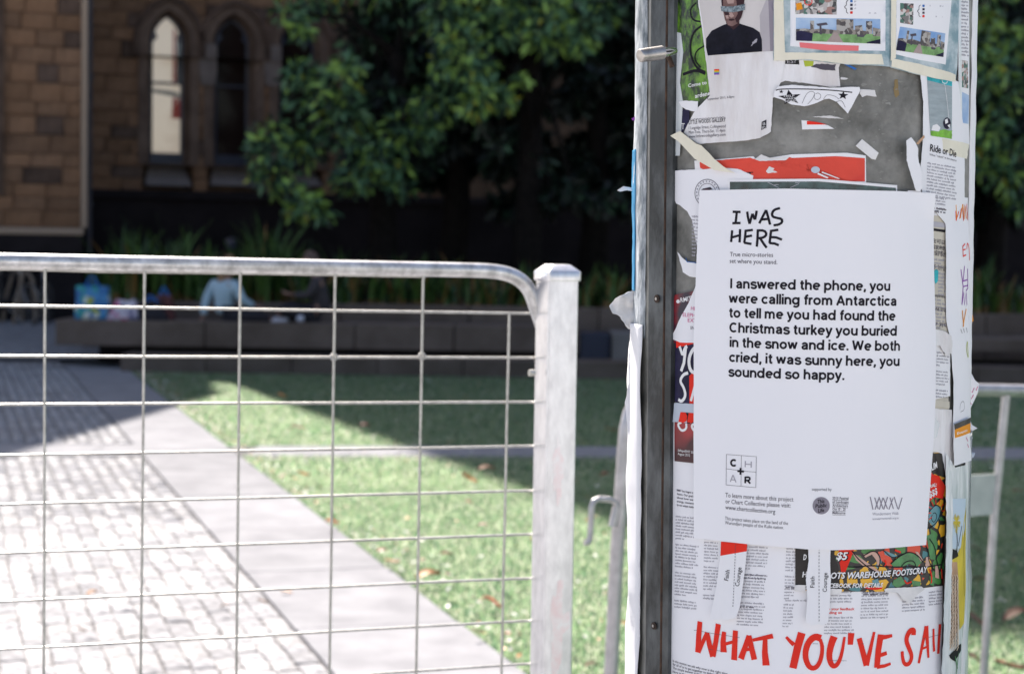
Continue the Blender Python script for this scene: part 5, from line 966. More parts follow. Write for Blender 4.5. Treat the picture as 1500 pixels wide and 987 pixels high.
# ================================================================== GROUND
def plane(name, poly, z, m, parent=None, kind='structure', th=0):
    mb = MB(); mb.add([(p[0], p[1], z) for p in poly], [list(range(len(poly)))]); o = mb.build(name, m, parent, recalc=False)
    if o.data.polygons[0].normal.z < 0: o.data.flip_normals()
    if not parent: tag(o, kind=kind)
    return o
plane('ground', [(-600, -600), (600, -600), (600, 600), (-600, 600)], -0.05, M['ground'])
k0 = G(762, 980); k1 = G(256, 594); pd = Vector((k1.x - k0.x, k1.y - k0.y, 0)).normalized(); pl_ = Vector((-pd.y, pd.x, 0))   # along the path / to its left
KW = (G(429, 919) - k0).dot(pl_)
def PT(t, u, z=0.0): p = k0 + pd * t + pl_ * u; return Vector((p.x, p.y, z))
tb = lambda Y: (Y - k0.y) / pd.y
def bandY(X): return 14.05 + 0.06 * (X + 3.8)
T0, T1 = -7.5, tb(22.9)
bed = plane('path', [PT(T0, KW - .001), PT(T0, 9), PT(tb(25.6), 9), PT(tb(25.6), KW)], -0.010, M['mortar'])
lawn = plane('lawn', [PT(T0, 0), PT(T0, -14), (14, 22.85), PT(T1, 0)], -0.005, M['turf'])
# kerb band slabs + cross band + lawn stripe
kb = tag(plane('kerb_band', [PT(T0, 0.0), PT(T0, KW), PT(T1 + 0.3, KW), PT(T1 + 0.3, 0)], -0.012, M['mortar']), kind='structure')
def slab(poly, parent, name='slab', z0=-0.02, z1=0.0, m=None):
    n = len(poly); mb = MB(); mb.add([(p[0], p[1], z0) for p in poly] + [(p[0], p[1], z1) for p in poly], [list(range(n))[::-1], list(range(n, 2 * n))] + [[i, (i + 1) % n, n + (i + 1) % n, n + i] for i in range(n)])
    return mb.build(name, m or M['slab'], parent)
t = -1.35 - 6; 
while t < T1 + 0.2:
    L = 1.38; slab([PT(t + .005, .006), PT(t + L - .005, .004 + .006 * math.sin(t * 5)), PT(t + L - .005, KW - .008), PT(t + .005, KW - .005)], kb, z1=0.003 + random.uniform(-.001, .001)); t += L
cb = plane('cross_band', [(PT(0, 9).x - 6, bandY(-9)), PT(tb(13.9), KW), PT(tb(14.7), KW), (PT(0, 9).x - 6, bandY(-9) + .75)], -0.012, M['mortar'])
x = -12.0
while x < -3.0:
    xe = x + 1.1
    f = lambda X: (X, bandY(X)); g = lambda X: (X, bandY(X) + .74)
    lim0 = PT(tb(bandY(xe)), KW).x
    if xe > lim0: xe = lim0 - .01
    slab([f(x + .004), f(xe - .004), (g(xe - .004)[0] - 0.2 * (xe == lim0 - .01), g(xe)[1]), g(x + .004)], cb, z1=0.002); 
    if xe < x + 1.1: break
    x += 1.1
ls = plane('lawn_stripe', [PT(tb(13.95), -.002), (12, bandY(12) + .25), (12, bandY(12) + 1.15), PT(tb(14.75), -.002)], 0.0, M['mortar'])
x = PT(tb(14.1), 0).x + .02
while x < 10:
    xe = x + 1.15; b0 = lambda X: bandY(X) + .035 * max(0, X + 2); slab([(x + .004, b0(x)), (xe - .004, b0(xe)), (xe - .004, b0(xe) + .72 + .02 * xe), (x + .004, b0(x) + .72 + .02 * x)], ls, z0=-.01, z1=0.006); x += 1.15
# setts
def sett_geo(L, W, sd, nx=5, ny=4, top=0.0):
    rr = random.Random(sd); vs = []
    for j in range(ny):
        for i in range(nx):
            u = i / (nx - 1) * 2 - 1; v = j / (ny - 1) * 2 - 1; e = max(abs(u), abs(v))
            z = top + (0.002 if e < .9 else -0.004) + rr.uniform(-.003, .003) - .001 * (u * u + v * v)
            vs.append((u * L / 2 + (rr.uniform(-.004, .004)), v * W / 2 + rr.uniform(-.004, .004), z))
    fs = [(j * nx + i, j * nx + i + 1, (j + 1) * nx + i + 1, (j + 1) * nx + i) for j in range(ny - 1) for i in range(nx - 1)]
    per = [i for i in range(nx)] + [j * nx + nx - 1 for j in range(1, ny)] + [(ny - 1) * nx + i for i in range(nx - 2, -1, -1)] + [j * nx for j in range(ny - 2, 0, -1)]
    b = len(vs); vs += [(vs[p][0], vs[p][1], -0.034) for p in per]; n = len(per)
    fs += [(per[k], b + k, b + (k + 1) % n, per[(k + 1) % n]) for k in range(n)]
    return vs, fs
protos = []
for k in range(14):
    L = [0.15, .17, .19, .13, .16, .18, .145][k % 7]; v, f = sett_geo(L, .091, k); me = bpy.data.meshes.new('sett'); me.from_pydata(v, [], f); me.materials.append(M[('sett', 'sett_b', 'sett_c', 'sett')[k % 4]]); me.polygons.foreach_set('use_smooth', [True] * len(me.polygons)); me.set_sharp_from_angle(angle=R(50)); protos.append((L, me, v, f))
ang = math.atan2(pd.y, pd.x); cands = []
rr = random.Random(11); row = 0; u = KW + 0.055
while u < 8.8:
    t = T0 + rr.uniform(0, .15)
    while t < tb(24.6):
        k = rr.randrange(14); L = protos[k][0]; tc = t + L / 2; p = PT(tc, u + rr.uniform(-.004, .004))
        if not (bandY(p.x) - .09 < p.y < bandY(p.x) + .83) and p.x > -11: cands.append((p, k, ang + rr.uniform(-.03, .03), rr.uniform(-.003, .003)))
        t += L + 0.011
    u += 0.101
def vis(p):
    d = p - CAM; zz = d.dot(FWD); X = CX + F * d.dot(RT) / zz; Y = CY - F * d.dot(UP) / zz
    return zz > 1 and -12 < X < 1510 and 0 < Y < 1000
inv = [c for c in cands if vis(c[0])]; inv.sort(key=lambda c: c[0].y); near = inv[:298]; nid = {id(c) for c in near}
for c in near:
    o = bpy.data.objects.new('sett', protos[c[1]][1]); COL.objects.link(o); o.parent = bed; o.location = (c[0].x, c[0].y, c[3]); o.rotation_euler = (0, 0, c[2])
SV = []; SF = []; nb = 0
for c in cands:
    if id(c) in nid: continue
    L, me, v, f = protos[c[1]]; v = np.array(v); ca, sa = math.cos(c[2]), math.sin(c[2])
    SV.append(np.stack([v[:, 0] * ca - v[:, 1] * sa + c[0].x, v[:, 0] * sa + v[:, 1] * ca + c[0].y, v[:, 2] + c[3]], 1)); SF.append(np.array(f) + nb); nb += len(v)
_mi = np.concatenate([np.full(len(f), rr.choice((0, 0, 1, 2))) for f in SF])
o = fast_mesh('setts', np.concatenate(SV), np.concatenate(SF), [M['sett'], M['sett_b'], M['sett_c']], _mi, parent=bed); tag(o, kind='stuff')
# ramp beyond, and the upper level
rz = 0.26; rp = [(-16, 25.1, 0), (-4.9, 25.1, 0), (-5.4, 29.0, rz), (-16, 29.0, rz)]
mb = MB(); mb.add([(-16, 24.7, -.02), (-4.9, 24.7, -.02), (-4.9, 24.72, .012), (-5.4, 29.0, rz), (-16, 29.0, rz), (-16, 24.72, .012)], [(0, 1, 2, 5), (5, 2, 3, 4)]); rampo = mb.build('ramp', M['slab'], recalc=False); tag(rampo, kind='structure')
V = []; Fq = []; nb = 0
for yy in np.arange(24.9, 28.8, .18):
    for xx in np.arange(-13, -5.6, .105):
        z = rz * (yy - 24.72) / 4.28 + .014; L = .17; v = np.array([(xx, yy, z), (xx + .09, yy, z), (xx + .09, yy + L, z + rz * L / 4.28), (xx, yy + L, z + rz * L / 4.28)]); v[:, 2] += rng.uniform(-.004, .004, 4); V.append(v); Fq.append(np.arange(4) + nb); nb += 4
o = fast_mesh('ramp_setts', np.concatenate(V), np.array(Fq), M['sett'], parent=rampo); tag(o, kind='stuff')
plane('terrace', [(-18, 29.0), (-5.4, 29.0), (-5.4, 33), (-18, 33)], rz + .002, M['slab'])
mb = MB(); mb.box((-11.0, 24.74, .005), (12.2, .1, .03)); tag(mb.build('step_edge', M['plinth']), kind='structure')

# grass blades
def blades(n, ymin, ymax, h, wdt, sd):
    g = np.random.default_rng(sd); y = ymin + (ymax - ymin) * g.random(n) ** 1.3; x = g.uniform(-6, 6.5, n)
    xr = k0.x + pd.x / pd.y * (y - k0.y)
    ok = (x > xr + .004) & (np.abs(x) < y * 0.29 + .5); x, y = x[ok], y[ok]
    bd_ = 14.05 + .06 * (x + 3.8) + .035 * np.maximum(0, x + 2); ok = ~((y > bd_ - .01) & (y < bd_ + .73 + .02 * x)); x, y = x[ok], y[ok]; n = len(x)
    a = g.uniform(0, 2 * np.pi, n); hh = h * g.uniform(.5, 1.2, n); lx = g.normal(0, .5, n) * hh; ly = g.normal(0, .5, n) * hh; ww = wdt * g.uniform(.6, 1.3, n)
    V = np.empty((n, 3, 3)); V[:, 0] = np.stack([x - np.cos(a) * ww, y - np.sin(a) * ww, np.full(n, -.006)], 1); V[:, 1] = np.stack([x + np.cos(a) * ww, y + np.sin(a) * ww, np.full(n, -.006)], 1); V[:, 2] = np.stack([x + lx, y + ly, hh], 1)
    return V.reshape(-1, 3), g.choice(3, n, p=[.42, .36, .22])
V1, m1 = blades(470000, 6.3, 13.0, .022, .0034, 1); V2, m2 = blades(240000, 12.5, 22.8, .024, .007, 2)
V = np.concatenate([V1, V2]); o = fast_mesh('turf_grass', V, np.arange(len(V)).reshape(-1, 3), [M['blade_a'], M['blade_b'], M['blade_c']], np.concatenate([m1, m2])); tag(o, 'short green artificial-looking grass covering the lawn', 'grass', kind='stuff')
# litter
def lit(n, sd):
    g = np.random.default_rng(sd); y = 6.4 + 16 * g.random(n) ** 1.4; x = g.uniform(-5, 6, n); xr = k0.x + pd.x / pd.y * (y - k0.y); ok = (x > xr) & (np.abs(x) < y * .3 + .3); x, y = x[ok], y[ok]; n = len(x)
    e = g.random(n) < .35; x = np.where(e, k0.x + pd.x / pd.y * (y - k0.y) + g.exponential(.12, n), x)
    a = g.uniform(0, 2 * np.pi, n); L = g.uniform(.006, .02, n); W = L * g.uniform(.3, .6, n); z = .028 + g.uniform(0, .012, n); t = g.uniform(-.6, .6, n)
    ca, sa = np.cos(a), np.sin(a); V = np.empty((n, 4, 3))
    for k, (p, q) in enumerate(((-1, 0), (0, 1), (1, 0), (0, -1))):
        V[:, k] = np.stack([x + p * L * ca - q * W * sa, y + p * L * sa + q * W * ca, z + p * L * t + q * W * .4], 1)
    return V.reshape(-1, 3), n, g.choice(3, n, p=[.6, .15, .25])
V, n_, mi = lit(5000, 5); o = fast_mesh('leaf_litter', V, np.arange(n_ * 4).reshape(-1, 4), [M['litter'], M['leaf_orange'], M['leaf_brown']], mi); tag(o, 'small dry bits and crumbs scattered over the turf', 'leaf litter', kind='stuff')
# single fallen leaves
def leaf_mesh(sd):
    rr = random.Random(sd); L = 1.0; vs = []; n = 7
    for i in range(n):
        t = i / (n - 1); wv = .26 * math.sin(math.pi * min(1, t * 1.05 + .03)) ** .8 * (1 - .2 * t); zc = .16 * math.sin(t * 3 + sd) + .05
        vs += [(t - .5, -wv, zc + .12 * wv + rr.uniform(0, .05)), (t - .5, 0, zc - .03), (t - .5, wv, zc + .1 + rr.uniform(0, .06))]
    fs = [(i * 3 + j, i * 3 + j + 1, (i + 1) * 3 + j + 1, (i + 1) * 3 + j) for i in range(n - 1) for j in range(2)]
    return vs, fs
lm = {}
for c in ('leaf_red', 'leaf_orange', 'leaf_brown'):
    for k in range(3):
        v, f = leaf_mesh(k); me = bpy.data.meshes.new('fallen_leaf'); me.from_pydata(v, [], f); me.materials.append(M[c]); me.polygons.foreach_set('use_smooth', [True] * len(me.polygons)); lm[(c, k)] = me
LEAVES = [(627, 847, 'leaf_orange', 34, 'yellow-orange dead leaf lying at the turf edge beside the pale kerb slabs'), (720, 884, 'leaf_red', 26, 'bright red dead leaf on the sunlit turf just left of the gate post'), (575, 822, 'leaf_orange', 20, 'orange dead leaf at the turf edge above the yellow-orange one'), (560, 808, 'leaf_red', 14, 'small red dead leaf at the kerb edge beside a brown one'), (487, 766, 'leaf_red', 18, 'red dead leaf on the turf touching the kerb, topmost of the edge leaves'),
 (437, 626, 'leaf_red', 16, 'red dead leaf in the far triangle of sunlit turf'), (707, 771, 'leaf_red', 14, 'small red dead leaf on sunlit turf left of the post'), (687, 736, 'leaf_red', 11, 'tiny red dead leaf on the middle of the sunlit turf'), (688, 701, 'leaf_orange', 22, 'flat orange leaf just below the grey stripe in the lawn'), (712, 690, 'leaf_brown', 24, 'brown curled leaf at the shadow edge by the grey stripe'), (655, 813, 'leaf_brown', 18, 'brown leaf with curled tips in mid turf'), (700, 924, 'leaf_brown', 16, 'brown leaf near the kerb low in the turf'), (741, 930, 'leaf_red', 14, 'red-brown leaf right beside the gate wires near the post foot'),
 (413, 581, 'leaf_orange', 12, 'small orange leaf at the tip of the sunlit turf'), (445, 694, 'leaf_orange', 16, 'pale orange leaf below the grey lawn stripe near the kerb'), (533, 625, 'leaf_red', 14, 'dark red leaf in the shaded turf beyond the sun edge'), (1180 + 0, 0, None, 0, ''), (1192 + 240, 910, 'leaf_brown', 34, 'brown twig-like leaf on shaded turf right of the pole'), (1490, 906, 'leaf_brown', 40, 'long brown leaf at the right edge of the frame'), (1430, 970, 'leaf_brown', 30, 'curled brown leaf in the sunlit turf beside the pole foot'), (1480, 975, 'leaf_brown', 40, 'large pale brown curled leaf in the sunlit turf right of the barrier upright'), (1436, 850, 'leaf_brown', 18, 'small brown leaf in the shade between pole and barrier upright'), (1492, 720, 'leaf_red', 14, 'reddish leaf in shaded turf at the right of the barrier plate'), (895, 629, 'leaf_orange', 14, 'orange leaf in shaded turf just right of the gate post'),
 (886, 696, 'leaf_red', 12, 'red leaf in the dark turf between post and barrier hook'), (1430, 745 + 60, 'leaf_brown', 14, 'tiny brown leaf in the shade below the barrier plate'), (915, 912, 'leaf_orange', 14, 'orange-brown leaf on bright turf between barrier tube and pole'), (868, 975, 'leaf_brown', 16, 'dark brown leaf low in the bright turf beside the post'), (420, 868, 'leaf_orange', 16, 'dry curled leaf lying on the pale kerb slab'), (385, 880, 'leaf_brown', 14, 'brown leaf stalk on the joint between setts and kerb slab'), (330, 888, 'leaf_brown', 14, 'thin brown leaf on the granite setts near the slab joint'), (175, 832, 'leaf_brown', 10, 'small dark leaf on the granite setts'), (120, 922, 'leaf_brown', 12, 'brown leaf caught between granite setts low on the left'), (135, 870, 'leaf_orange', 16, 'pale orange leaf on the granite setts beside the wire crossing')]
for i, (x, y, c, wpx, lb) in enumerate(LEAVES):
    if not c: continue
    p = G(x, y, .045 if (G(x, y) - k0).dot(pl_) < 0 else .008); o = bpy.data.objects.new('fallen_leaf', lm[(c, i % 3)]); COL.objects.link(o); o.location = p
    o.scale = (wpx * p.y / F * 1.15,) * 3; o.rotation_euler = (random.uniform(-.3, .3), random.uniform(-.3, .3), random.uniform(-.5, .5)); tag(o, lb, 'leaf', 'fallen leaves on lawn and path')

# ================================================================== BENCH, PLANTER
def bxm(name, x0, x1, y0, y1, z0, z1, m, parent=None, bev=0.012):
    mb = MB(); mb.box(((x0 + x1) / 2, (y0 + y1) / 2, (z0 + z1) / 2), (x1 - x0, y1 - y0, z1 - z0)); return mb.build(name, m, parent, bevel=bev)
Xat = lambda px, Y: P(px, 475, Y).x
SY = 23.4; sz = P(500, 474.5, SY).z
bench = empty('long_bench', (0, 0, 0), 'long low brown-grey concrete bench wall running behind the lawn, two people sitting on it', 'bench')
xs = [Xat(80, SY), Xat(300, SY), Xat(520, SY), Xat(665, SY), Xat(850, SY)]
for a, b in zip(xs, xs[1:]): bxm('seat_block', a + .008, b - .008, SY, SY + .85, P(500, 511.5, SY).z, sz, M['concrete'], bench)
bxm('under_seat_shade', xs[0] + .5, xs[-1] - .1, SY + .25, SY + .8, .05, P(500, 511.5, SY).z, M['plinth'], bench, 0)  # near-black block paints in the shade under the seat
bench2 = empty('bench_block', (0, 0, 0), 'separate grey concrete bench continuing to the right behind the pole', 'bench')
b0 = Xat(897, SY)
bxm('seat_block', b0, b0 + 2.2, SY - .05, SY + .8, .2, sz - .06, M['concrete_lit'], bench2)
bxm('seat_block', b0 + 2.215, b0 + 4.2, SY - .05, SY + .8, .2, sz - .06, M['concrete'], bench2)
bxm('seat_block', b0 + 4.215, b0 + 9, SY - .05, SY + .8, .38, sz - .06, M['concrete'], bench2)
bxm('gap_shade_fill', Xat(849, SY) + .01, b0 - .02, SY + .05, SY + .7, .2, sz - .08, M['gap_shade'], bench2)  # dark blue block stands in for the shaded gap between the benches
bxm('under_seat_shade', b0, b0 + 9, SY + .3, SY + .75, .02, .2, M['plinth'], bench2, 0)  # near-black again, painted shade below the seat blocks
st = empty('stone_step', (0, 0, 0), 'low brown stone step along the bench foot at the far edge of the lawn', 'step')
for k in range(12):
    a = Xat(176, 22.85) + k * 1.05; bxm('step_block', a + .005, a + 1.045, 22.85 + .002 * (k % 3), 23.9, -.05, P(500, 524, 22.85).z, M['concrete'], st, .01)
pw = empty('planter_wall', (0, 0, 0), 'low dark brown planter wall behind the bench, full of strap-leaved plants', 'wall')
wz = P(500, 446, 24.6).z
for k in range(9):
    a = Xat(120, 24.6) + k * 1.7; bxm('coping_block', a + .006, a + 1.694, 24.6, 24.95, .2, wz, M['concrete'], pw, .015)
soil = plane('planter_soil', [(Xat(120, 24.6), 24.9), (14, 24.9), (14, 40), (-6.9, 34)], wz - .06, M['soil'])
# strap-leaved plants
def strap_plant(px, Y, h, n, sd, dry=.15):
    rr = random.Random(sd); o0 = P(px, 440, Y); o0.z = wz - .07; V = []; Fq = []; mi = []; nb = 0
    for i in range(n):
        a = rr.uniform(0, 2 * math.pi); H_ = h * rr.uniform(.5, 1.08); sp = H_ * rr.uniform(.12, .55); w0 = rr.uniform(.02, .034); seg = 6; bx = rr.uniform(-.1, .1); by = rr.uniform(-.1, .1)
        side = Vector((-math.sin(a), math.cos(a), 0)); dr = rr.random()
        k = 2 if dr < dry else (1 if dr < .62 else 0); droop = rr.uniform(.0, .5)
        for j in range(seg + 1):
            t = j / seg; ww = w0 * (1 - t ** 2.2) + .002; c = Vector((bx + math.cos(a) * sp * t ** 1.7, by + math.sin(a) * sp * t ** 1.7, H_ * (t - droop * t ** 3 * .6)))
            V += [c - side * ww, c + side * ww + Vector((0, 0, .006))]
        for j in range(seg):
            b = nb + 2 * j; Fq.append((b, b + 1, b + 3, b + 2)); mi.append(2 if (j == 0 and rr.random() < .6) else k)
        nb += 2 * (seg + 1)
    o = fast_mesh('strap_plant', np.array([tuple(v) for v in V]), np.array(Fq), [M['strap1'], M['strap2'], M['strap3']], mi); o.location = o0; return o
pls = [(140, .8), (172, 1.15), (205, 1.25), (232, 1.1), (262, 1.2), (292, 1.05), (325, .9), (356, 1.1), (385, 1.25), (412, 1.0), (440, .9), (476, .95), (510, .9), (545, 1.0), (580, .95), (615, 1.0), (652, .95), (690, .9), (728, 1.0), (766, .9), (805, .95), (850, .9), (890, 1.0), (1425, 1.1), (1460, .9), (1500, 1.0)]
for i, (px, h) in enumerate(pls):
    for j in range(2):
        o = strap_plant(px + (j * 17) + random.uniform(-7, 7), 25.15 + j * .75 + random.uniform(0, .3), h * (1.0 + .1 * j) * (random.uniform(.8, 1.08) if px < 430 else random.uniform(.5, .85)), 34 if px < 480 else 24, i * 7 + j, .06 if px < 430 else .22)
        where = 'at the left end of the planter, beside the dark plinth' if px < 240 else ('in the planter behind the tote bag and bench bags' if px < 300 else ('in the planter behind the two seated people' if px < 470 else ('in the dark planter under the tree crown' if px < 900 else 'in the dark planter right of the pole')))
        tag(o, 'strap-leaved green plant ' + where, 'plant', 'strap plants %s' % where)

# ================================================================== PEOPLE
def skin_mesh(name, joints, bones, m, parent, sub=2, root=0):
    me = bpy.data.meshes.new(name); me.from_pydata([j[:3] for j in joints], bones, [])
    o = link(name, me, m, parent); md = o.modifiers.new('skin', 'SKIN'); md.use_smooth_shade = True; md.branch_smoothing = 0.3
    for i, j in enumerate(joints):
        sv = me.skin_vertices[0].data[i]; r = j[3]; sv.radius = (r, r) if not isinstance(r, tuple) else r; sv.use_root = (i == root)
    s = o.modifiers.new('sub', 'SUBSURF'); s.levels = sub; s.render_levels = sub; return o
def blob(name, c, r, m, parent, seg=20, ring=14, fn=None, rot=None):
    bm = bmesh.new(); bmesh.ops.create_uvsphere(bm, u_segments=seg, v_segments=ring, radius=1)
    for v in bm.verts:
        if fn: v.co = fn(v.co.copy())
        p = Vector((v.co.x * r[0], v.co.y * r[1], v.co.z * r[2])); v.co = (rot @ p if rot else p) + Vector(c)
    for f in bm.faces: f.smooth = True
    me = bpy.data.meshes.new(name); bm.to_mesh(me); bm.free(); return link(name, me, m, parent)
def head(parent, c, face, m_hair, long_hair=True, down=0.0):
    """face: unit direction in xy. local x = face dir"""
    f = Vector(face).normalized(); s = Vector((-f.y, f.x, 0)); rot = Matrix(((f.x, s.x, 0), (f.y, s.y, 0), (0, 0, 1))) @ Matrix.Rotation(down, 3, 'Y')
    def shp(p):
        if p.z < 0: p.y *= 1 + .28 * p.z; p.x *= 1 + .10 * p.z
        if p.x > .75 and abs(p.y) < .22 and -.35 < p.z < .1: p.x += .16 * (1 - abs(p.y) / .22)
        if p.x > .55 and abs(abs(p.y) - .36) < .14 and .0 < p.z < .25: p.x -= .09
        if p.x > .6 and abs(p.y) < .35 and -.62 < p.z < -.45: p.x += .05
        return p
    h = blob('head', c, (.095, .076, .118), M['skin'], parent, 28, 22, shp, rot)
    C_ = Vector(c)
    for k in (-1, 1):
        blob('ear', C_ + rot @ Vector((-.005, k * .077, -.005)), (.018, .009, .03), M['skin'], h, 10, 8, None, rot)
        blob('eye', C_ + rot @ Vector((.083, k * .029, .012)), (.010, .012, .008), M['ink'], h, 8, 6, None, rot)
    blob('mouth', C_ + rot @ Vector((.088, 0, -.060)), (.006, .023, .005), mat('lips', (.28, .10, .09), .5), h, 8, 6, None, rot)
    def hs(p):
        if p.x > .35 and p.z < .45: p.x = .35 + (p.x - .35) * .1
        n = noise.noise(p * 6) * .06; return p * (1 + n)
    blob('hair', C_ + rot @ Vector((-.018, 0, .022)), (.100, .088, .122 if not long_hair else .128), m_hair, parent, 28, 20, hs, rot)
    if long_hair:
        skin_mesh('hair_length', [tuple(C_ + rot @ Vector(v)) + (r,) for v, r in (((-.06, 0, .0), .075), ((-.085, .0, -.09), .07), ((-.09, .01, -.19), .055), ((-.08, .02, -.27), .03))], [(0, 1), (1, 2), (2, 3)], m_hair, parent)
    return h
def hand(parent, wrist, d, palm_n, curl=.5):
    """a palm and five fingers"""
    d = Vector(d).normalized(); n = Vector(palm_n); n = (n - d * n.dot(d)).normalized(); s = d.cross(n); W = Vector(wrist)
    J = [(*W, .026), (*(W + d * .045), (.036, .018)), (*(W + d * .085), (.036, .014))]; B = [(0, 1), (1, 2)]
    for k, (off, L) in enumerate(((-.03, .070), (-.010, .078), (.010, .074), (.030, .058))):
        b = W + d * .085 + s * off; i = len(J); J += [(*b, .0095)]; B.append((2, i)); a = 0; p = b
        for q in range(3):
            a += curl * (.4 + .3 * q); p = p + (d * math.cos(a) + n * math.sin(a)) * L * (.42, .32, .26)[q]; J.append((*p, .0085 - .0012 * q)); B.append((len(J) - 2, len(J) - 1))
    b = W + d * .03 - s * .034; i = len(J); J.append((*b, .012)); B.append((1, i))
    p1 = b - s * .022 + d * .03 + n * .01; p2 = p1 + d * .028 + n * .012; J += [(*p1, .010), (*p2, .008)]; B += [(i, i + 1), (i + 1, i + 2)]
    return skin_mesh('hand', J, B, M['skin'], parent, 1)
def shoe(parent, ankle, d, m, L=.27):
    d = Vector(d).normalized(); A_ = Vector(ankle); u = Vector((0, 0, 1)); u = (u - d * u.dot(d)).normalized()
    return skin_mesh('shoe', [(*(A_ - d * .05 - u * .03), .045), (*(A_ + d * .03 - u * .03), .05), (*(A_ + d * .12 - u * .045), (.045, .036)), (*(A_ + d * (L - .07) - u * .055), (.040, .026)), (*(A_ + u * .02), .048)], [(0, 1), (1, 2), (2, 3), (1, 4)], m, parent, 2, 1)
def person(label, hip, J, top, legm, shoem, hairm, long_hair, facev, headc, down=0, hands=None):
    root = empty('person', hip, label, 'person'); H_ = Vector(hip)
    g = lambda k: Vector(J[k])
    def chain(keys, rad): return [(*g(k), r) for k, r in zip(keys, rad)]
    # one continuous body under the clothes
    ks = ['pelvis', 'waist', 'chest', 'neck', 'skull', 'sl', 'el', 'wl', 'sr', 'er', 'wr', 'hl', 'kl', 'al', 'hr', 'kr', 'ar']; rad = [.11, .10, .12, .05, .045, .055, .038, .026, .055, .038, .026, .085, .055, .038, .085, .055, .038]
    skin_mesh('body', [(*g(k), r * .93) for k, r in zip(ks, rad)], [(0, 1), (1, 2), (2, 3), (3, 4), (2, 5), (5, 6), (6, 7), (2, 8), (8, 9), (9, 10), (0, 11), (11, 12), (12, 13), (0, 14), (14, 15), (15, 16)], M['skin'], root)
    e = lambda a, b, t: tuple(g(a).lerp(g(b), t))
    skin_mesh('jacket', [(*g('pelvis'), .145), (*g('waist'), .145), (*g('chest'), (.20, .16)), (*e('chest', 'neck', .75), .075), (*g('sl'), .082), (*g('el'), .060), (*e('el', 'wl', .93), .044), (*g('sr'), .082), (*g('er'), .060), (*e('er', 'wr', .93), .044)], [(0, 1), (1, 2), (2, 3), (2, 4), (4, 5), (5, 6), (2, 7), (7, 8), (8, 9)], top, root)
    skin_mesh('trousers', [(*(g('pelvis') + Vector((0, 0, -.02))), .148), (*g('hl'), .105), (*g('kl'), .075), (*e('kl', 'al', .9), .055), (*g('hr'), .105), (*g('kr'), .075), (*e('kr', 'ar', .9), .055)], [(0, 1), (1, 2), (2, 3), (0, 4), (4, 5), (5, 6)], legm, root)
    head(root, headc, facev, hairm, long_hair, down)
    for w_, e_, nn in (('wl', 'el', hands[0]), ('wr', 'er', hands[1])): hand(root, J[w_], g(w_) - g(e_) if nn[1] is None else nn[1], nn[0], nn[2])
    for a_, k_, dd in (('al', 'kl', 0), ('ar', 'kr', 0)):
        v = g(a_) - g(k_); d = Vector((v.x, v.y, 0)).normalized() if abs(v.z) < .3 * v.length else Vector((facev[0], facev[1], 0)); d = (d + Vector((0, -.15, .25 if abs(v.z) < .3 * v.length else 0))).normalized()
        shoe(root, J[a_], d, shoem)
    return root
PY = SY + .42; W1 = Xat(330, PY); zz = sz
# blonde woman: sits facing right, legs folded along the bench, left hand propped behind her
person('blonde person in pale blue denim jacket and dark trousers sitting on the bench, facing right', (W1, PY, zz - .05),
 dict(pelvis=(0, 0, .11), waist=(-.02, 0, .27), chest=(-.01, .0, .45), neck=(.02, 0, .60), skull=(.04, 0, .70), sl=(-.16, .08, .52), el=(-.25, .02, .31), wl=(-.28, -.06, .10), sr=(.13, -.12, .52), er=(.24, -.16, .31), wr=(.38, -.02, .24), hl=(.10, .10, .10), kl=(.45, .20, .16), al=(.20, .02, .07), hr=(.10, -.10, .10), kr=(.42, -.16, .12), ar=(.62, -.10, .08)),
 M['denim'], M['darkcloth'], M['shoe'], M['hair_blonde'], True, (1, .35, 0), (.055, 0, .735), .1, [((-1, 0, 0), (-.15, -.1, -1), .15), ((0, 0, -1), (.9, .3, -.1), .5)])
W2 = Xat(468, PY)
person('person in charcoal jacket and dark trousers sitting on the bench, facing left, head bent', (W2, PY, zz),
 dict(pelvis=(0, 0, .11), waist=(.02, 0, .28), chest=(-.02, .0, .46), neck=(-.07, 0, .61), skull=(-.10, 0, .71), sl=(.0, -.18, .54), el=(-.12, -.22, .34), wl=(-.33, -.10, .35), sr=(.0, .18, .54), er=(-.12, .20, .34), wr=(-.32, .08, .33), hl=(-.10, -.10, .10), kl=(-.48, -.18, .17), al=(-.30, -.02, .07), hr=(-.10, .10, .10), kr=(-.42, .18, .22), ar=(-.55, .02, .07)),
 M['darkcloth2'], M['darkcloth'], M['darkcloth'], M['hair_brown'], False, (-1, -.1, 0), (-.12, 0, .765), .35, [((0, 0, 1), (-.9, .3, .1), .6), ((0, 0, 1), (-.9, -.3, .1), .6)])
ph = P(424, 430, PY); mb = MB(); mb.box((0, 0, 0), (.012, .07, .14), Matrix.Rotation(.6, 3, 'Y')); o = mb.build('phone', M['ink'], bevel=.003); o.location = ph; tag(o, 'dark phone held in the hands of the person in the charcoal jacket', 'phone')
blob('white_cup', (0, 0, 0), (.05, .05, .05), M['shoe'], None, 16, 12, lambda p: Vector((p.x, p.y, max(-.8, min(.9, p.z)))))
o = bpy.context.scene.objects['white_cup']; o.location = (Xat(440, SY + .2), SY + .2, sz + .05); tag(o, 'small round white thing on the bench in front of the person in charcoal', 'cup')
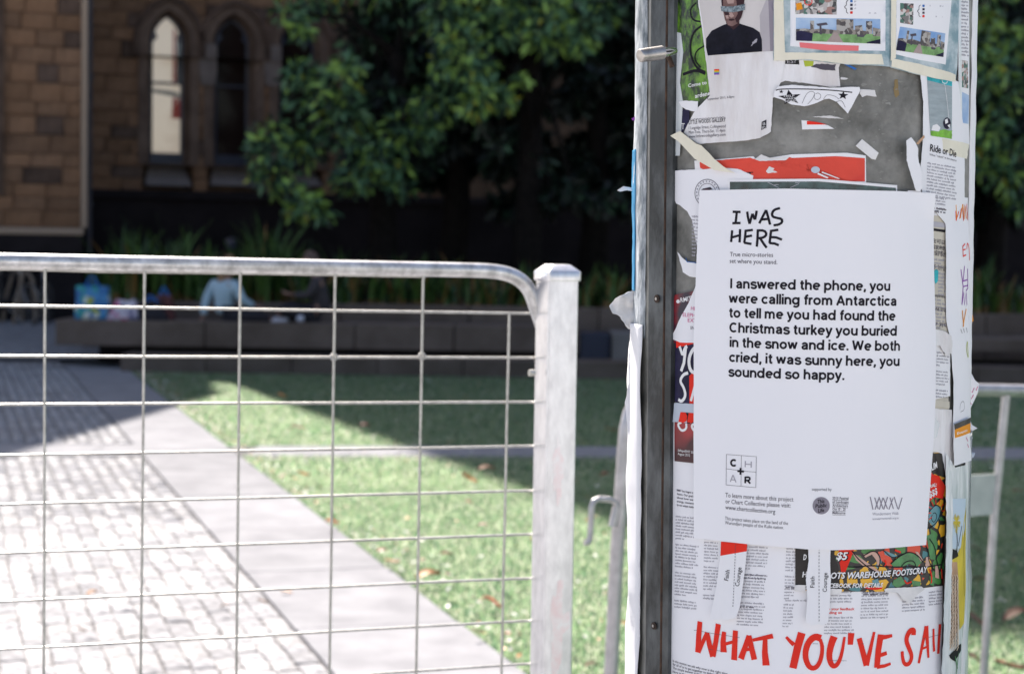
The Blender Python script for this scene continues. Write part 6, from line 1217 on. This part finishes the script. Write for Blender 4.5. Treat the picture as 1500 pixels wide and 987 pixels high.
# bags
def bagmesh(w_, d_, h_, sd, slump=.1, n=12):
    bm = bmesh.new(); bmesh.ops.create_cube(bm, size=1); bmesh.ops.subdivide_edges(bm, edges=bm.edges[:], cuts=6, use_grid_fill=True)
    for v in bm.verts:
        x, y, z = v.co; k = 1 - slump * (z + .5); bul = 1 + .18 * math.cos(z * 3) * (1 - abs(x))
        p = Vector((x * w_ * k, y * d_ * bul * (1 - .55 * (z + .5)), (z + .5) * h_)); q = noise.noise_vector(p * 9 + Vector((sd, 0, 0))) * .022; v.co = p + Vector((q.x, q.y, q.z * (z + .5)))
    for f in bm.faces: f.smooth = True
    return bm
def bag(name, label, px, w_, d_, h_, m, sd, Y=SY + .3, handles=True, cat='bag', slump=.1):
    bm = bagmesh(w_, d_, h_, sd, slump); root = empty(name, (Xat(px, Y), Y, sz), label, cat); me = bpy.data.meshes.new('bag_body'); bm.to_mesh(me); bm.free(); link('bag_body', me, m, root)
    if handles:
        for k in (-1, 1):
            mb = MB(); pts = [(-.2 * w_ + .4 * w_ * t, k * .05 * d_ / .2, h_ * .97 + (.13 if k < 0 else .05) * math.sin(math.pi * t) * (h_ / .4)) for t in [i / 8 for i in range(9)]]; mb.tube(pts, .011, 6); mb.build('handle', M['ink_blue'] if handles is True else m, root, smooth=True)
    return root
bag('tote_bag', 'tall blue, green and white patterned tote bag at the left end of the bench', 136, .43, .24, .42, M['tote'], 1)
bag('cloth_bundle', 'bundle of white, pink and dark patterned cloth on the bench beside the tote bag', 184, .42, .3, .25, M['floral'], 2, handles=False, cat='clothes', slump=.45)
bag('backpack', 'slumped black bag on the bench right of the patterned cloth bundle', 222, .40, .3, .24, M['darkcloth'], 3, cat='bag', slump=.5)
bag('shoulder_bag', 'dark red-brown bag on the bench between the black bag and the blonde person', 241, .26, .25, .32, M['brownbag'], 4, Y=SY + .5, slump=.4)
# garden lamp in the planting
gl_ = empty('garden_lamp', P(338, 450, 25.3), 'small grey-headed garden lamp among the strap plants behind the blonde person', 'lamp')
mb = MB(); zt_ = P(338, 357, 25.3).z - gl_.location.z; mb.tube([(0, 0, -.2), (0, 0, zt_ - .05)], .022, 8); mb.build('lamp_post', M['bikeblack'], gl_)
mb = MB(); mb.tube([(0, 0, zt_ - .10), (0, 0, zt_ - .05), (0, 0, zt_ + .05), (0, 0, zt_ + .08)], [.04, .075, .08, .03], 14); mb.build('lamp_head', M['frame_blue'], gl_, smooth=True)
# bicycle and hoop stands on the terrace
def wheel(parent, c, r, ax):
    t = empty('wheel', c); t.parent = parent; n = 28; ax = Vector(ax).normalized(); u = ax.cross(ZV).normalized(); v = Vector((0, 0, 1))
    ring = lambda q: [(u * math.cos(2 * math.pi * i / n) + v * math.sin(2 * math.pi * i / n)) * q for i in range(n)]
    mb = MB(); mb.tube(ring(r), .018, 8, closed=True); mb.build('tyre', M['rubber'], t, smooth=True)
    mb = MB(); mb.tube(ring(r - .025), .010, 6, closed=True); mb.build('rim', M['steel'], t, smooth=True)
    mb = MB()
    for i in range(0, n, 2): mb.tube([ring(.02)[i], ring(r - .02)[(i + 3) % n]], .0022, 4)
    mb.tube([ax * -.04, ax * .04], .022, 10); mb.build('spokes', M['steel'], t)
def bicycle(label, loc_, rz_, m):
    b = empty('bicycle', loc_, label, 'bicycle'); b.rotation_euler = (0, R(4), rz_); r = .34
    wheel(b, (-.52, 0, r), r, (0, 1, 0)); wheel(b, (.52, 0, r), r, (0, 1, 0))
    mb = MB(); bbk = (-.08, 0, .28); st_ = (-.2, 0, .74); hd = (.33, 0, .80); hd2 = (.36, 0, .68)
    for a, c in ((bbk, st_), (bbk, hd2), (st_, hd), ((-.52, 0, r), bbk), ((-.52, 0, r), st_)): mb.tube([a, c], .016, 8)
    mb.build('frame', m, b, smooth=True)
    mb = MB(); mb.tube([hd, hd2, (.40, 0, .55), (.52, 0, r)], .014, 8); mb.build('fork', M['lampgrey'], b, smooth=True)
    mb = MB(); mb.tube([hd, (.31, 0, .93)], .013, 8); mb.tube([(.28, -.28, .95), (.36, -.2, .95), (.36, 0, .94), (.36, .2, .95), (.28, .28, .95)], .012, 8); mb.build('handlebar', M['steel'], b, smooth=True)
    mb = MB(); mb.tube([st_, (-.22, 0, .86)], .012, 8); mb.build('seat_post', M['steel'], b)
    blob('saddle', (-.22, 0, .89), (.14, .075, .035), M['rubber'], b, 14, 8, lambda p: Vector((p.x, p.y * (1 - .45 * max(0, p.x)), p.z)))
    mb = MB(); mb.tube([(bbk[0], -.05, bbk[2]), (bbk[0], .05, bbk[2])], .08, 16); mb.build('chainring', M['bikeblack'], b, smooth=True)
    for k in (-1, 1):
        mb = MB(); mb.tube([(bbk[0], k * .05, bbk[2]), (bbk[0] + k * .12, k * .07, bbk[2] - .10)], .010, 6); mb.box((bbk[0] + k * .12, k * .12, bbk[2] - .10), (.07, .09, .02)); mb.build('crank', M['steel'], b)
bicycle('black bicycle parked on the terrace at the far left, cut by the frame edge', (Xat(8, 29.4), 29.4, rz + .01), R(-38), M['bikeblack'])
bicycle('second dark bicycle leaning behind the tan hoop, far left', (Xat(52, 30.3), 30.3, rz + .01), R(-58), M['bikeblack'])
for (pxs, Y, lb) in (([(52, 470), (51, 430), (47, 408), (40, 398), (33, 402), (26, 440), (20, 470)], 29.0, 'tan steel bicycle hoop standing in front of the bicycles'), ([(4, 470), (10, 430), (19, 400), (26, 396), (30, 404), (32, 470)], 29.6, 'second tan bicycle hoop behind the first, at the far left')):
    pts = [P(x, y, Y) for x, y in pxs]; pts[0].z = rz; pts[-1].z = rz; c = pts[0].copy(); mb = MB(); mb.tube([p - c for p in pts], .03, 10); o = mb.build('bicycle_hoop', M['hoop'], smooth=True); o.location = c; tag(o, lb, 'bicycle stand')

# ================================================================== CHURCH
wa = R(20); wx = Vector((math.cos(wa), math.sin(wa), 0)); wn = Vector((math.sin(wa), -math.cos(wa), 0))    # along / outward
C0 = P(121, 300, 33); C0.z = 0
church = empty('stone_church', C0, 'brown sandstone church in shade with pointed lancet windows, closing the view behind the trees', 'church')
def WU(x, y, off=0.0):
    p = onplane(x, y, C0 + wn * off, wn); d = p - C0; return d.dot(wx), p.z
AX = (Vector((0, 0, 0)), wx, ZV, wn)
def wall_prism(name, poly, h0, h1, m, parent=church, bev=0): mb = MB(); mb.prism(poly, h0, h1, AX); return mb.build(name, m, parent, bevel=bev)
TH = 29.9
wins = []
for xc, xl, xr, ya, ys, yb in ((247, 222.5, 271.5, 21, 62, 240), (342.5, 318, 367, 27, 64, 243), (438, 413, 463, 33, 68, 246), (533, 508, 558, 38, 73, 249)):
    ul = WU(xl, 130)[0]; ur = WU(xr, 130)[0]; wins.append(((ul + ur) / 2, (ur - ul) / 2, WU(xc, yb)[1], WU(xc, ys)[1], WU(xc, ya)[1]))
def gothic(u, a, z0, zs, za, grow=0.0, n=9):
    h = za - zs + grow; w_ = a + grow; r = (w_ * w_ + h * h) / (2 * w_); pts = [(u - w_, z0), (u + w_, z0)]
    a1 = math.asin(min(1, h / r))
    pts += [(u + w_ - r + r * math.cos(a1 * i / n), zs + r * math.sin(a1 * i / n)) for i in range(n + 1)]
    pts += [(u - w_ + r - r * math.cos(a1 * i / n), zs + r * math.sin(a1 * i / n)) for i in range(n - 1, -1, -1)]
    return pts
zc0 = WU(200, 279)[1]; zc1 = WU(200, 292)[1]
# backing (behind the blocks) and the plain unseen upper wall; the openings are real recesses in front of the backing
wall_prism('wall_core', [(-.5, 0), (26, 0), (26, TH), (-.03, TH), (-.03, 14.3), (-.5, 14.3)], -10, -.34, M['masonry'])  # unseen height and stepped left edge shaped to cast the lawn shadow
ZT = 6.6
wall_prism('unseen_upper_wall', [(-.02, ZT), (26, ZT), (26, TH - .01), (-.02, TH - .01)], -.34, 0, M['masonry'])
wall_prism('far_wall', [(7.2, zc0), (25.9, zc0), (25.9, ZT - .002), (7.2, ZT - .002)], -.34, 0, M['masonry'])
wall_prism('plinth_wall', [(-.3, 0), (26, 0), (26, zc1), (-.3, zc1)], -.34, .22, M['plinth'])
wall_prism('cornice', [(-.1, zc1 + .002), (25.8, zc1 + .002), (25.8, zc0), (-.1, zc0)], -.34, .30, M['plinth'], bev=.03)
def ring(name, o_, i_, h0, h1, m):
    mb = MB(); n = len(o_); f = lambda p, h: Vector((0, 0, 0)) + wx * p[0] + ZV * p[1] + wn * h
    vs = [f(p, h1) for p in o_] + [f(p, h1) for p in i_] + [f(p, h0) for p in o_] + [f(p, h0) for p in i_]
    fs = []
    for i in range(n):
        j = (i + 1) % n; fs += [(i, j, n + j, n + i), (i, i + 2 * n, j + 2 * n, j), (n + i, n + j, 3 * n + j, 3 * n + i)]
    mb.add(vs, fs); return mb.build(name, m, church)
def ringp(name, o_, i_, h0o, h1o, h0i, m, parent=church):
    """splayed ring: outer edge at h1o, inner edge deeper"""
    mb = MB(); n = len(o_); f = lambda p, h: wx * p[0] + ZV * p[1] + wn * h
    vs = [f(p, h1o) for p in o_] + [f(p, h0i) for p in i_] + [f(p, h0o) for p in o_] + [f(p, h0o) for p in i_]; fs = []
    for i in range(n):
        j = (i + 1) % n; fs += [(i, j, n + j, n + i), (i, i + 2 * n, j + 2 * n, j), (n + i, n + j, 3 * n + j, 3 * n + i)]
    mb.add(vs, fs); return mb.build(name, m, parent)
for k, (u, a, z0, zs, za) in enumerate(wins):
    ou = gothic(u, a, z0 - .02, zs, za, .24); mid = gothic(u, a, z0, zs, za, .085); inn = gothic(u, a, z0, zs, za, 0)
    ring('window_surround', ou, mid, -.34, .035, M['surround']); ringp('window_splay', mid, inn, -.34, .03, -.20, M['surround'])
    hb = gothic(u, a, z0 + 1.9, zs, za, .34); hi = gothic(u, a, z0 + 1.9, zs, za, .245); ring('hood_mould', hb, hi, -.3, .11, M['stone_c'])
    w0 = wall_prism('window', gothic(u, a, z0 + .01, zs, za, -.002), -.335, -.30, M['reflection_glow'] if k == 0 else M['darkroom'])
    fo = gothic(u, a, z0 + .01, zs, za, -.004); fi = gothic(u, a, z0 + .20, zs, za, -.045)
    ringp('frame', fo, fi, -.27, -.21, -.215, M['frame_blue'], w0)
    zt2 = z0 + (za - z0) * .545; wall_prism('transom', [(u - a + .03, zt2 - .022), (u + a - .03, zt2 - .022), (u + a - .03, zt2 + .022), (u - a + .03, zt2 + .022)], -.265, -.20, M['frame_blue'], w0)
    for s in (-1, 1): wall_prism('cusp', [(u + s * (a - .02), zs - .02), (u + s * (a - .13), zs + .10), (u + s * (a - .05), zs + .26)], -.28, -.205, M['frame_blue'], w0)
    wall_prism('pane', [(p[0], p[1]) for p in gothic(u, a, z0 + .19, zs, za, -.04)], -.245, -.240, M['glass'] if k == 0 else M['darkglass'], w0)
    if k == 0:  # coloured patches of the reflected view, laid behind the pane
        wall_prism('red_reflection_patch', [(u + a * .40, zt2 + .02), (u + a * .62, zt2 + .02), (u + a * .55, zs + .25), (u + a * .40, zs + .28)], -.298, -.294, M['red_reflection'], w0)
        wall_prism('dark_reflection_patch', [(u + a * .63, zt2 + .02), (u + a * .93, zt2 + .02), (u + a * .93, zs), (u + a * .63, zs + .1)], -.298, -.292, M['frame_blue'], w0)
        wall_prism('red_reflection_patch', [(u + a * .38, zt2 - .62), (u + a * .95, zt2 - .62), (u + a * .95, zt2 - .26), (u + a * .38, zt2 - .24)], -.298, -.290, M['red_reflection'], w0)
        wall_prism('grey_reflection_band', [(u - a * .9, zt2 - .16), (u + a * .3, zt2 - .22), (u + a * .95, zt2 - .25), (u + a * .95, zt2 - .18), (u + a * .3, zt2 - .13), (u - a * .9, zt2 - .10)], -.298, -.288, M['sill'], w0)
    # sloping sill
    mb = MB(); f = lambda uu, z, h: wx * uu + ZV * z + wn * h; zb_ = WU(247 + 95 * k, 272)[1]
    mb.add([f(u - a, z0 + .02, -.30), f(u + a, z0 + .02, -.30), f(u + a + .12, zb_, .06), f(u - a - .12, zb_, .06), f(u - a, zb_ - .02, -.30), f(u + a, zb_ - .02, -.30)], [(0, 1, 2, 3), (0, 3, 4), (1, 5, 2), (4, 3, 2, 5)]); mb.build('window_sill', M['sill'], church)
    if k < 2: wall_prism('carved_corbel', [(u + a + .27, zs - .75), (u + a + .52, zs - .75), (u + a + .56, zs - .45), (u + a + .56, zs + .0), (u + a + .23, zs + .0), (u + a + .23, zs - .45)], -.3, .07, M['corbel'], bev=.03)
# stone courses, each block its own piece
def inside(px_, pz_, poly):
    c = False; n = len(poly)
    for i in range(n):
        x1, y1 = poly[i]; x2, y2 = poly[(i + 1) % n]
        if (y1 > pz_) != (y2 > pz_) and px_ < (x2 - x1) * (pz_ - y1) / (y2 - y1) + x1: c = not c
    return c
outs = [gothic(u, a, WU(247, 276)[1] - .05, zs, za, .16) for u, a, z0, zs, za in wins]
def gaps(za_, zb_):
    r = []
    for u_, po in zip(wins, outs):
        xs_ = [u_[0] + d * .01 for d in range(-80, 81) if inside(u_[0] + d * .01, za_ + .03, po) or inside(u_[0] + d * .01, zb_ - .03, po)]
        if xs_: r.append((min(xs_), max(xs_)))
    return r
bm_cache = {}
def block(L, H_, D, m, sd):
    key = (round(L, 2), round(H_, 2), m.name, sd % 4)
    if key in bm_cache: return bm_cache[key]
    rr = random.Random(sd); bm = bmesh.new(); bmesh.ops.create_cube(bm, size=1)
    for v in bm.verts: v.co = Vector((v.co.x * key[0], v.co.y * D, v.co.z * key[1]))
    for v in bm.verts:
        if v.co.y < 0: v.co.y += rr.uniform(-.02, .025); v.co.x += rr.uniform(-.004, .004)
    fr = [e for e in bm.edges if all(v.co.y < 0 for v in e.verts)]
    bmesh.ops.bevel(bm, geom=fr, offset=.011, segments=1, affect='EDGES')
    me = bpy.data.meshes.new('stone_block'); bm.to_mesh(me); bm.free(); me.materials.append(m); bm_cache[key] = me; return me
rr = random.Random(21)
def courses(parent, u0, u1, z0, z1, ch, skip, dark, mats3, sgn=1):
    z = z0; row = 0; MWt = Matrix(((wx.x, -wn.x, 0), (wx.y, -wn.y, 0), (0, 0, 1))).to_4x4()
    while z < z1 - .03:
        h = min(ch * rr.choice((.8, 1, 1.15)), z1 - z); iv = []; a_ = u0
        for (q0, q1) in skip(z, z + h):
            if q0 > a_: iv.append((a_, q0))
            a_ = max(a_, q1)
        if a_ < u1: iv.append((a_, u1))
        for (a_, e_) in iv:
          u = a_
          while u < e_ - .02:
            L = min(rr.choice((.34, .44, .52, .62, .72)), e_ - u)
            if e_ - u - L < .15: L = e_ - u
            c = (u + L / 2, z + h / 2)
            if L > .05:
                m = M['stone_c'] if dark(c[0], c[1]) else mats3[rr.randrange(len(mats3))]
                me = block(L - .010, h - .011, .3, m, rr.randrange(4)); o = bpy.data.objects.new('stone_block', me); COL.objects.link(o); o.parent = parent
                p = wx * c[0] + ZV * c[1] - wn * .15 + wn * rr.uniform(-.012, .012); o.matrix_local = Matrix.Translation(p) @ MWt
            u += L
        z += h
def sk(u, z, L, h): return any(inside(u + d * L * .32, z + e * h * .3, o_) for o_ in outs for d in (-1, 0, 1) for e in (-1, 0, 1))
courses(church, .05, 7.2, zc0, ZT, .27, gaps, lambda u, z: any(abs(u - w_[0]) < w_[1] + .5 for w_ in wins) and rr.random() < .2, [M['stone_a'], M['stone_b'], M['stone_a']])
# transept: nearer block on the left with a steep gable (its unseen top is shaped to throw the notch of shade on the path)
TD = 2.35
tz0 = WU(60, 333, TD)[1]; uT = WU(119, 200, TD)[0]
gable = [(uT, 0), (uT, 12.8), (uT - 4.2, 22.0), (uT - 8.4, 12.8), (uT - 8.4, 0)]  # unseen gable top, shaped to throw the notch of shade
wall_prism('transept_core', gable, -3, TD - .30, M['masonry'])
wall_prism('transept_plinth', [(uT + .02, 0), (uT + .02, tz0 - .02), (uT - 8.4, tz0 - .02), (uT - 8.4, 0)], TD - .30, TD + .06, M['plinth'])
tr = empty('transept', C0 + wn * TD); tr.parent = church; tr.location = wn * TD
cut = uT - 4.6
courses(tr, cut, uT, tz0, 7.0, .27, lambda a, b: [], lambda u, z: (uT - .62 < u < uT - .12 and rr.random() < .3), [M['stone_a'], M['stone_a'], M['stone_b']])
wall_prism('unseen_transept_wall', [(uT, 7.0), (uT, 12.79), (uT - 4.2, 21.99), (uT - 8.39, 12.79), (uT - 8.39, 7.0)], TD - .30, TD - .001, M['masonry'])
wall_prism('lit_corner_edge', [(uT + .0, tz0), (uT + .10, tz0), (uT + .10, 12), (uT + .0, 12)], TD - .32, TD + .03, M['tanpipe'], bev=.02)  # tan strip paints in a lit edge along the corner
wall_prism('base_moulding', [(cut, tz0 - .12), (uT + .04, tz0 - .12), (uT + .04, tz0 - .005), (cut, tz0 - .005)], TD - .3, TD + .08, M['tanpipe'], bev=.03)
gp_ = [(WU(x, 200, TD - .01)[0]) for x in (-40, 5)]; wall_prism('transept_window_edge', [(gp_[0], tz0 + .5), (gp_[1], tz0 + .5), (gp_[1], 5.6), (gp_[0], 5.9)], TD - .05, TD + .05, M['stone_c'])
dp = empty('drainpipe', C0 + wx * .06 + wn * .35, 'dark blue drainpipe in the corner between the church transept and the window wall', 'drainpipe')
mb = MB(); mb.tube([(0, 0, .3), (0, 0, 12)], .055, 12); mb.build('pipe', M['frame_blue'], dp, smooth=True)
for z in (2.2, 4.4, 6.6): mb = MB(); mb.tube([(0, 0, z - .04), (0, 0, z + .04)], .075, 12); mb.build('collar', M['frame_blue'], dp, smooth=True)
dp2 = empty('drainpipe', P(677, 290, 33.5), 'thin blue-grey drainpipe on the dark wall under the tree crown', 'drainpipe'); dp2.location.z = 0
mb = MB(); mb.tube([(0, -.1, .3), (0, -.1, 5)], .05, 10); mb.build('pipe', M['frame_blue'], dp2, smooth=True)

# ================================================================== TREES
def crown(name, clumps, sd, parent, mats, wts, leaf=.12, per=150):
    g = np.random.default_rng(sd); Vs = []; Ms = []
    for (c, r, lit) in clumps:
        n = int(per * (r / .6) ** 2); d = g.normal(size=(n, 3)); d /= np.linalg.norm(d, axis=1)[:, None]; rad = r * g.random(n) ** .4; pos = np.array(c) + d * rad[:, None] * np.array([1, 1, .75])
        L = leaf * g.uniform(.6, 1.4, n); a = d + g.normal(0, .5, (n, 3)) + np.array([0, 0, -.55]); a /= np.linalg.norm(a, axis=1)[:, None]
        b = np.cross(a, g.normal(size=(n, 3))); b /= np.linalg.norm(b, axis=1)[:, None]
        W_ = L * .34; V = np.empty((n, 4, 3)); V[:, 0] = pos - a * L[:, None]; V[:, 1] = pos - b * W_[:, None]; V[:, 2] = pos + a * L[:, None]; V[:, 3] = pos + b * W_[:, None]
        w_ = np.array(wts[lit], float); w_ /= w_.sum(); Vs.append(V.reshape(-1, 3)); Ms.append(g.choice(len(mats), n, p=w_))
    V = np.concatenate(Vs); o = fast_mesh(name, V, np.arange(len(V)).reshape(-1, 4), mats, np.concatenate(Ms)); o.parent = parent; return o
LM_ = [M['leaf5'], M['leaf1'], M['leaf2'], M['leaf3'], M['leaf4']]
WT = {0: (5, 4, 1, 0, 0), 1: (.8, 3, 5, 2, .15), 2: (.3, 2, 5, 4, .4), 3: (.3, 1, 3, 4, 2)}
def tree(label, base, trunk_top, clumps_px, sd, per=150, leaf=.115):
    b = Vector(base); root = empty('leafy_tree', b, label, 'tree'); cl = []
    rr = random.Random(sd)
    for (x, y, rpx, Y, lit) in clumps_px:
        p = P(x, y, Y); cl.append((tuple(p - b), rpx * Y / F, lit))
    crown('crown', cl, sd, root, LM_, WT, leaf, per)
    tt = Vector(trunk_top) - b; mb = MB(); mid = tt * .5 + Vector((rr.uniform(-.2, .2), 0, 0)); mb.tube([(0, 0, -.1), (0, 0, .3), mid, tt], [.34, .24, .19, .12], 12); 
    for v in range(len(mb.v)): q = Vector(mb.v[v]); mb.v[v] = tuple(q + q.normalized() * .03 * noise.noise(q * 3))
    mb.build('trunk', M['bark'], root, smooth=True)
    for i, (c, r, lit) in enumerate(cl):
        if i % 2: continue
        c = Vector(c); s = mid.lerp(tt, rr.random()); m_ = s.lerp(c, .5) + Vector((0, 0, .25)); mb = MB(); mb.tube([s, m_, c], [.07, .04, .015], 6); mb.build('limb', M['bark'], root, smooth=True)
    return root
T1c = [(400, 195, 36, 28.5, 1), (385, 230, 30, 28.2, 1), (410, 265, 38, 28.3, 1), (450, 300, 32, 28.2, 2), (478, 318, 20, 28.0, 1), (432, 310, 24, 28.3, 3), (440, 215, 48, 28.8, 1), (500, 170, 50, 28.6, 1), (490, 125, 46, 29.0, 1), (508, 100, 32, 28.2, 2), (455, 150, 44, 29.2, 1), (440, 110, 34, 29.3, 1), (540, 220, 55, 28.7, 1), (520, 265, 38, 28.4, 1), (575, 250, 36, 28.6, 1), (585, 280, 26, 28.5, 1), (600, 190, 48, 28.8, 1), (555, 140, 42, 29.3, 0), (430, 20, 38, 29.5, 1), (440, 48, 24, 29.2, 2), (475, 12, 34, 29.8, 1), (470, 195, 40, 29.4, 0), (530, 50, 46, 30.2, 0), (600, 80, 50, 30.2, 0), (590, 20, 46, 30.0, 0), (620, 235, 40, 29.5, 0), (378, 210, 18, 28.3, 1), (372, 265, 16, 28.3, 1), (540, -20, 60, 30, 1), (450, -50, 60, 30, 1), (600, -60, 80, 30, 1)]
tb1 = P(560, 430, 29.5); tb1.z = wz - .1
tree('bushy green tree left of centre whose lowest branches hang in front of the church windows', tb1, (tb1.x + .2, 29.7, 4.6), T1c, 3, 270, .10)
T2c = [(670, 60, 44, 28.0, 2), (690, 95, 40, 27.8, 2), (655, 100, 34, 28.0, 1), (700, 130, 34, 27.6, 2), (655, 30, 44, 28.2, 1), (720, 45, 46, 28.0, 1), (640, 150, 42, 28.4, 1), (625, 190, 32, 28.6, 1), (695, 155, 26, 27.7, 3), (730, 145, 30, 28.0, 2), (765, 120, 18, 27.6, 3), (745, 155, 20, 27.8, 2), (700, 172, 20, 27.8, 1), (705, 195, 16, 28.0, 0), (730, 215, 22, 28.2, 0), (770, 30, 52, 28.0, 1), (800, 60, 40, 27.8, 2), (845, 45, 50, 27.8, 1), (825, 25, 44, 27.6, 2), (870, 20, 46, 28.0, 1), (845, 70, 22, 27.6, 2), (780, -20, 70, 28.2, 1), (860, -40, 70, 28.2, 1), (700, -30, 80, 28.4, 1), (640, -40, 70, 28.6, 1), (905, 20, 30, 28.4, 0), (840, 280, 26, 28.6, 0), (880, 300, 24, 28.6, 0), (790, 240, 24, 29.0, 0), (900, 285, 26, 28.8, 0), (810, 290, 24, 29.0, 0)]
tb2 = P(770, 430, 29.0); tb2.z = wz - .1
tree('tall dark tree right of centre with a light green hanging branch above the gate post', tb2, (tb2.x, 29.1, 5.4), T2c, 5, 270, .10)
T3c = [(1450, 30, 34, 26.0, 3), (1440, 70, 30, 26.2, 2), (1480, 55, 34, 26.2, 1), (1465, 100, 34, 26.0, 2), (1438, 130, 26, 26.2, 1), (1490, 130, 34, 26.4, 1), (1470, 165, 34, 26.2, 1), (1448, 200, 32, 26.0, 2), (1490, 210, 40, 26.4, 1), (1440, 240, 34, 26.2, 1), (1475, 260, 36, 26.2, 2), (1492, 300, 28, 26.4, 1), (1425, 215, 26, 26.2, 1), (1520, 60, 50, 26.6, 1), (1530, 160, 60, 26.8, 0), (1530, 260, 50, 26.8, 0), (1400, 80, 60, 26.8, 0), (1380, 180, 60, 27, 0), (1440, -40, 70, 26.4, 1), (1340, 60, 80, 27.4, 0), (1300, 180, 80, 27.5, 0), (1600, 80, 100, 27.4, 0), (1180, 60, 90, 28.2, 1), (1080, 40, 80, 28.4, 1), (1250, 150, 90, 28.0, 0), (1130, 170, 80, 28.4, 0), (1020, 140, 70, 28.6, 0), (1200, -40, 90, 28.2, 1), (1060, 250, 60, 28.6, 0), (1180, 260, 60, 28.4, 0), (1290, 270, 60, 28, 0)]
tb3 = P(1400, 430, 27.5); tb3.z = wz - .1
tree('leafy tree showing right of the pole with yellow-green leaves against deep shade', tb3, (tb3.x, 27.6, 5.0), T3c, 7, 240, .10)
# added near-black foliage just behind, its colour standing in for deep shade
def shade_mass(label, px0, px1, y0, y1, Y, sd):
    rr = random.Random(sd); b = P((px0 + px1) / 2, 430, Y); b.z = wz - .1; cl = []
    for x in range(px0, px1, 46):
        for y in range(y0, y1, 44): cl.append((x + rr.uniform(-14, 14), y + rr.uniform(-14, 14), rr.uniform(30, 42), Y + rr.uniform(-.5, .5), 0))
    bb_ = b; root = empty('shade_foliage', b, label, 'tree'); c2_ = [(tuple(P(x, y, Yq) - b), r * Yq / F, 0) for x, y, r, Yq, l_ in cl]
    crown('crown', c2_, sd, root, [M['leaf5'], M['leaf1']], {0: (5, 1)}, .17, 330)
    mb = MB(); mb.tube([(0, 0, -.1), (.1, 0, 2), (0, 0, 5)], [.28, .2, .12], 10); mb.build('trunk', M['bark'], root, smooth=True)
shade_mass('added near-black foliage standing for deep shade behind the bushy tree, left of centre', 560, 760, -60, 255, 30.9, 31)
shade_mass('added near-black foliage standing for deep shade behind the gap between post and pole', 750, 980, -60, 300, 30.6, 32)
shade_mass('added near-black foliage standing for shade, mostly behind the pole, seen at its right edge', 1330, 1560, -60, 330, 29.8, 33)
